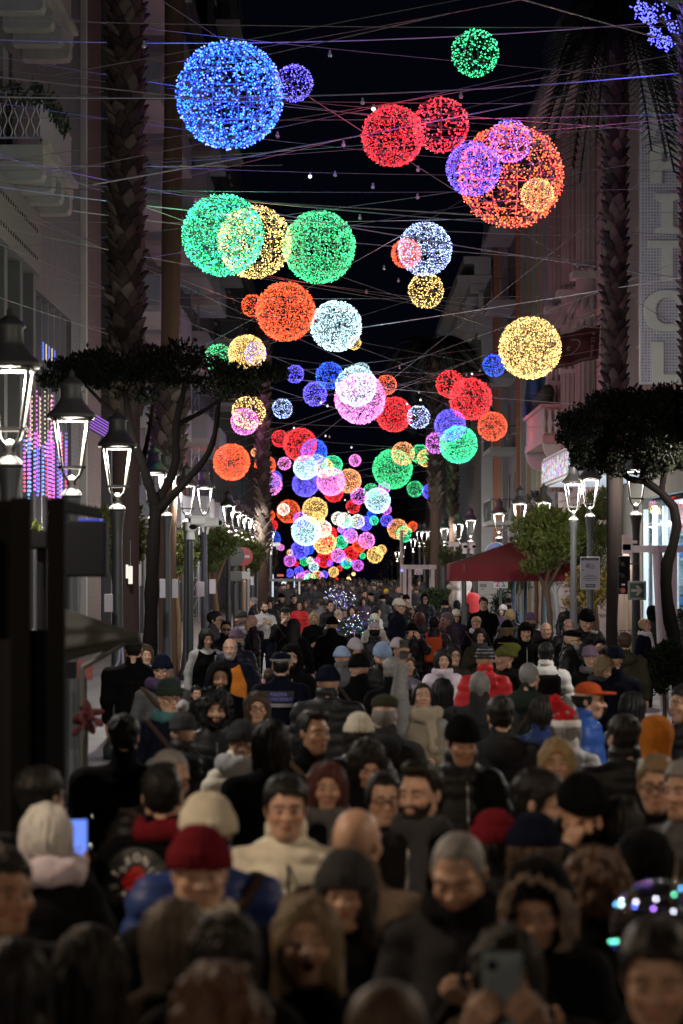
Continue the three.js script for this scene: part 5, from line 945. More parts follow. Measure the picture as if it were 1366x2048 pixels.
// [x0, y0, d0, x1, y1, d1, sag, radius class]
[[-60, 70, 53, 1440, 22, 56, 0.3, 2], [-60, 100, 48, 900, 245, 62, 0.1, 1], [-60, 190, 52, 1420, 345, 66, 0.25, 1], [270, 356, 56, 1420, 560, 62, 0.2, 2], [330, -20, 44, 1420, 690, 70, 0.2, 1], [690, 40, 43, 1110, -40, 46, 0.02, 1], [-40, 182, 56, 1100, -30, 48, 0.15, 1], [640, 150, 47, 1420, 125, 52, 0.3, 2], [700, 212, 48, 1180, 110, 60, 0.1, 1], [850, 240, 50, 1200, 172, 60, 0.05, 2], [1000, -20, 44, 1420, 100, 48, 0.04, 2], [-30, 232, 64, 250, 170, 50, 0.02, 1], [140, 328, 66, 640, 290, 58, 0.06, 1], [115, 480, 62, 700, 400, 60, 0.12, 1], [380, 395, 60, 1260, 465, 76, 0.3, 2], [560, 395, 60, 940, 430, 60, 0.12, 1], [700, 445, 58, 1010, 392, 64, 0.06, 1], [640, 340, 56, 900, 345, 58, 0.05, 1], [680, 275, 52, 960, 205, 56, 0.04, 1], [770, 216, 50, 1230, 260, 70, 0.12, 1], [430, 455, 62, 840, 600, 80, 0.1, 1], [640, 660, 88, 1230, 570, 60, 0.1, 2], [820, 720, 100, 1250, 560, 62, 0.05, 1], [340, 600, 80, 960, 720, 100, 0.15, 1], [330, 620, 78, 830, 820, 120, 0.12, 1], [380, 560, 74, 720, 690, 88, 0.08, 1], [470, 530, 66, 1120, 640, 84, 0.2, 1], [680, 560, 76, 1270, 660, 74, 0.2, 1], [560, 800, 104, 1000, 730, 96, 0.1, 1], [500, 700, 92, 900, 760, 104, 0.1, 1], [640, 690, 96, 950, 830, 128, 0.1, 1], [400, 905, 120, 700, 800, 104, 0.1, 1], [420, 915, 128, 900, 730, 98, 0.15, 1], [540, 830, 112, 1080, 850, 112, 0.3, 1], [740, 770, 104, 1010, 795, 104, 0.06, 2], [740, 930, 140, 1090, 850, 110, 0.15, 1], [500, 860, 128, 960, 895, 130, 0.25, 1], [560, 925, 150, 960, 905, 146, 0.2, 1], [520, 960, 160, 900, 930, 152, 0.25, 1], [480, 900, 150, 860, 960, 160, 0.25, 1], [540, 1000, 190, 900, 980, 180, 0.3, 1], [520, 1050, 210, 850, 1010, 200, 0.3, 1], [650, 1000, 170, 960, 870, 130, 0.2, 1], [590, 905, 130, 850, 700, 95, 0.1, 1], [270, 330, 52, 430, 330, 62, 0.02, 1], [-20, 365, 66, 250, 383, 50, 0.02, 1], [330, 700, 74, 700, 820, 110, 0.1, 1], [920, 560, 80, 1160, 480, 90, 0.1, 1], [800, 480, 70, 1250, 520, 76, 0.15, 2], [860, 430, 64, 1180, 245, 70, 0.08, 1]].forEach(([x0, y0, d0, x1, y1, d1, s, k]) => cable(...toWalls(at(x0, y0, d0), at(x1, y1, d1)), s, k === 2 ? 0.0105 : 0.0058, k === 2 ? thick : thin, k === 2 ? mat([0.45, 0.44, 0.48], { roughness: 0.5 }) : mat([0.24, 0.235, 0.24], { roughness: 0.6 })));
const wireM = mat([0.3, 0.29, 0.3], { roughness: 0.6 });
reseed(88);
for (const g of GL) if (g.r > 38 && g.h !== 'Y') {       // what each globe hangs from
  const top = g.c.clone().add(V(0, g.R * 1.09, 0)), sl = rr(-0.16, 0.16), sz = rr(-0.8, 0.8), a = V(-6.9, top.y - sl * (top.x + 6.9), top.z - sz * (top.x + 6.9)), b = V(7.5, top.y + sl * (7.5 - top.x), top.z + sz * (7.5 - top.x));
  const u = (top.x + 6.9) / 14.4, sag = 0.12; a.y += sag * 4 * u * (1 - u); b.y += sag * 4 * u * (1 - u);
  cable(a, b, sag, 0.005, thin, wireM);
}
{ // bare bulbs
  const g = [new THREE.SphereGeometry(0.032, 10, 8), new THREE.CylinderGeometry(0.016, 0.02, 0.05, 8).translate(0, 0.045, 0)];
  [[288, 92, 44, 0], [620, 353, 56, 1], [555, 272, 52, 0], [687, 290, 52, 0], [747, 218, 48, 1], [725, 205, 48, 0], [922, 193, 48, 0], [746, 374, 56, 0], [720, 436, 60, 0], [836, 340, 54, 0], [835, 395, 56, 0], [768, 537, 68, 0], [733, 585, 76, 0], [797, 562, 74, 0], [390, 402, 58, 0], [642, 805, 106, 1], [655, 812, 106, 1], [588, 856, 118, 1], [814, 808, 106, 1], [841, 800, 106, 1], [944, 748, 100, 1], [933, 750, 100, 0], [838, 785, 104, 0], [799, 736, 98, 0], [960, 742, 98, 0], [703, 895, 132, 1], [651, 872, 130, 1], [659, 874, 130, 0], [690, 1000, 170, 1], [697, 1024, 180, 1], [637, 1043, 200, 1], [700, 1160, 330, 2], [707, 1148, 330, 3], [697, 1157, 330, 3], [660, 110, 45, 0], [670, 350, 56, 0]].forEach(([x, y, d, k]) => {
    const t = thing('hanging_bulb', ['unlit white bulb hanging from a wire among the globes', 'lit bare white bulb hanging from a wire among the globes', 'small lit lamp low down at the far end of the street', 'round warm lamp glowing at the far end of the street'][k], 'bulb', at(x, y, d), 0, ['unlit hanging bulbs', 'lit hanging bulbs', 'far lamps', 'far warm lamps'][k]);
    if (k > 1) t.scale.setScalar(k === 3 ? 6 : 4);
    part('bulb', g[0], k ? glow(k === 3 ? [2.4, 1.4, 0.5] : [1.8, 1.9, 2.0], 1) : mat([0.6, 0.6, 0.62], { roughness: 0.3 }), t); part('socket', g[1], mat([0.4, 0.4, 0.42]), t);
  });
}
// ---------------------------------------------------------------- left side
{ // curtain of light tubes on the shop front
  const t = thing('light_curtain', 'curtain of pink, blue and white light tubes on the shop front behind the left lamps', 'light curtain', V(-6.55, 0, -77));
  reseed(11);
  for (let i = 0; i < 22; i++) {
    const d = 67.8 + i * 0.42 + rr(-0.12, 0.12), y0 = CAMH + (VY - rr(975, 1003)) * d / F, y1 = CAMH + (VY - rr(845, 885)) * d / F, yt = CAMH + (VY - rr(775, 800)) * d / F, x = -0.05 + rr(-0.1, 0.1);
    const cols = [[2.0, 0.35, 1.7], [0.5, 0.35, 2.6], [2.2, 0.2, 0.5], [0.4, 0.8, 2.4], [1.8, 0.35, 2.0]], n = Math.round((y1 - y0) / 0.09), L = [[], [], []];
    for (let k = 0; k < n; k++) { const y = y0 + (y1 - y0) * k / n; L[(hash(i, Math.floor(k / 5), 4) * 2.99) | 0].push(new THREE.OctahedronGeometry(0.034).scale(1, 1.5, 1).translate(x, y, 77 - d)); }
    L.forEach((l, c) => { if (l.length) part('led_tube', l, glow(cols[(c + i * 2) % 5], 0.75), t, 'stuff'); });
    if (i < 14) part('led_icicle', [...Array(Math.round((yt - y1 + 0.35) / 0.1)).keys()].map((k) => new THREE.OctahedronGeometry(0.02).scale(1, 1.6, 1).translate(x + 0.06, y1 - 0.3 + k * 0.1, 77.2 - d)), glow(i % 3 === 1 ? [2, 0.5, 1.5] : [1.5, 1.35, 0.8], 0.6), t, 'stuff');
    part('tube', rod(V(x, y0 - 0.05, 77 - d), V(x, yt, 77 - d), 0.016, 0.016, 5), mat([0.2, 0.2, 0.22]), t);
  }
  for (let i = 0; i < 5; i++) part('led_icicle', [...Array(9).keys()].map((k) => new THREE.OctahedronGeometry(0.022).scale(1, 1.6, 1).translate(0.05, CAMH + (VY - 718 + k * 4) * 70 / F, 7 - i * 0.7)), glow(i % 2 ? [1.4, 1.2, 0.6] : [0.25, 0.4, 2.4], 0.5), t, 'stuff');
  const l = new THREE.RectAreaLight(0xd070ff, 1.2, 11, 2.6); l.position.set(-6.3, 5.3, -77); l.lookAt(0, 5.3, -77); l.name = 'light_curtain_light'; scene.add(l);
}
{ // lit striped awning end
  const t = thing('awning', 'small awning edge with glowing violet stripes beside the light curtain', 'awning', at(195, 850, 62));
  part('cloth', box(0.5, 0.02, 0.7, 0, 0, 0).rotateZ(-0.6).rotateX(0.5), mat([0.06, 0.05, 0.08]), t);
  for (let i = 0; i < 6; i++) part('led_stripe', box(0.46, 0.022, 0.018, 0, 0.016, -0.3 + i * 0.12).rotateZ(-0.6).rotateX(0.5), glow([0.45, 0.15, 0.9], 0.7), t);
}
{ // scaffold tower of square truss
  const d = 140, t = thing('lattice_tower', 'slim metal lattice tower behind the turquoise globe on the left', 'tower', at(390, 1130, d).setY(0)), m = mat([0.4, 0.42, 0.44], { metalness: 0.8, roughness: 0.35 }), H = 19.5;
  for (const [x, z] of [[-0.16, -0.16], [0.16, -0.16], [-0.16, 0.16], [0.16, 0.16]]) part('upright', rod(V(x, 0, z), V(x, H, z), 0.03, 0.03, 6), m, t);
  for (let y = 0.4; y < H - 0.5; y += 0.8) for (const [a, b] of [[[-0.16, 0.16], [0.16, 0.16]], [[0.16, 0.16], [0.16, -0.16]]]) part('brace', [rod(V(a[0], y, a[1]), V(b[0], y + 0.8, b[1]), 0.014, 0.014, 5), rod(V(a[0], y, a[1]), V(b[0], y, b[1]), 0.014, 0.014, 5)], m, t);
  part('outrigger', [rod(V(0, 9.9, 0), V(3.4, 9.5, 0.5), 0.04, 0.04, 6), rod(V(0, 10.4, 0), V(3.4, 9.6, 0.5), 0.03, 0.03, 6)], m, t);
}
function cctv(label, px, py, d, list, poleM, o = {}) {
  const c = at(px, py, d), t = thing('camera_pole', label, 'camera pole', V(c.x, ground(d), -d), 0);
  part('pole', [rod(V(0, 0, 0), V(0, c.y - ground(d) - 0.1, 0), o.r ?? 0.075, (o.r ?? 0.075) * 0.85, 12)], poleM, t);
  for (const [k, x, y, yaw] of list) {
    const g = new THREE.Group(); g.name = k === 'dome' ? 'dome_camera' : 'surveillance_camera'; g.position.set(x, c.y - ground(d) + y, 0.12); g.rotation.y = yaw; t.add(g);
    if (k === 'dome') { part('housing', [rbox(0.2, 0.22, 0.2, 0, 0, 0, 0.05, 3), new THREE.CylinderGeometry(0.07, 0.09, 0.16, 16).translate(0, -0.18, 0)], MT.white, g); part('lens', new THREE.SphereGeometry(0.075, 14, 10).scale(1.1, 0.7, 0.6).translate(0.02, -0.02, 0.09), MT.black, g); } else { part('housing', [rbox(0.16, 0.15, 0.42, 0, 0, 0, 0.03, 2), box(0.18, 0.02, 0.48, 0, 0.085, 0.03)], MT.white, g); part('lens', new THREE.CylinderGeometry(0.05, 0.05, 0.03, 14).rotateX(Math.PI / 2).translate(0, 0, 0.215), MT.black, g); part('bracket', rod(V(0, -0.07, -0.05), V(-Math.sin(yaw) * 0.05, -0.22, -0.05), 0.025, 0.025, 6), MT.white, g); }
  }
  return t;
}
cctv('dark pole with white surveillance cameras among the left lamps', 380, 1052, 63, [['dome', 0.02, 0.0, 0.3], ['box', 0.2, 0.1, -1.2], ['box', 0.4, 0.06, 1.1]], mat([0.05, 0.055, 0.06], { roughness: 0.4, metalness: 0.4 }));
cctv('far thin pole with two white cameras at the end of the left row', 541, 1096, 150, [['box', -0.25, 0.15, 0.9], ['box', 0.25, 0.15, -0.9], ['dome', 0, -0.05, 0]], MT.post);
cctv('pole with a cluster of white cameras behind the red umbrella', 938, 1092, 112, [['box', -0.55, 0.05, -1.1], ['dome', -0.15, 0.0, 0], ['dome', 0.1, 0.0, 0.5]], MT.iron);
{ // camera on a dark bracket over the umbrella
  const t = thing('surveillance_camera', 'white surveillance camera on a dark stand above the red umbrella', 'camera', at(1052, 1066, 82));
  part('housing', [rbox(0.62, 0.13, 0.16, -0.15, 0, 0, 0.03, 2), box(0.7, 0.02, 0.18, -0.17, 0.075, 0)], MT.white, t); part('arm', [rod(V(0.2, 0, 0), V(0.25, -0.28, 0), 0.03), rod(V(0.25, -0.28, 0), V(0.48, -0.28, 0), 0.03)], MT.white, t); part('stand', box(0.5, 0.3, 0.3, 0.0, -0.36, -0.1), MT.iron, t); part('pole', rod(V(0.0, -0.5, -0.1), V(0, -3.2, -0.1), 0.05), MT.iron, t);
}
function plate(name, label, cat, px, py, d, w, h, tex, o = {}) {    // a thin sign plate facing the camera, w and h in pixels
  const c = at(px, py, d), W = w * d / F, H = h * d / F, t = thing(name, label, cat, c, o.yaw ?? 0, o.group);
  part('plate', rbox(W, H, 0.02, 0, 0, 0, 0.008, 2), o.edge ?? MT.white, t);
  if (tex) part('face', new THREE.PlaneGeometry(W * 0.96, H * 0.97).translate(0, 0, 0.0125), mat([0.75, 0.75, 0.75], { tex, roughness: 0.5 }), t);
  if (o.pole) part('pole', rod(V(o.px ?? 0, o.pole0 ?? -0.02, -0.05), V(o.px ?? 0, ground(d) - c.y, -0.05), o.pr ?? 0.035), o.pole, t);
  return t;
}
for (const [x, y, d, w, h, l] of [[325, 1177, 63, 12, 38, 'blank grey-lilac plate on the left side of a left lamp post'], [350, 1177, 63, 12, 38, 'blank grey-lilac plate on the right side of a left lamp post'], [401, 1178, 77, 16, 30, 'blank white plate left of the lamp post beyond the camera pole'], [425, 1173, 77, 13, 29, 'blank white plate right of the lamp post beyond the camera pole'], [217, 1206, 41.5, 18, 36, 'blank pale plate beside the third left lamp post'], [504, 1162, 116, 7, 17, 'small blank plate beside the thin posts far left']]) plate('notice_plate', l, 'plate', x, y, d, w, h, null, { edge: mat([0.5, 0.48, 0.54], { roughness: 0.5 }), yaw: x % 2 ? 0.3 : -0.3 });
{ // round signs
  const disc = (r) => new THREE.CylinderGeometry(r, r, 0.02, 36).rotateX(Math.PI / 2);
  const a = thing('no_entry_sign', 'red no-entry sign, half hidden behind a dark round sign on the left', 'sign', at(487, 1113, 104)); part('disc', disc(0.3), mat([0.45, 0.02, 0.03], { roughness: 0.4 }), a); part('bar', box(0.4, 0.09, 0.01, 0, 0, 0.016), MT.white, a); part('pole', rod(V(0, -0.3, -0.06), V(0, -2.8, -0.06), 0.05), mat([0.3, 0.2, 0.14]), a); part('plate', box(0.26, 0.24, 0.02, 0.08, -0.6, 0), MT.white, a);
  const b = thing('round_sign', 'dark back of a round traffic sign left of the no-entry sign', 'sign', at(469, 1112, 100)); part('disc', disc(0.31), mat([0.03, 0.03, 0.035]), b); part('pole', rod(V(0.02, 0.2, -0.06), V(0.02, -2.8, -0.06), 0.04), MT.iron, b); part('box', box(0.36, 0.3, 0.08, 0.05, -0.62, 0.02), MT.iron, b);
  const c = thing('blue_sign', 'round blue traffic sign above the red market umbrella', 'sign', at(992, 1106, 97)); part('disc', disc(0.32), mat([0.02, 0.06, 0.32], { roughness: 0.35 }), c); part('rim', new THREE.TorusGeometry(0.315, 0.014, 6, 40), MT.white, c); part('pole', rod(V(0, -0.3, -0.05), V(0, -2.9, -0.05), 0.04), MT.steel, c); part('bar', box(0.42, 0.07, 0.008, 0, 0, 0.014).rotateZ(-0.7), mat([0.5, 0.03, 0.03]), c);
}
for (const [x, d, r, y, l, c] of [[559 - 70, 100, 0.06, 1165, 'brown post below the no-entry sign', [0.25, 0.17, 0.12]], [497, 108, 0.05, 1140, 'grey slim post right of the no-entry sign', [0.2, 0.22, 0.24]], [410, 84, 0.05, 1080, 'slim dark post behind the white plates', [0.06, 0.06, 0.07]]]) { const c0 = at(x, y, d); const t = thing('post', l, 'post', V(c0.x, 0, -d)); part('shaft', rod(V(0, 0, 0), V(0, c0.y, 0), r), mat(c, { roughness: 0.6, tex: T.grain }), t); part('cap', new THREE.SphereGeometry(r * 1.1, 10, 8).translate(0, c0.y, 0), mat(c), t); }

// dark stall at the left edge, close to the camera
{
  const d = 15, X = (px, dd = d) => (px - VX) * dd / F, t = thing('market_stall', 'black frame of a market stall looming out of focus at the left edge', 'stall', V(X(60), 0, -d)), x0 = X(60), m = mat([0.004, 0.004, 0.004], { roughness: 0.95, specularIntensity: 0.1 });
  for (const [px, w, dd] of [[42, 38, 0], [108, 36, 0.1], [-30, 60, 0.6]]) part('post', box(w * d / F, 2.86, 0.09, X(px) - x0, 1.43, -dd), m, t);
  part('beam', box(0.05, 0.05, 2.4, X(108) - x0, 2.83, -1.3), m, t);
  part('counter', [box(0.62, 0.06, 2.2, -0.1, 1.0, -1.1), box(0.56, 0.95, 0.04, -0.12, 0.5, -0.05)], m, t);
  part('side_cloth', [box(0.12, 2.0, 0.02, X(75) - x0, 1.25, -0.12), box(0.16, 2.0, 0.02, X(5) - x0, 1.2, -0.3)], mat([0.012, 0.011, 0.012], { roughness: 0.95, specularIntensity: 0.1 }), t);
  part('back_panel', box(0.04, 2.2, 2.3, -0.36, 1.7, -1.2), mat([0.006, 0.004, 0.004], { roughness: 0.95, specularIntensity: 0.1 }), t);
  const bag = thing('plastic_bag', 'whitish plastic wrapped goods on the stall at the left edge', 'bag', V(X(6, 15.6), 1.03, -15.6)); part('wrap', net(lumps(ell(0, 0.28, 0, 0.09, 0.3, 0.1), 0.07, 12), [-0.2, -0.05, -0.2], [0.2, 0.68, 0.2], 0.022), mat([0.5, 0.55, 0.52], { roughness: 0.25 }), bag); part('goods', net(lumps(ell(0, 0.12, 0, 0.08, 0.13, 0.09), 0.05, 20), [-0.15, -0.05, -0.15], [0.15, 0.32, 0.15], 0.02), mat([0.2, 0.22, 0.32]), bag);
  const red = thing('red_flower', 'dull red festive flower with broad petals behind the stall posts', 'flower', at(174, 1436, 21)), pm = mat([0.055, 0.004, 0.005], { roughness: 0.8, side: THREE.DoubleSide }); reseed(8);
  for (let i = 0; i < 18; i++) { const g = new THREE.SphereGeometry(1, 8, 6).scale(0.024, 0.048, 0.007).translate(0, 0.042, 0); part('petal', g.rotateX(rr(-0.2, 1.1)).rotateZ(i * 2.4).rotateY(rr(-0.6, 0.6)).translate(rr(-0.05, 0.05), rr(-0.05, 0.05), rr(-0.03, 0.05)), pm, red); }
  part('stem', rod(V(0, -0.05, 0), V(0.0, -1.55, 0), 0.008), mat([0.02, 0.03, 0.012]), red);
  const so = thing('speaker_box', 'black box with a blue lit top edge fixed high behind the stall', 'box', at(160, 1098, 21)); part('case', [rbox(0.3, 0.36, 0.3, 0.03, 0, 0, 0.02, 2), rbox(0.36, 0.12, 0.26, -0.16, 0.06, 0, 0.02, 2)], MT.black, so); part('lamp_edge', box(0.14, 0.012, 0.26, 0.07, 0.187, 0), glow([0.05, 0.09, 0.85], 0.5), so); part('pole', rod(V(-0.25, 0.06, 0), V(-0.25, -2.7, 0), 0.03), MT.black, so);
  const um = thing('closed_awning', 'grey-green folded awning cloth pointing into the street on the left', 'awning', at(128, 1262, 21.5)), fold = (x, y, z) => { const u = clamp((x + 0.02) / 0.5, 0, 1), r = lerp(0.17, 0.03, u) * (1 + 0.12 * Math.sin(Math.atan2(y, z) * 7)), cy = -0.02 - 0.02 * u; return Math.max(Math.hypot((y - cy) * 1, z * 1.1) - r, -x - 0.02, x - 0.5); };
  part('cloth', net(fold, [-0.08, -0.3, -0.3], [0.56, 0.3, 0.3], 0.014), mat([0.045, 0.045, 0.038], { roughness: 0.9, bump: rep(T.cloth, 10), bs: 0.002 }), um); part('arm', [rod(V(-0.3, 0.0, 0), V(0.5, -0.03, 0), 0.018), rod(V(0.45, -0.05, 0), V(0.12, -0.24, 0.02), 0.02), rod(V(0.12, -0.24, 0.02), V(0.12, -2.3, 0.02), 0.022)], MT.iron, um);
  const bx = thing('red_sign', 'small dull red panel hanging under the folded awning', 'panel', at(170, 1340, 23)); part('panel', [rbox(0.11, 0.14, 0.02, 0, 0, 0, 0.01, 2)], mat([0.2, 0.05, 0.05]), bx); part('frame', [rbox(0.12, 0.12, 0.04, -0.12, 0, 0, 0.01, 2), rod(V(0, -0.05, 0), V(0, -1.8, 0), 0.014)], MT.black, bx);
}
{ // ribbons tied to the third lamp post
  const t = thing('ribbon', 'pale ribbon end hanging from the third lamp post on the left', 'ribbon', at(222, 1340, 42)); part('band', [tube([V(0.12, 0.3, 0.1), V(0.1, 0.1, 0.13), V(0.0, -0.05, 0.12), V(-0.06, -0.15, 0.1)], 0.016, 14, 4), tube([V(0.15, 0.32, 0.1), V(0.16, 0.1, 0.1), V(0.15, -0.1, 0.1)], 0.02, 10, 4)], mat([0.42, 0.42, 0.6]), t);
  const k = thing('hanging_lantern', 'narrow white lit lantern hanging in the green tree on the left', 'lantern', at(261, 1150, 47)); part('lantern_glass', [rbox(0.06, 0.26, 0.06, 0, 0, 0, 0.01, 2), rbox(0.035, 0.2, 0.035, -0.05, 0.05, 0, 0.008, 2)], glow([1, 0.97, 0.85], 0.8), k); part('cord', rod(V(0, 0.12, 0), V(0, 0.5, 0), 0.006), MT.cable, k);
}

// ---------------------------------------------------------------- right side
{ // vertical letter sign of perforated sheet
  const font = await new FontLoader().loadAsync('fonts/droid/droid_sans_bold.typeface.json');
  const d = 70, X0 = at(1280, 0, d).x, t = thing('vertical_sign', 'tall perforated metal sign reading CAPITOL down the right edge', 'sign', V(X0, 0, -d)), yT = at(0, -20, d).y, yB = at(0, 768, d).y, W = 1.25;
  const pt = canvasTex(512, 1024, (c, w, h) => { c.fillStyle = '#b9b9c6'; c.fillRect(0, 0, w, h); });
  const sheet = new THREE.Shape([[0, yB], [W, yB], [W, yT], [0, yT]].map((p) => new THREE.Vector2(...p)));
  const colX = []; for (let x = 0.06; x < W - 0.03; x += 0.066) colX.push(x);
  for (let y = yB + 0.07; y < yT - 0.05; y += 0.066) for (const x of colX) { const r = 0.014 + 0.006 * hash(x, y, 1), p = new THREE.Path(); p.moveTo(x - r, y - r); p.lineTo(x - r, y + r); p.lineTo(x + r, y + r); p.lineTo(x + r, y - r); p.closePath(); sheet.holes.push(p); }
  part('perforated_sheet', new THREE.ShapeGeometry(sheet), mat([0.6, 0.6, 0.66], { roughness: 0.5, side: THREE.DoubleSide }), t);
  part('case', [box(0.03, yT - yB, 0.26, 0.013, (yT + yB) / 2, -0.14), box(W - 0.04, 0.03, 0.26, W / 2 + 0.02, yB + 0.013, -0.14), box(W, yT - yB, 0.02, W / 2, (yT + yB) / 2, -0.28)], mat([0.30, 0.30, 0.34], { roughness: 0.5 }), t);
  [...'CAPITOL'].forEach((ch, i) => {
    const g = new TextGeometry(ch, { font, size: 0.86, depth: 0.09, bevelEnabled: true, bevelSize: 0.012, bevelThickness: 0.012, bevelSegments: 1, curveSegments: 8 }); g.computeBoundingBox(); const b = g.boundingBox;
    g.translate(-(b.min.x + b.max.x) / 2, -(b.min.y + b.max.y) / 2, 0).scale(1.3, 1.0, 1).translate(0.58, at(0, [132, 232, 328, 428, 522, 622, 724][i], d).y, 0.02);
    part('letter', g, mat([0.7, 0.72, 0.64], { roughness: 0.5, tex: T.grain }), t);
  });
  part('bracket', [rod(V(W, yT - 2, -0.2), V(W + 1.2, yT - 2, -0.2), 0.05), rod(V(W, yB + 1, -0.2), V(W + 1.2, yB + 1, -0.2), 0.05), rod(V(W, (yB + yT) / 2, -0.2), V(W + 1.2, (yB + yT) / 2, -0.2), 0.05)], MT.steel, t);
}
function flag(name, label, px, py, d, w, h, c, tex, wave) {
  const t = thing(name, label, 'flag', at(px, py, d)), W = w * d / F, H = h * d / F, g = new THREE.PlaneGeometry(W, H, 24, 16), p = g.attributes.position;
  for (let i = 0; i < p.count; i++) { const u = p.getX(i) / W, v = p.getY(i) / H; p.setZ(i, 0.07 * Math.sin(u * 9 + v * 4) + 0.04 * Math.sin(v * 11 + u * 3)); p.setY(i, p.getY(i) + wave[0] * u * H + 0.02 * Math.sin(u * 12)); p.setX(i, p.getX(i) + wave[1] * v * W); }
  g.computeVertexNormals(); part('cloth', g, mat(c, { tex, side: THREE.DoubleSide, roughness: 0.85 }), t);
  part('flagpole', rod(V(W * 0.5, H * (0.5 + wave[0] / 2) + 0.1, -0.05), V(-W * 0.5, H * (0.5 - wave[0] / 2) + 0.0, -0.05), 0.025), MT.steel, t);
  return t;
}
flag('red_flag', 'dark red flag with a pale emblem and number 22 on the pink palace', 1155, 694, 100, 88, 68, [0.8, 0.8, 0.8], canvasTex(384, 256, (c, w, h) => { c.fillStyle = '#4a141a'; c.fillRect(0, 0, w, h); c.strokeStyle = '#8d7f80'; c.lineWidth = 7; c.beginPath(); c.ellipse(110, 110, 100, 55, 0, -1.4, 1.8); c.stroke(); c.fillStyle = '#8d7f80'; c.font = 'bold 60px sans-serif'; c.fillText('e', 95, 132); c.save(); c.translate(330, 225); c.rotate(-1.5); c.font = 'bold 44px sans-serif'; c.fillText('22 e', 100, 0); for (let i = 0; i < 5; i++) c.fillRect(i * 18, -26, 10, 24); c.restore(); c.fillRect(0, 232, w, 4); c.fillRect(0, 242, w, 3); }), [0.35, 0.05]);
flag('blue_flag', 'hanging blue-green flag beside the balcony of the pink palace', 1068, 795, 122, 36, 90, [0.02, 0.09, 0.16], null, [-0.1, 0.3]);
{ // marker: red market umbrella
  const d = 80, t = thing('market_umbrella', 'big dark red market umbrella over the pavement on the right', 'umbrella', at(1024, 0, d).setY(0)), red = mat([0.13, 0.008, 0.013], { roughness: 0.85, bump: rep(T.cloth, 12), bs: 0.002, side: THREE.DoubleSide });
  const hw = 1.45, yE = at(0, 1128, d).y, yA = at(0, 1084, d).y, yV = at(0, 1162, d).y;
  const pan = (a, b) => { const n = 8, g = new THREE.PlaneGeometry(1, 1, n, n), p = g.attributes.position; for (let i = 0; i < p.count; i++) { const u = p.getX(i) + 0.5, v = p.getY(i) + 0.5, q = a.clone().lerp(b, u).multiplyScalar(1 - v); p.setXYZ(i, q.x, lerp(yE, yA, v) - 0.12 * Math.sin(v * Math.PI) * (0.6 + 0.4 * Math.sin(u * Math.PI)) * 0.6 + 0.1 * Math.max(0, v - 0.8), q.z); } g.computeVertexNormals(); return g; };
  const cs = [V(-hw - 0.1, 0, 1.1), V(hw, 0, 1.1), V(hw, 0, -1.9), V(-hw - 0.1, 0, -1.9)];
  for (let i = 0; i < 4; i++) { const a = cs[i], b = cs[(i + 1) % 4]; part('canopy_panel', pan(a, b), red, t); const L = a.distanceTo(b), v = new THREE.PlaneGeometry(L, yE - yV, 24, 3), p = v.attributes.position; for (let k = 0; k < p.count; k++) p.setZ(k, 0.03 * Math.sin(p.getX(k) * 9) * (0.5 - p.getY(k) / (yE - yV))); v.computeVertexNormals(); v.rotateY(-Math.atan2(b.z - a.z, b.x - a.x)).translate((a.x + b.x) / 2, (yE + yV) / 2, (a.z + b.z) / 2); part('valance', v, red, t); }
  part('pole', rod(V(0.06, 0, -0.4), V(0.06, yA + 0.1, -0.4), 0.045), mat([0.16, 0.24, 0.34], { metalness: 0.5, roughness: 0.4 }), t); part('finial', new THREE.SphereGeometry(0.06, 10, 8).translate(0, yA + 0.08, -0.4), MT.iron, t);
  for (let i = 0; i < 4; i++) part('rib', rod(V(0.06, yA, -0.4), cs[i].clone().setY(yE - 0.02), 0.015), MT.iron, t);
  part('corner_post', rod(V(-1.22, 0, 1.05), V(-1.22, yE, 1.05), 0.06), MT.iron, t);
}
{ // big plush inflatable in red and white
  const d = 90, t = thing('inflatable', 'big fluffy white and red inflatable figure beside the umbrella post', 'inflatable', at(928, 0, d).setY(0));
  part('white_fleece', net(lumps(U(0.08, ell(-0.1, 2.02, 0, 0.3, 0.3, 0.28), ell(-0.12, 1.6, 0.04, 0.3, 0.34, 0.28), ell(-0.4, 1.92, 0.05, 0.08, 0.07, 0.08), ell(0.05, 2.36, 0, 0.2, 0.12, 0.2)), 0.09, 10), [-0.6, 1.15, -0.4], [0.4, 2.6, 0.4], 0.03), mat([0.6, 0.54, 0.48], { roughness: 1, bump: rep(T.hair, 6), bs: 0.02 }), t);
  part('red_cloth', net(U(0.05, cap(-0.02, 2.3, -0.02, 0.32, 2.2, -0.05, 0.17, 0.1), cap(0.2, 1.5, 0.05, 0.3, 0.6, 0, 0.3, 0.38)), [-0.4, 0.1, -0.5], [0.8, 2.65, 0.5], 0.03), mat([0.5, 0.02, 0.025], { roughness: 0.7 }), t);
  part('pompom', net(lumps(ell(0.42, 2.26, 0.02, 0.11, 0.11, 0.11), 0.05, 16), [0.2, 2.05, -0.2], [0.64, 2.48, 0.24], 0.02), mat([0.62, 0.58, 0.52], { roughness: 1 }), t);
}
const tri = canvasTex(128, 96, (c, w, h) => { c.fillStyle = '#d8d4e4'; c.fillRect(0, 0, w, h); c.strokeStyle = '#c22a34'; c.lineWidth = 11; c.beginPath(); c.moveTo(60, 18); c.lineTo(28, 78); c.lineTo(58, 78); c.stroke(); c.strokeStyle = '#2f8a55'; c.beginPath(); c.moveTo(70, 18); c.lineTo(102, 78); c.lineTo(72, 78); c.stroke(); c.fillStyle = '#8a8aa0'; c.fillRect(14, 8, 10, 4); c.fillRect(104, 8, 10, 4); });
plate('poster', 'white poster with a red and green triangle hanging under the red umbrella', 'poster', 1001, 1166, 79, 29, 20, tri, { pole: MT.post, px: 0.0, pole0: -0.1 });
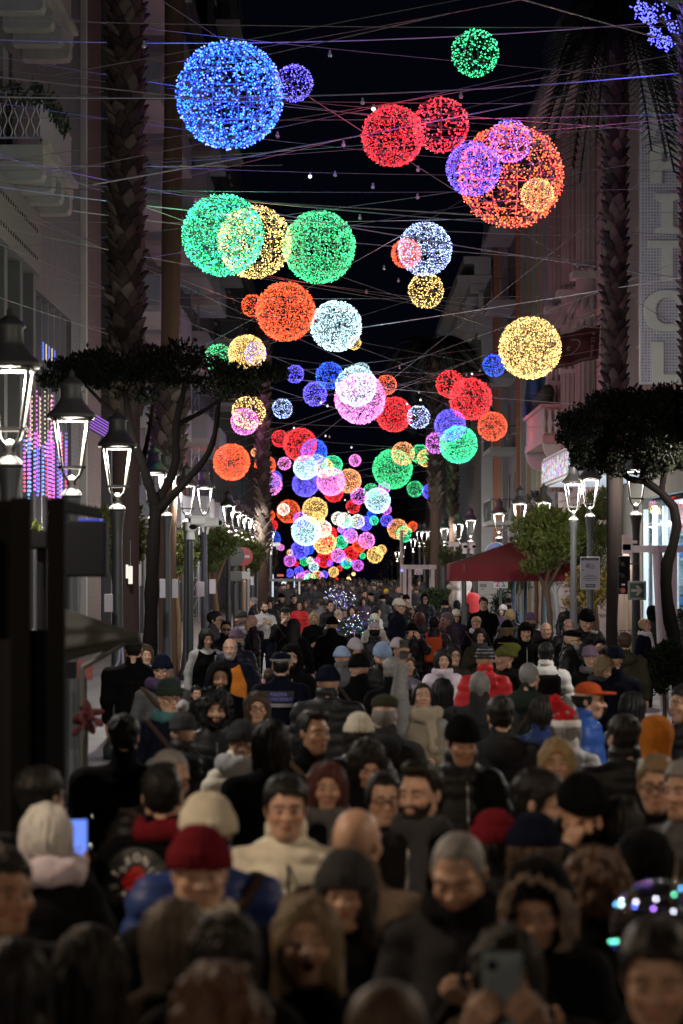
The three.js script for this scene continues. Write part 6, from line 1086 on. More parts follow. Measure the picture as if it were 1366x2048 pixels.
plate('poster', 'small white poster with a red and green triangle on the white kiosk', 'poster', 837, 1144, 116, 16, 11, tri);
plate('banner', 'pale grey printed banner behind the tall man in the black coat', 'banner', 985, 1192, 96, 58, 66, canvasTex(192, 192, (c, w, h) => { c.fillStyle = '#8f8a86'; c.fillRect(0, 0, w, h); c.fillStyle = '#5c5856'; c.fillRect(10, 22, 44, 22); c.fillRect(14, 52, 26, 6); c.beginPath(); c.ellipse(128, 38, 34, 15, 0.1, 0, 7); c.stroke(); c.lineWidth = 5; c.strokeStyle = '#6d6966'; for (let k = 0; k < 4; k++) { c.beginPath(); c.moveTo(10, 95 + k * 22); c.quadraticCurveTo(90, 80 + k * 22, 185, 100 + k * 20); c.stroke(); } }), { edge: mat([0.3, 0.29, 0.28]) });
{ // white kiosk frame
  const d = 118, t = thing('kiosk', 'white open kiosk frame with a flat roof beyond the red umbrella', 'kiosk', at(838, 0, d).setY(0)), wht = mat([0.5, 0.5, 0.5], { roughness: 0.6 });
  part('roof', box(1.25, 0.16, 3, 0, at(0, 1134, d).y, -1.2), wht, t);
  for (const [x, z] of [[-0.52, 0.2], [0.5, 0.2], [-0.52, -2.5], [0.5, -2.5], [-0.34, 0.1]]) part('post', box(0.12, at(0, 1134, d).y, 0.12, x, at(0, 1134, d).y / 2, z), wht, t);
  part('shelf', box(1.0, 0.06, 1.6, 0, 1.0, -1.2), mat([0.2, 0.2, 0.22]), t); part('mast', rod(V(-0.62, 0, -0.6), V(-0.62, at(0, 1060, d).y, -0.6), 0.06), mat([0.3, 0.28, 0.24]), t);
  part('spot_lamp', new THREE.SphereGeometry(0.05, 8, 6).translate(-0.62, at(0, 1141, d).y, 0.25), glow([0.5, 0.45, 2.4], 1), t);
}
plate('camera_notice', 'white notice with a camera drawing and black bars on the lamp post', 'sign', 1180, 1146, 69.6, 39, 65, canvasTex(256, 424, (c, w, h) => {
  c.fillStyle = '#a7a2b4'; c.fillRect(0, 0, w, h); c.fillStyle = '#1d1d20'; c.fillRect(10, 8, w - 20, 34); c.fillStyle = '#9a9aa2'; c.font = 'bold 15px sans-serif'; c.textAlign = 'center'; c.fillText('AREA VIDEOSORVEGLIATA', w / 2, 31, 220);
  c.save(); c.translate(128, 128); c.rotate(0.25); c.fillStyle = '#8a8698'; c.strokeStyle = '#56525f'; c.lineWidth = 4; c.beginPath(); c.roundRect(-60, -38, 120, 62, 28); c.fill(); c.stroke(); c.fillStyle = '#6d6878'; c.beginPath(); c.arc(-34, -4, 24, 0, 7); c.fill(); c.restore(); c.beginPath(); c.moveTo(140, 165); c.lineTo(120, 200); c.lineTo(80, 205); c.stroke();
  c.fillStyle = '#4d4a56'; [[70, 236, 116], [40, 258, 176], [30, 280, 200], [64, 304, 140]].forEach(([x, y, q]) => c.fillRect(x, y, q, 9)); c.fillStyle = '#1d1d20'; c.fillRect(70, 362, 128, 44); c.fillStyle = '#8c8894'; c.fillRect(86, 374, 96, 18); c.fillStyle = '#4a5590'; c.fillRect(18, 166, 20, 20);
}));
plate('arrow_sign', 'square green sign with a white arrow pointing right', 'sign', 1274, 1181, 57.5, 37, 38, canvasTex(128, 128, (c, w, h) => { c.fillStyle = '#9a9a94'; c.fillRect(0, 0, w, h); c.fillStyle = '#23603a'; c.fillRect(14, 14, 100, 100); c.fillStyle = '#b4b4aa'; c.beginPath(); c.moveTo(22, 54); c.lineTo(68, 54); c.lineTo(50, 30); c.lineTo(72, 30); c.lineTo(106, 64); c.lineTo(72, 98); c.lineTo(50, 98); c.lineTo(68, 74); c.lineTo(22, 74); c.closePath(); c.fill(); }), { edge: mat([0.4, 0.4, 0.38]) });
{ // traffic light
  const t = thing('traffic_light', 'dark traffic light with a dull red lower lens beside the green arrow', 'traffic light', at(1248, 1150, 57.8)); part('case', rbox(0.21, 0.68, 0.16, 0, 0, 0, 0.03, 2), MT.black, t);
  for (const [y, c] of [[0.2, [0.03, 0.03, 0.03]], [0, [0.03, 0.03, 0.03]], [-0.27, [0.5, 0.12, 0.1]]]) { part('lens', new THREE.SphereGeometry(0.055, 14, 10).scale(1, 1, 0.4).translate(-0.03, y, 0.075), mat(c, { roughness: 0.2 }), t); part('hood', new THREE.CylinderGeometry(0.07, 0.07, 0.09, 14, 1, true, Math.PI * 0.5, Math.PI).rotateX(Math.PI / 2).translate(-0.03, y, 0.12), mat([0.015, 0.015, 0.016], { side: THREE.DoubleSide }), t); }
  part('bracket', [box(0.2, 0.03, 0.03, 0.16, 0.2, 0), box(0.2, 0.03, 0.03, 0.16, -0.2, 0)], MT.iron, t); part('plate', box(0.06, 0.03, 0.01, -0.02, -0.17, 0.083), MT.white, t);
}
{ // furled parasol
  const d = 60, t = thing('furled_parasol', 'tall furled beige parasol behind the traffic light', 'parasol', at(1250, 0, d).setY(0)), f = (x, y, z) => { const u = clamp((y - 0.7) / 2.2, 0, 1), r = (0.2 - 0.13 * Math.abs(u - 0.35)) * (1 + 0.16 * Math.sin(Math.atan2(x, z) * 8 + y * 0.6)) * (u > 0.8 ? lerp(1, 0.3, (u - 0.8) / 0.2) : 1); return Math.max((Math.hypot(x, z) - r) * 0.8, 0.7 - y, y - 2.9); };
  part('cloth', net(f, [-0.32, 0.6, -0.32], [0.32, 3.0, 0.32], 0.02), mat([0.42, 0.34, 0.26], { roughness: 0.9, bump: rep(T.cloth, 10), bs: 0.002 }), t); part('pole', rod(V(0, 0, 0), V(0, 3.0, 0), 0.035), MT.iron, t); part('strap', new THREE.TorusGeometry(0.2, 0.015, 6, 24).rotateX(Math.PI / 2).translate(0, 1.35, 0), mat([0.2, 0.15, 0.1]), t);
}
{ // white steel frame before the shop
  const d = 55, t = thing('white_frame', 'white steel frame with beam and leaning post in front of the bright shop', 'frame', at(1310, 0, d).setY(0)), wh = mat([0.55, 0.54, 0.52], { roughness: 0.5 }), X = (px) => (px - 1310) * d / F, y = (py) => at(0, py, d).y;
  part('beam', [box(X(1380) - X(1246), 0.12, 0.12, (X(1380) + X(1246)) / 2, y(1098), 0), box(0.16, 0.16, 0.2, X(1254), y(1098), 0.02)], wh, t);
  part('post', rod(V(X(1314), y(1092), 0.02), V(X(1330), 0, 0.02), 0.085, 0.075, 4), wh, t); part('post', box(0.1, y(1092), 0.1, X(1366), y(1092) / 2, -1.5), wh, t);
  part('clamp', [box(0.14, 0.26, 0.14, X(1252), y(1085), 0.05), box(0.2, 0.05, 0.1, X(1262), y(1084), 0.05)], mat([0.6, 0.55, 0.45]), t);
  part('sign_plate', box(0.13, 0.34, 0.02, X(1340), y(1275), 0.1), mat([0.25, 0.25, 0.25]), t);
}
{ // distant lit stand in the middle of the street, left of the crowd
  const d = 150, t = thing('glass_stand', 'far glass stand with bluish white lights and red sign on the left of the crowd', 'stand', at(572, 0, d).setY(0)), y = (py) => at(0, py, d).y;
  part('roof', box(1.5, 0.12, 1.6, 0, y(1160), 0), mat([0.1, 0.1, 0.11]), t); for (const [x, z] of [[-0.62, 0.7], [0.62, 0.7], [0, 0.75], [-0.62, -0.7], [0.62, -0.7]]) part('post', box(0.06, y(1160), 0.06, x, y(1160) / 2, z), MT.steel, t);
  part('led_lamp', [box(0.04, 1.2, 0.03, -0.58, y(1175), 0.745), box(0.04, 1.2, 0.03, 0.4, y(1178), 0.745), new THREE.SphereGeometry(0.1, 10, 8).translate(-0.1, y(1167), 0.8)], glow([0.7, 0.95, 1.2], 0.9), t); part('lit_sign', box(0.3, 0.1, 0.04, -0.25, y(1158) + 0.17, 0.5), glow([1.0, 0.12, 0.12], 0.4), t);
}
// ---------------------------------------------------------------- clear balloons with little lights
function balloon(label, px, py, r, d, n, o = {}) {
  const R = r * d / F, t = thing('clear_balloon', label, 'balloon', at(px, py, d), 0, o.group ?? 'clear balloons with little lights');
  reseed(px * 7 + py);
  part('skin', new THREE.SphereGeometry(R, 28, 20).scale(1, 1.04, 1), mat([0.93, 0.93, 0.97], { transmission: 1, thickness: 0, roughness: 0.04, ior: 1.35 }), t);
  part('neck', rod(V(0, -R * 1.02, 0), V(0, -R * 1.18, 0), R * 0.03, R * 0.08, 8), mat([0.6, 0.6, 0.65]), t);
  part('stick', rod(V(0, -R * 1.18, 0), V(0, -R * 1.2 - 0.55, 0), 0.004, 0.004, 5), MT.white, t);
  const P = []; for (let i = 0; i < 40; i++) { const u = i / 39, a = u * 15, y = 0.92 - 1.84 * u; P.push(V(Math.cos(a) * Math.sqrt(1 - y * y), y, Math.sin(a) * Math.sqrt(1 - y * y)).multiplyScalar(R * 1.015)); }
  part('wire', tube(P, R * 0.006, 120, 4), mat([0.3, 0.3, 0.35]), t);
  const cols = o.cols ?? [[1.9, 1.9, 2.2], [0.3, 1.8, 1.0], [0.3, 0.45, 2.4], [1.2, 0.5, 2.4], [0.3, 1.2, 2.3]], c3 = new THREE.CatmullRomCurve3(P);
  for (let i = 0; i < n; i++) part('led_bulb', new THREE.IcosahedronGeometry(o.br ?? R * 0.045, 1), glow(cols[Math.floor(rnd() * cols.length)], o.k ?? 1.1), t).position.copy(c3.getPointAt((i + 0.5) / n));
}
const silver = [[0.9, 0.9, 2.0], [1.8, 1.8, 2.2], [0.6, 0.55, 2.2]];
balloon('upper left of the clear balloons above the crowd', 663, 1192, 15, 88, 16, { cols: silver }); balloon('topmost clear balloon of the bunch above the crowd', 673, 1187, 16, 86, 18, { cols: silver }); balloon('right one of the upper clear balloons', 694, 1200, 17, 84, 18, { cols: silver }); balloon('clear balloon hanging lowest in the upper bunch', 679, 1202, 15, 83, 16, { cols: silver }); balloon('smallest clear balloon below the upper bunch', 696, 1214, 9, 84, 10, { cols: silver });
balloon('left clear balloon of the lower three', 690, 1254, 18, 60, 12); balloon('middle clear balloon of the lower three', 709, 1247, 17, 59, 12); balloon('big right clear balloon of the lower three', 726, 1246, 23, 60, 14);
balloon('large clear balloon with coloured lights, out of focus at the right edge', 1316, 1860, 96, 9.6, 30, { br: 0.0035, k: 5, group: 'large near balloon' });
// ---------------------------------------------------------------- the crowd, nearest first: x, y of the face and height h of the head in the photograph
const onScreen = glow([0.22, 0.42, 1.5], 0.7), whiteScreen = glow([0.9, 0.95, 1], 0.9);
const badge = canvasTex(512, 512, (c, w) => {                       // round club badge on a jacket back
  c.fillStyle = '#060606'; c.fillRect(0, 0, w, w);
  c.strokeStyle = '#34363a'; c.lineWidth = 12; c.beginPath(); c.arc(256, 256, 246, 0, 7); c.stroke();
  c.fillStyle = '#b30f12'; c.beginPath(); c.arc(256, 256, 122, 0, 7); c.fill();
  c.strokeStyle = '#060606'; c.lineCap = 'round'; c.lineWidth = 15;
  for (const [x0, y0, cx, cy, x1, y1] of [[140, 235, 210, 215, 290, 170], [135, 290, 220, 260, 320, 215], [175, 335, 235, 300, 300, 240], [215, 372, 262, 330, 288, 268]]) { c.beginPath(); c.moveTo(x0, y0); c.quadraticCurveTo(cx, cy, x1, y1); c.stroke(); }
  c.fillStyle = '#cfcfca'; c.font = 'bold 86px sans-serif'; c.textAlign = 'center'; c.textBaseline = 'middle';
  const arc = (t, a0, a1, flip) => [...t].forEach((ch, i) => { const a = a0 + (a1 - a0) * i / (t.length - 1); c.save(); c.translate(256 + 186 * Math.sin(a), 256 - 186 * Math.cos(a)); c.rotate(flip ? a + Math.PI : a); c.fillText(ch, 0, 0); c.restore(); });
  arc('TORONTO', -1.22, 1.22, false); arc('RAPTORS', -1.78, -4.5, true);
});
const policeTex = canvasTex(512, 192, (c, w, h) => { c.fillStyle = '#0a0c18'; c.fillRect(0, 0, w, h); c.fillStyle = '#6a66c8'; c.font = 'bold 74px sans-serif'; c.textAlign = 'center'; c.fillText('POLIZIA', 256, 78); c.fillText('MUNICIPALE', 256, 158, 480); });
const backText = (tex, w, h, y) => (t, jf, jk) => part('back_print', patch(jf, -1, w, h, 0, y, 20, 14, 0.005), mat([0.8, 0.8, 0.8], { tex, roughness: 0.7 }), jk);
const bands = (ys, c, w = 0.34) => (t, jf, jk) => { for (const y of ys) part('reflective_band', patch(jf, -1, w, 0.035, 0, y, 22, 2, 0.006), cloth(c), jk); };
const CROWD = [
  // --- closest, far out of focus
  { x: 440, y: 2062, h: 215, sex: 'f', hair: 'curly', hc: 'chest', yaw: 180, c: 'black', jacket: 'wool', label: 'closest person at the bottom edge, curly light brown hair seen from behind' },
  { x: 780, y: 2085, h: 215, hair: 'buzz', hc: 'brown', yaw: 160, c: 'brown', jacket: 'wool', label: 'short haired person cut by the bottom edge right of the singing woman' },
  { x: 1312, y: 1960, h: 225, hair: 'short', hc: 'dark', yaw: -8, nod: 8, c: 'black', jacket: 'parka', skin: 'mid', label: 'dark haired man very close in the bottom right corner' },
  { x: 615, y: 1890, h: 205, sex: 'f', hair: 'long', hc: 'dirty', mouth: 'open', nod: -6, c: 'soot', jacket: 'parka', label: 'blonde woman with her mouth wide open, close to the camera' },
  { x: 452, y: 1925, h: 190, sex: 'f', hair: 'long', hc: 'dark', nod: 28, yaw: 10, c: 'black', jacket: 'wool', label: 'woman with dark hair looking down left of the singing woman' },
  { x: 185, y: 1955, h: 195, sex: 'f', hair: 'verylong', hc: 'dark', yaw: 165, c: 'soot', jacket: 'wool', label: 'person with long dark brown hair seen from behind at bottom left' },
  { x: 30, y: 1985, h: 190, sex: 'f', hair: 'long', hc: 'black', yaw: 170, c: 'black', jacket: 'puffer', label: 'dark figure from behind in the bottom left corner' },
  { x: 1015, y: 1955, h: 180, sex: 'f', hair: 'long', hc: 'dark', yaw: -4, la: 'cam', ra: 'cam', c: 'tan', jacket: 'wool', phone: { label: 'pale blue phone held up by a long haired person at the bottom centre', c: 'ice', k: 1.35 }, label: 'person holding up a pale blue phone with both hands' },
  { x: 355, y: 1895, h: 165, sex: 'f', hair: 'bob', hc: 'greybrown', yaw: 165, c: 'brown', jacket: 'parka', label: 'woman with grey streaked brown hair from behind below the maroon knit hat' },
  { x: 8, y: 1790, h: 160, hair: 'short', hc: 'dark', yaw: 35, skin: 'tan', c: 'black', jacket: 'wool', label: 'reddish lit man cut off by the left edge' },
  { x: 690, y: 1790, h: 150, sex: 'f', hair: 'long', hc: 'dark', hat: 'beanie', hatc: 'dgrey', yaw: -6, c: 'black', jacket: 'wool', label: 'woman with a dark grey knit hat behind the singing woman' },
  { x: 1075, y: 1815, h: 150, sex: 'f', hair: 'long', hc: 'black', nod: 22, hat: 'hood', hatc: 'black', trim: 'furtrim', trimc: 'tan', yaw: -12, c: 'black', jacket: 'parka', la: 'phone', skin: 'tan', label: 'long haired woman in a fur hood looking down at a reddish glow' },
  { x: 1192, y: 1790, h: 135, sex: 'f', hair: 'curly', hc: 'chest', yaw: 190, c: 'black', jacket: 'wool', label: 'curly brown haired woman from behind left of the lit balloon' },
  { x: 915, y: 1750, h: 140, hair: 'buzz', hc: 'grey', nod: 24, yaw: -14, c: 'dgrey', jacket: 'wool', scarf: 'soot', la: 'phone', label: 'grey haired man with lowered head in a plaid dark jacket' },
  { x: 717, y: 1690, h: 132, hair: 0, skin: 'mid', yaw: 158, c: 'tan', jacket: 'wool', wide: 1.12, label: 'bald man from behind in a light brown pullover' },
  { x: 90, y: 1680, h: 140, sex: 'f', hair: 'bob', hc: 'white', yaw: 195, c: 'soot', jacket: 'wool', scarf: 'lilac', bigscarf: 1, ra: 'side', phone: { arm: 'ra', label: 'phone with a bright blue screen held up at the left', on: onScreen, k: 1.5, spin: 0 }, label: 'grey haired woman from behind with a pale fluffy collar holding a glowing phone' },
  { x: 400, y: 1752, h: 116, hat: 'beanie', hatc: 'maroon', mouth: 'smile', yaw: 6, c: 'black', jacket: 'parka', scarf: 'cream', label: 'smiling man with a maroon knit hat and a cream scarf' },
  { x: 418, y: 1672, h: 120, hat: 'beanie', hatc: 'cream', glasses: 2, nod: 12, yaw: 12, c: 'royal', jacket: 'puffer', wide: 1.1, label: 'man with a cream knit hat, dark glasses and a shiny blue jacket' },
  { x: 988, y: 1695, h: 105, sex: 'f', hat: 'beanie', hatc: 'maroon', hair: 'bob', hc: 'dark', yaw: 180, c: 'black', label: 'person in a dark red knit hat from behind, beside the grey haired man' },
  { x: 1290, y: 1740, h: 125, sex: 'f', hair: 'bob', hc: 'chest', yaw: 175, hat: 'hood', hatc: 'black', trim: 'furtrim', trimc: 'tan', c: 'black', jacket: 'parka', label: 'person in a brown fur-trimmed hood above the lit balloon' },
  { x: 1062, y: 1705, h: 100, sex: 'f', hat: 'beanie', hatc: 'navy', yaw: 200, hair: 'long', hc: 'brown', c: 'soot', label: 'person in a blue-grey knit hat behind the long haired woman' },
  // --- white jacket man and neighbours
  { x: 572, y: 1622, h: 118, hair: 'short', hc: 'black', yaw: 4, c: 'cream', jacket: 'hoodpuffer', zip: 1, wide: 1.08, label: 'young dark haired man in a cream padded jacket with a zip' },
  { x: 768, y: 1603, h: 102, sex: 'f', hair: 'bun', hc: 'black', glasses: 1, mouth: 'smile', yaw: 8, c: 'black', jacket: 'parka', la: 'chest', label: 'laughing woman with black glasses beside the bearded man' },
  { x: 838, y: 1592, h: 108, hair: 'quiff', hc: 'dark', beard: 1, yaw: -28, mouth: 'smile', c: 'soot', jacket: 'bomber', scarf: 'dgrey', label: 'bearded dark haired man turned towards the laughing woman' },
  { x: 655, y: 1578, h: 84, sex: 'f', hair: 'long', hc: 'red', yaw: 2, c: 'black', jacket: 'wool', scarf: 'grey', label: 'woman with dark red hair and a grey roll-neck' },
  { x: 735, y: 1530, h: 82, sex: 'f', hair: 'bob', hc: 'dark', nod: 26, yaw: 12, c: 'soot', jacket: 'wool', label: 'dark haired person looking down behind the laughing woman' },
  { x: 325, y: 1598, h: 108, hair: 'quiff', hc: 'black', yaw: 176, c: 'black', jacket: 'bomber', scarf: 'maroon', wide: 1.08, skin: 'mid', label: 'man from behind with a round red and white badge on his black jacket', extra: (t, jf, jk) => part('badge', patch(jf, -1, 0.29, 0.29, 0.09, 1.265, 20, 20, 0.006, 'disc'), mat([0.8, 0.8, 0.8], { tex: badge, roughness: 0.6 }), jk) },
  { x: 342, y: 1558, h: 88, hair: 'buzz', hc: 'grey', nod: 16, skin: 'tan', yaw: 30, c: 'black', label: 'grey haired man half hidden behind the man with the badge' },
  { x: 85, y: 1600, h: 98, hair: 'short', hc: 'black', yaw: 150, c: 'black', jacket: 'wool', label: 'dark haired man from behind near the stall posts, one ear lit orange' },
  { x: 1085, y: 1612, h: 108, hair: 'short', hc: 'black', yaw: 68, nod: 12, c: 'black', jacket: 'wool', label: 'dark haired man in profile facing right in front of the blonde woman' },
  { x: 1163, y: 1625, h: 95, hat: 'beanie', hatc: 'black', yaw: 12, nod: 20, ra: 'face', skin: 'tan', mask: 'black', c: 'black', label: 'person in a black hat and black mask with orange lit cheeks' },
  { x: 1312, y: 1575, h: 106, hair: 'short', hc: 'dirty', glasses: 1, yaw: -6, c: 'black', jacket: 'wool', label: 'man with dark rimmed glasses at the right, black coat' },
  { x: 1368, y: 1585, h: 95, hair: 'short', hc: 'grey', yaw: -40, c: 'dgrey', label: 'man cut off by the right edge beside the man with glasses' },
  { x: 1240, y: 1665, h: 98, sex: 'f', hair: 'bob', hc: 'black', yaw: 180, c: 'black', label: 'black haired person from behind below the man with glasses' },
  { x: 1113, y: 1528, h: 92, sex: 'f', hair: 'bob', hc: 'blond', yaw: -2, c: 'soot', jacket: 'wool', scarf: 'brown', label: 'blonde woman with bobbed hair in front of the snowflake hat' },
  { x: 1133, y: 1462, h: 78, sex: 'f', hat: 'pointed', hatc: 'red', trim: 'cuff sidepom', trimc: 'white', hair: 'bob', hc: 'grey', yaw: 172, c: 'silver', jacket: 'hoodpuffer', label: 'person in a red snowflake hat with white rim and pompom, silver jacket', extra: (t) => { const h = t.children.find((q) => q.name === 'hat'), m = cloth('white'); reseed(4); for (let i = 0; i < 26; i++) { const a = rr(0, 6.28), y = rr(0.085, 0.135), r = 0.096 - (y - 0.085) * 0.5; part('snowflake', new THREE.IcosahedronGeometry(0.009, 0), m, h).position.set(Math.sin(a) * r, y, Math.cos(a) * r * 1.15 - 0.025); } if (h) { h.children.filter((q) => q.name === 'pompom').forEach((q) => { q.material = cloth('red', 'fur'); }); } } },
  { x: 925, y: 1488, h: 84, hair: 'short', hc: 'black', nod: 10, yaw: 12, hat: 'beanie', hatc: 'black', skin: 'tan', c: 'black', jacket: 'puffer', label: 'man in a black knit cap with a warmly lit face, right of the raised arm' },
  { x: 1245, y: 1478, h: 84, hair: 'short', hc: 'dark', yaw: 200, c: 'black', jacket: 'puffer', wide: 1.15, label: 'broad man from behind in a black quilted jacket, below the bare dark head' },
  { x: 1312, y: 1478, h: 86, sex: 'f', yaw: 178, hat: 'hood', hatc: 'orange', c: 'black', jacket: 'wool', label: 'person from behind with a bright orange hood up' },
  { x: 1180, y: 1405, h: 70, hat: 'cap', hatc: 'coral', hair: 'short', hc: 'dark', yaw: 78, c: 'blue', jacket: 'hoodpuffer', label: 'person in an orange cap and blue jacket facing right' },
  { x: 1085, y: 1432, h: 66, sex: 'f', hair: 'bob', hc: 'dark', yaw: 178, c: 'royal', jacket: 'hoodpuffer', label: 'dark haired person from behind with a blue collar' },
  { x: 1262, y: 1420, h: 62, sex: 'f', hair: 'long', hc: 'black', yaw: 190, c: 'black', label: 'long black haired person from behind, right of the orange cap' },
  { x: 1366, y: 1410, h: 62, hair: 'short', hc: 'black', yaw: -60, c: 'black', label: 'dark man cut off by the right edge beside the dark shrubs' },
  { x: 1000, y: 1437, h: 70, hair: 'short', hc: 'dark', yaw: 186, c: 'dgrey', jacket: 'parka', wide: 1.1, label: 'dark haired man from behind in a grey hooded jacket' },
  { x: 960, y: 1375, h: 66, hair: 'buzz', hc: 'grey', yaw: 172, c: 'dgrey', jacket: 'wool', wide: 1.25, label: 'tall man with cropped grey hair from behind, grey wool coat' },
  { x: 845, y: 1398, h: 58, sex: 'f', hair: 'bun', hc: 'dark', nod: -16, yaw: 8, ra: 'up', la: 'hold', c: 'lgrey', jacket: 'wool', scarf: 'beige', bigscarf: 1, vest: 'beige', phone: { arm: 'ra', label: 'phone held high above the crowd by the woman in beige', c: 'grey' }, label: 'woman in beige looking up with one arm stretched high' },
  { x: 885, y: 1388, h: 58, sex: 'f', hair: 'long', hc: 'black', yaw: 175, c: 'black', jacket: 'coat', label: 'long black haired woman from behind, right of the raised arm' },
  { x: 770, y: 1434, h: 58, hat: 'flatcap', hatc: 'olive', hair: 'buzz', hc: 'grey', yaw: 170, c: 'dgrey', jacket: 'parka', label: 'person in an olive cap and patterned jacket from behind' },
  { x: 718, y: 1472, h: 72, sex: 'f', hat: 'beanie', hatc: 'cream', hair: 'bob', hc: 'dark', yaw: 180, c: 'black', label: 'person in a white knit hat from behind, behind the lowered dark head' },
  { x: 630, y: 1468, h: 84, hair: 'quiff', hc: 'black', yaw: 32, skin: 'tan', c: 'black', jacket: 'bomber', strap: 1, label: 'warmly lit dark haired man with a shoulder strap facing right' },
  { x: 542, y: 1495, h: 92, hair: 'bob', hc: 'dark', yaw: 184, c: 'black', jacket: 'bomber', wide: 1.08, label: 'person with bushy dark hair from behind in a black jacket' },
  { x: 484, y: 1490, h: 76, sex: 'f', hat: 'beanie', hatc: 'dgrey', glasses: 1, yaw: 4, c: 'cream', jacket: 'puffer', scarf: 'lgrey', bigscarf: 1, label: 'woman in a grey knit hat with a thick grey scarf and cream jacket' },
  { x: 515, y: 1418, h: 64, sex: 'f', hair: 'long', hc: 'brown', glasses: 1, yaw: 6, c: 'tan', jacket: 'wool', label: 'woman with long brown hair and glasses above the grey scarf' },
  { x: 366, y: 1470, h: 100, sex: 'f', hat: 'bobble', hatc: 'dgrey', trim: 'pompom', trimc: 'lgrey', yaw: 182, c: 'soot', jacket: 'hoodpuffer', wide: 1.2, label: 'person from behind in a dark quilted jacket and furry grey bobble hat' },
  { x: 430, y: 1422, h: 76, hair: 'curly', hc: 'black', yaw: 8, c: 'black', jacket: 'puffer', beard: 1, label: 'dark haired man facing the camera in black, left of the long haired woman' },
  { x: 340, y: 1398, h: 72, hat: 'beanie', hatc: 'green', glasses: 1, yaw: 22, c: 'navy', jacket: 'parka', scarf: 'teal', label: 'man in a dark green ski hat with a teal scarf' },
  { x: 248, y: 1478, h: 96, hair: 'short', hc: 'black', yaw: 178, c: 'black', jacket: 'coat', wide: 1.25, label: 'broad black silhouette from behind on the left' },
  { x: 268, y: 1300, h: 60, hair: 'short', hc: 'black', yaw: 176, c: 'black', jacket: 'coat', wide: 1.3, label: 'tall black coated figure from behind beside the lamp posts' },
  { x: 292, y: 1311, h: 26, sex: 'f', hair: 'long', hc: 'brown', yaw: 14, c: 'white', label: 'girl peeping out beside the tall black coat' },
  { x: 393, y: 1388, h: 44, child: 1, hair: 'short', hc: 'black', yaw: 14, c: 'black', label: 'boy with short black hair between the ski hat and the dark hood' },
  { x: 440, y: 1359, h: 52, hat: 'hood', hatc: 'black', beard: 1, hc: 'black', yaw: 8, c: 'black', jacket: 'parka', skin: 'tan', label: 'bearded man in a black hood in front of the orange vest' },
  { x: 326, y: 1343, h: 42, hat: 'beanie', hatc: 'navy', glasses: 1, yaw: 14, c: 'grey', jacket: 'coat', scarf: 'purple', bigscarf: 1, label: 'man in a navy hat and purple scarf beside the lamp posts' },
  { x: 460, y: 1299, h: 54, hair: 'fringe', hc: 'grey', yaw: -4, beard: 'grey', c: 'navy', jacket: 'bomber', vest: 'orange', label: 'grey bearded man in an orange vest' },
  { x: 474, y: 1280, h: 40, hat: 'beanie', hatc: 'mauve', yaw: 160, c: 'navy', label: 'person in a greyish purple hat right behind the orange vest' },
  { x: 414, y: 1278, h: 36, d: 43, sex: 'f', hair: 'verylong', hc: 'black', nod: 12, yaw: 20, c: 'white', jacket: 'bomber', la: 'phone', vest: 'black', phone: { label: 'white phone in the hand of the girl in a white jacket', c: 'white' }, label: 'long haired girl in a white jacket by the camera pole' },
  { x: 432, y: 1242, h: 40, hair: 'short', hc: 'black', glasses: 1, yaw: 70, c: 'grey', jacket: 'wool', label: 'black haired man in profile with glasses and grey coat' },
  { x: 452, y: 1260, h: 34, hair: 'quiff', hc: 'black', beard: 1, glasses: 2, yaw: 6, c: 'black', label: 'bearded man with sunglasses above the orange vest' },
  { x: 480, y: 1238, h: 29, hat: 'beanie', hatc: 'dgrey', yaw: -60, c: 'grey', label: 'person in a grey felt hat beside the bald man in black' },
  { x: 501, y: 1247, h: 38, hair: 0, yaw: -80, c: 'black', jacket: 'longpuffer', label: 'bald man in profile in a long black padded coat' },
  { x: 529, y: 1216, h: 25, hair: 'buzz', hc: 'black', beard: 1, yaw: 10, c: 'white', jacket: 'bomber', ra: 'chest', la: 'phone', label: 'bearded bald man in a white jacket' },
  { x: 541, y: 1209, h: 22, sex: 'f', hair: 'long', hc: 'dark', yaw: -6, c: 'black', label: 'dark haired woman behind the man in the white jacket' },
  { x: 571, y: 1231, h: 34, hat: 'flatcap', hatc: 'dgrey', yaw: 10, ra: 'face', c: 'soot', jacket: 'coat', label: 'man in a cap holding his hand before his mouth' },
  { x: 587, y: 1255, h: 40, sex: 'f', hair: 'verylong', hc: 'black', yaw: 178, c: 'black', jacket: 'coat', label: 'long black haired woman from behind beside the man in the cap' },
  { x: 628, y: 1238, h: 29, sex: 'f', hair: 'bob', hc: 'blond', yaw: 0, c: 'black', jacket: 'coat', la: 'hold', label: 'blonde woman with a bob and long black coat left of the clear balloons' },
  { x: 505, y: 1206, h: 20, hair: 'short', hc: 'grey', yaw: -80, c: 'soot', label: 'grey haired man in profile beside the thin posts' },
  { x: 599, y: 1212, h: 21, sex: 'f', hair: 'long', hc: 'brown', hat: 'hood', hatc: 'brown', yaw: 0, c: 'red', label: 'woman in a brown hood and bright red jacket' },
  { x: 588, y: 1199, h: 18, hair: 'short', hc: 'black', yaw: 14, c: 'black', label: 'black haired man just above the red jacket' },
  { x: 612, y: 1207, h: 17, sex: 'f', hair: 'bob', hc: 'brown', glasses: 1, yaw: -10, c: 'brown', label: 'woman with glasses right of the red jacket' },
  { x: 563, y: 1197, h: 17, hat: 'beanie', hatc: 'black', yaw: 30, c: 'black', label: 'man in a black hat above the man in the cap' },
  { x: 664, y: 1252, h: 36, hat: 'beanie', hatc: 'black', yaw: 178, c: 'black', jacket: 'wool', label: 'person in a black hat from behind left of the clear balloons' },
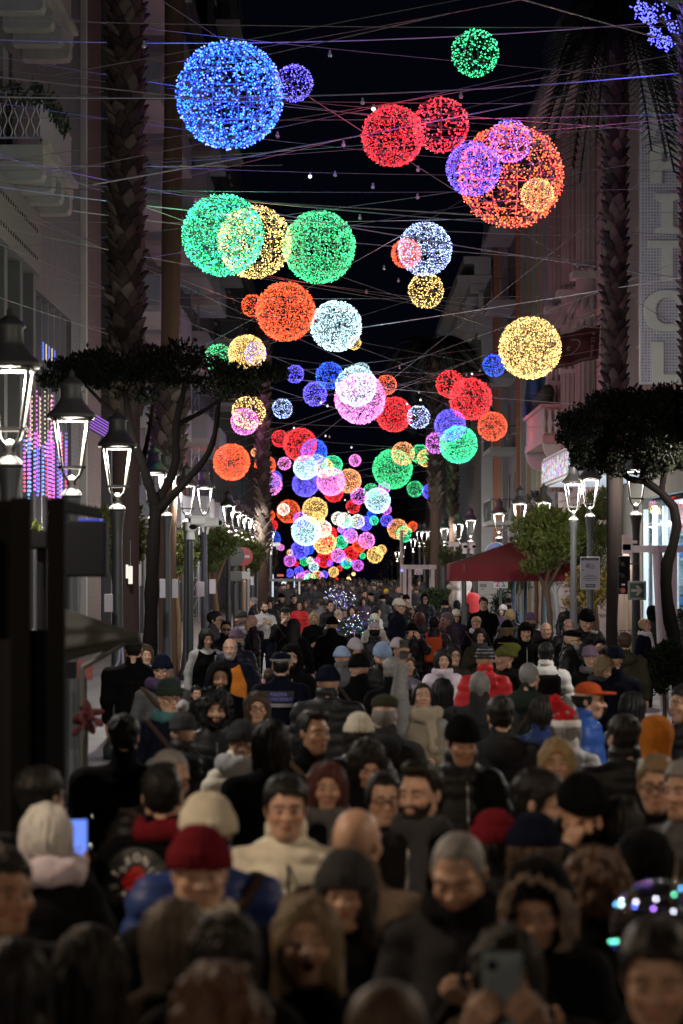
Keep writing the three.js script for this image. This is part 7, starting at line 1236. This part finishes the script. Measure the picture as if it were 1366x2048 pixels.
  { x: 677, y: 1232, h: 27, hair: 'fringe', hc: 'grey', yaw: 10, c: 'soot', ra: 'cam', phone: { arm: 'ra', label: 'white phone raised beside the clear balloons', c: 'white' }, label: 'grey haired man raising a white phone beside the balloons' },
  { x: 660, y: 1213, h: 20, hair: 'quiff', hc: 'black', yaw: 34, c: 'black', label: 'man with black swept hair left of the upper balloons' },
  { x: 645, y: 1208, h: 19, hair: 'short', hc: 'brown', yaw: 170, c: 'grey', label: 'brown haired person from behind left of the upper balloons' },
  { x: 703, y: 1222, h: 25, sex: 'f', hair: 'bob', hc: 'black', yaw: 10, c: 'navy', label: 'black haired woman between the upper and lower balloons' },
  { x: 754, y: 1225, h: 27, sex: 'f', hair: 'long', hc: 'black', yaw: 60, c: 'lgrey', label: 'black haired woman in profile right of the lower balloons' },
  { x: 748, y: 1243, h: 26, sex: 'f', hat: 'slouch', hatc: 'cream', hair: 'bob', hc: 'blond', glasses: 1, yaw: -8, c: 'cream', jacket: 'wool', label: 'woman in a cream hat, glasses and cream coat' },
  { x: 749, y: 1266, h: 32, hair: 'short', hc: 'black', yaw: 180, hat: 'cap', hatc: 'lilac', c: 'black', label: 'person from behind in a pale cap below the cream coat' },
  { x: 727, y: 1203, h: 19, sex: 'f', hair: 'verylong', hc: 'dark', yaw: 0, c: 'purple', label: 'long haired woman above the lower balloons' },
  { x: 742, y: 1195, h: 18, hat: 'flatcap', hatc: 'black', yaw: 30, c: 'soot', label: 'man in a flat cap right of the upper balloons' },
  { x: 729, y: 1189, h: 15, hair: 'short', hc: 'black', yaw: 20, c: 'black', label: 'far man above the flat cap' },
  { x: 765, y: 1200, h: 19, hat: 'beanie', hatc: 'black', yaw: 170, c: 'dgrey', label: 'person in a black hat from behind right of the flat cap' },
  { x: 800, y: 1214, h: 32, hat: 'beanie', hatc: 'cream', glasses: 1, yaw: 62, c: 'navy', jacket: 'parka', label: 'man in a cream knit hat looking right, navy jacket' },
  { x: 818, y: 1222, h: 31, hair: 'fringe', hc: 'brown', yaw: 120, c: 'black', label: 'balding man seen from behind beside the cream hat' },
  { x: 840, y: 1240, h: 34, sex: 'f', hair: 'bob', hc: 'red', yaw: 160, c: 'dgrey', jacket: 'parka', label: 'red haired woman from behind in a grey hooded jacket' },
  { x: 823, y: 1264, h: 33, sex: 'f', hair: 'short', hc: 'black', hat: 'beanie', hatc: 'black', yaw: 4, mask: 'lgrey', la: 'cam', ra: 'cam', c: 'black', phone: { label: 'dark phone held sideways in both hands right of the white hats', flat: 1 }, label: 'person in black with a pale mask holding a phone in both hands' },
  { x: 850, y: 1199, h: 24, sex: 'f', hat: 'hood', hatc: 'soot', glasses: 1, yaw: 6, c: 'soot', jacket: 'longpuffer', label: 'person with glasses in a dark hood before the round shrub' },
  { x: 803, y: 1195, h: 19, sex: 'f', hair: 'long', hc: 'black', yaw: 6, c: 'black', label: 'dark haired woman above the cream knit hat' },
  { x: 813, y: 1200, h: 18, hat: 'beanie', hatc: 'black', yaw: 14, c: 'black', label: 'man in a black hat above the balding man' },
  { x: 797, y: 1176, h: 13, sex: 'f', hat: 'hood', hatc: 'orange', yaw: 150, c: 'orange', jacket: 'parka', label: 'far person in a bright yellow-orange hooded jacket' },
  { x: 773, y: 1186, h: 13, hat: 'beanie', hatc: 'yellow', yaw: 170, c: 'black', label: 'far person in a yellow hat' },
  { x: 868, y: 1250, h: 31, hair: 'short', hc: 'black', yaw: 176, c: 'soot', pack: 'coral', label: 'person from behind with a bright orange backpack' },
  { x: 892, y: 1242, h: 37, hair: 'short', hc: 'grey', yaw: -64, ra: 'face', c: 'grey', jacket: 'parka', label: 'grey haired man with a hand at his ear, pale grey coat' },
  { x: 913, y: 1234, h: 27, sex: 'f', hat: 'slouch', hatc: 'cream', glasses: 1, hair: 'bob', hc: 'dark', yaw: 6, c: 'purple', jacket: 'coat', label: 'woman with glasses in a white knit hat and purple coat' },
  { x: 952, y: 1249, h: 31, sex: 'f', hair: 'short', hc: 'blond', yaw: -10, nod: 10, c: 'black', jacket: 'wool', scarf: 'white', label: 'short blond haired person with a white hood behind the long haired woman' },
  { x: 967, y: 1209, h: 30, hair: 'short', hc: 'dark', yaw: 0, c: 'black', jacket: 'wool', wide: 1.1, label: 'tall man in a black coat standing before the grey banner' },
  { x: 960, y: 1274, h: 38, sex: 'f', hair: 'verylong', hc: 'black', yaw: 6, ra: 'chest', c: 'olive', jacket: 'parka', scarf: 'dgrey', label: 'long haired woman in an olive jacket with a hand on her chest' },
  { x: 1020, y: 1233, h: 32, sex: 'f', hair: 'bob', hc: 'blond', yaw: 186, c: 'soot', label: 'blonde woman from behind just above the black cap and yellow stripe' },
  { x: 1014, y: 1258, h: 37, sex: 'f', hat: 'beanie', hatc: 'black', hair: 'bob', hc: 'dirty', yaw: 176, c: 'black', jacket: 'bomber', label: 'person from behind in a black cap and jacket with yellow stripes', extra: (t, jf, jk) => { for (const y of [1.24, 1.2]) part('stripe', patch(jf, -1, 0.17, 0.025, 0.02, y, 10, 2, 0.006), cloth('yellow'), jk); part('stripe', patch(jf, -1, 0.3, 0.014, 0, 1.36, 14, 2, 0.006), cloth('yellow'), jk); } },
  { x: 1051, y: 1266, h: 43, hat: 'fur', hatc: 'black', yaw: 6, c: 'black', jacket: 'wool', label: 'man in a black fur hat facing the camera' },
  { x: 1062, y: 1243, h: 36, hat: 'beanie', hatc: 'mauve', yaw: 178, c: 'soot', label: 'person in a greyish hat from behind, behind the fur hat' },
  { x: 1092, y: 1262, h: 41, hair: 'fringe', hc: 'grey', yaw: -4, mouth: 'smile', c: 'soot', jacket: 'bomber', label: 'balding smiling man right of the fur hat' },
  { x: 1005, y: 1222, h: 27, hat: 'beanie', hatc: 'lgrey', hair: 'bob', hc: 'brown', sex: 'f', yaw: -30, c: 'purple', label: 'person in a pale grey hat left of the blonde woman' },
  { x: 1018, y: 1208, h: 24, hat: 'beanie', hatc: 'dgrey', yaw: 150, c: 'navy', label: 'person in a dark grey hat under the umbrella' },
  { x: 1137, y: 1254, h: 37, hair: 'fringe', hc: 'dark', yaw: 6, nod: 8, c: 'black', label: 'man with receding dark hair in front of the blue-grey lamp post' },
  { x: 1139, y: 1212, h: 24, hat: 'flatcap', hatc: 'dgrey', yaw: 4, c: 'black', label: 'far man in a flat cap left of the blue-grey lamp post' },
  { x: 1173, y: 1243, h: 43, hat: 'beanie', hatc: 'black', yaw: 16, nod: 20, la: 'phone', c: 'black', jacket: 'hoodpuffer', label: 'man in a black hat looking down at his hand under the camera notice' },
  { x: 1146, y: 1282, h: 44, hat: 'flatcap', hatc: 'black', beard: 'grey', glasses: 1, yaw: 68, c: 'black', jacket: 'puffer', label: 'grey bearded man in a black flat cap in profile' },
  { x: 1181, y: 1318, h: 44, sex: 'f', hat: 'slouch', hatc: 'mauve', glasses: 1, yaw: 2, c: 'black', jacket: 'wool', scarf: 'grey', label: 'woman with glasses in a purple knit hat' },
  { x: 1207, y: 1338, h: 46, sex: 'f', hair: 'bob', hc: 'dirty', yaw: 40, nod: 20, c: 'black', jacket: 'wool', scarf: 'dgrey', label: 'person with cropped grey-blond hair looking down right of the purple hat' },
  { x: 1228, y: 1322, h: 48, hat: 'beanie', hatc: 'navy', yaw: 200, c: 'navy', jacket: 'wool', wide: 1.1, label: 'person from behind in a navy knit hat and navy coat' },
  { x: 1250, y: 1287, h: 45, hair: 'short', hc: 'brown', yaw: 172, c: 'olive', jacket: 'parka', wide: 1.15, label: 'man from behind in an olive hooded parka' },
  { x: 1291, y: 1253, h: 25, sex: 'f', hair: 'short', hc: 'blond', yaw: 60, c: 'navy', jacket: 'wool', scarf: 'white', label: 'short haired blonde woman in front of the bright shop' },
  { x: 1304, y: 1226, h: 26, hat: 'hood', hatc: 'black', yaw: 180, c: 'black', label: 'person in a black hood against the bright shop' },
  { x: 1359, y: 1232, h: 26, hair: 'short', hc: 'black', yaw: 170, c: 'black', label: 'dark person at the right edge beside the twisted trunk' },
  { x: 890, y: 1213, h: 22, hat: 'beanie', hatc: 'black', yaw: 178, c: 'black', label: 'person in a black hat before the red and white inflatable, leftmost' },
  { x: 914, y: 1211, h: 23, sex: 'f', hair: 'bob', hc: 'black', yaw: 176, c: 'black', label: 'black haired person before the red and white inflatable' },
  { x: 931, y: 1215, h: 23, sex: 'f', hair: 'long', hc: 'chest', yaw: 170, c: 'soot', label: 'brown haired person beside the umbrella post' },
  { x: 582, y: 1318, h: 38, sex: 'm', hat: 'hood', hatc: 'black', trim: 'furtrim', trimc: 'black', yaw: 4, beard: 1, hc: 'black', c: 'black', jacket: 'parka', label: 'man in a black fur-edged hood behind the police officer' },
  { x: 563, y: 1334, h: 44, hat: 'flatcap', hatc: 'navy', hair: 'buzz', hc: 'black', yaw: 170, c: 'navy', jacket: 'bomber', wide: 1.12, label: 'police officer from behind in a navy jacket with lettering and white bands', extra: (t, jf, jk, o) => { backText(policeTex, 0.3, 0.115, 1.32)(t, jf, jk); bands([1.24, 1.03, 0.93], 'lgrey')(t, jf, jk); const h = t.children.find((q) => q.name === 'hat'); part('cap_band', new THREE.TorusGeometry(0.098, 0.011, 6, 28).scale(1, 1.14, 1).rotateX(Math.PI / 2).translate(0, 0.066, -0.012), cloth('lgrey'), h); } },
  { x: 538, y: 1352, h: 34, child: 1, sex: 'f', hair: 'long', hc: 'brown', yaw: 178, c: 'pink', label: 'child in a pink jacket left of the police officer' },
  { x: 656, y: 1368, h: 66, hat: 'beanie', hatc: 'navy', yaw: 178, c: 'soot', jacket: 'puffer', wide: 1.25, label: 'broad person from behind in a navy knit hat and black quilted jacket' },
  { x: 711, y: 1300, h: 42, sex: 'f', hat: 'beanie', hatc: 'lilac', hair: 'verylong', hc: 'chest', nod: 14, yaw: 24, c: 'soot', label: 'long haired woman in a white knit hat looking down, left of the bearded man' },
  { x: 765, y: 1314, h: 44, hat: 'beanie', hatc: 'sky', hair: 0, beard: 1, hc: 'dark', nod: 20, yaw: 8, c: 'black', label: 'bearded man in a pale blue knit hat' },
  { x: 795, y: 1299, h: 42, sex: 'f', hat: 'beanie', hatc: 'lilac', hair: 'long', hc: 'black', glasses: 1, yaw: 2, c: 'black', label: 'girl with glasses in a white knit hat right of the pale blue hat' },
  { x: 812, y: 1332, h: 44, sex: 'f', hair: 'long', hc: 'brown', yaw: 40, c: 'purple', label: 'brown haired woman below the girl with the white hat' },
  { x: 786, y: 1345, h: 46, hair: 'short', hc: 'grey', yaw: 176, c: 'black', jacket: 'wool', label: 'grey haired man from behind below the pale blue hat' },
  { x: 718, y: 1340, h: 52, hat: 'beanie', hatc: 'black', yaw: 182, c: 'black', jacket: 'wool', wide: 1.15, label: 'person in a black knit hat from behind below the long haired woman' },
  { x: 684, y: 1318, h: 36, sex: 'f', hat: 'beanie', hatc: 'sky', yaw: 176, c: 'dgrey', la: 'phone', label: 'person in a grey-blue hat from behind left of the white knit hat' },
  { x: 886, y: 1322, h: 44, sex: 'f', hair: 'long', hc: 'black', yaw: 8, c: 'lilac', jacket: 'puffer', scarf: 'lilac', label: 'dark haired woman in a pale lilac padded jacket' },
  { x: 908, y: 1312, h: 40, sex: 'f', hair: 'long', hc: 'black', glasses: 1, yaw: 20, c: 'brown', jacket: 'wool', label: 'black haired woman with glasses behind the lilac jacket' },
  { x: 970, y: 1322, h: 44, hat: 'beanie', hatc: 'dgrey', yaw: 176, c: 'red', jacket: 'hoodpuffer', label: 'person from behind in a striped knit hat and red jacket', extra: (t) => { const h = t.children.find((q) => q.name === 'hat'); for (const y of [0.05, 0.085, 0.118]) part('hat_stripe', new THREE.TorusGeometry(0.1 - Math.max(0, y - 0.06) * 0.42, 0.006, 5, 28).scale(1, 1.18, 1).rotateX(Math.PI / 2).translate(0, y, -0.022), cloth('lilac', 'knit'), h); } },
  { x: 1008, y: 1318, h: 48, hat: 'slouch', hatc: 'moss', yaw: -64, c: 'black', jacket: 'parka', label: 'man in a baggy olive green knit hat facing left' },
  { x: 1060, y: 1355, h: 60, hair: 'buzz', hc: 'grey', yaw: 150, c: 'green', jacket: 'parka', wide: 1.2, label: 'grey haired man from behind in a dark green jacket' },
  { x: 1092, y: 1312, h: 46, hair: 'short', hc: 'black', yaw: 180, c: 'white', jacket: 'hoodpuffer', pack: 'soot', label: 'person from behind in a white hooded jacket with a black backpack' },
];
CROWD.forEach((o) => person(o));
// those too far to tell apart
{
  reseed(31);
  const figs = [['m', 'short', 'black'], ['f', 'long', 'dark'], ['m', 'beanie', 'black'], ['f', 'bob', 'brown']].map(([sex, hr], i) => {
    const o = { sex, la: i % 2 ? 'pocket' : 'down', ra: 'down', jacket: i % 2 ? 'coat' : 'puffer', x: i, y: i };
    const { geo } = bodyGeometry(o, 0), paint = (g, c) => { const n = g.attributes.position.count, a = new Float32Array(n * 3); for (let k = 0; k < n; k++) a.set(c, k * 3); g.setAttribute('color', new THREE.BufferAttribute(a, 3)); return g; };
    const col = geo.attributes.color.array; for (let k = 0; k < col.length; k += 3) { col[k] *= 0.42; col[k + 1] *= 0.255; col[k + 2] *= 0.175; }
    return join([geo, paint(headwear(hr, HATS[hr] ? HATS : HAIR, 0.0105).clone().applyMatrix4(headMatrix(o)), [0.02, 0.016, 0.013]), paint(net(jacketField(o), [-0.5, 0.4, -0.4], [0.5, 1.65, 0.4], 0.032), [0.025, 0.025, 0.03])]);
  });
  const m = new THREE.MeshStandardMaterial({ vertexColors: true, roughness: 0.8 }), root = thing('distant_crowd', 'far-off dense crowd filling the end of the street', 'crowd', [0, 0, 0]);
  tag(root, null, null, null, 'stuff');
  figs.forEach((g, i) => {
    const n = 75, im = new THREE.InstancedMesh(g, m, n), c = new THREE.Color();
    for (let k = 0; k < n; k++) { const d = rr(118, 260) + (k % 3) * 25, x = rr(-0.9, 1) * (d < 150 ? 3.2 : 4.2); im.setMatrixAt(k, M4(V(x, ground(d), -d), new THREE.Quaternion().setFromAxisAngle(V(0, 1, 0), rnd() < 0.5 ? rr(-0.6, 0.6) : Math.PI + rr(-0.6, 0.6)), V(1, 1, 1).multiplyScalar(rr(0.93, 1.06)))); const t = rr(0.5, 1.5); im.setColorAt(k, c.setRGB(t * rr(0.85, 1.1), t, t * rr(0.9, 1.15))); }
    im.name = 'figures'; shadow(im); im.userData.kind = 'stuff'; root.add(im);
  });
}
renderer.render(scene, camera);
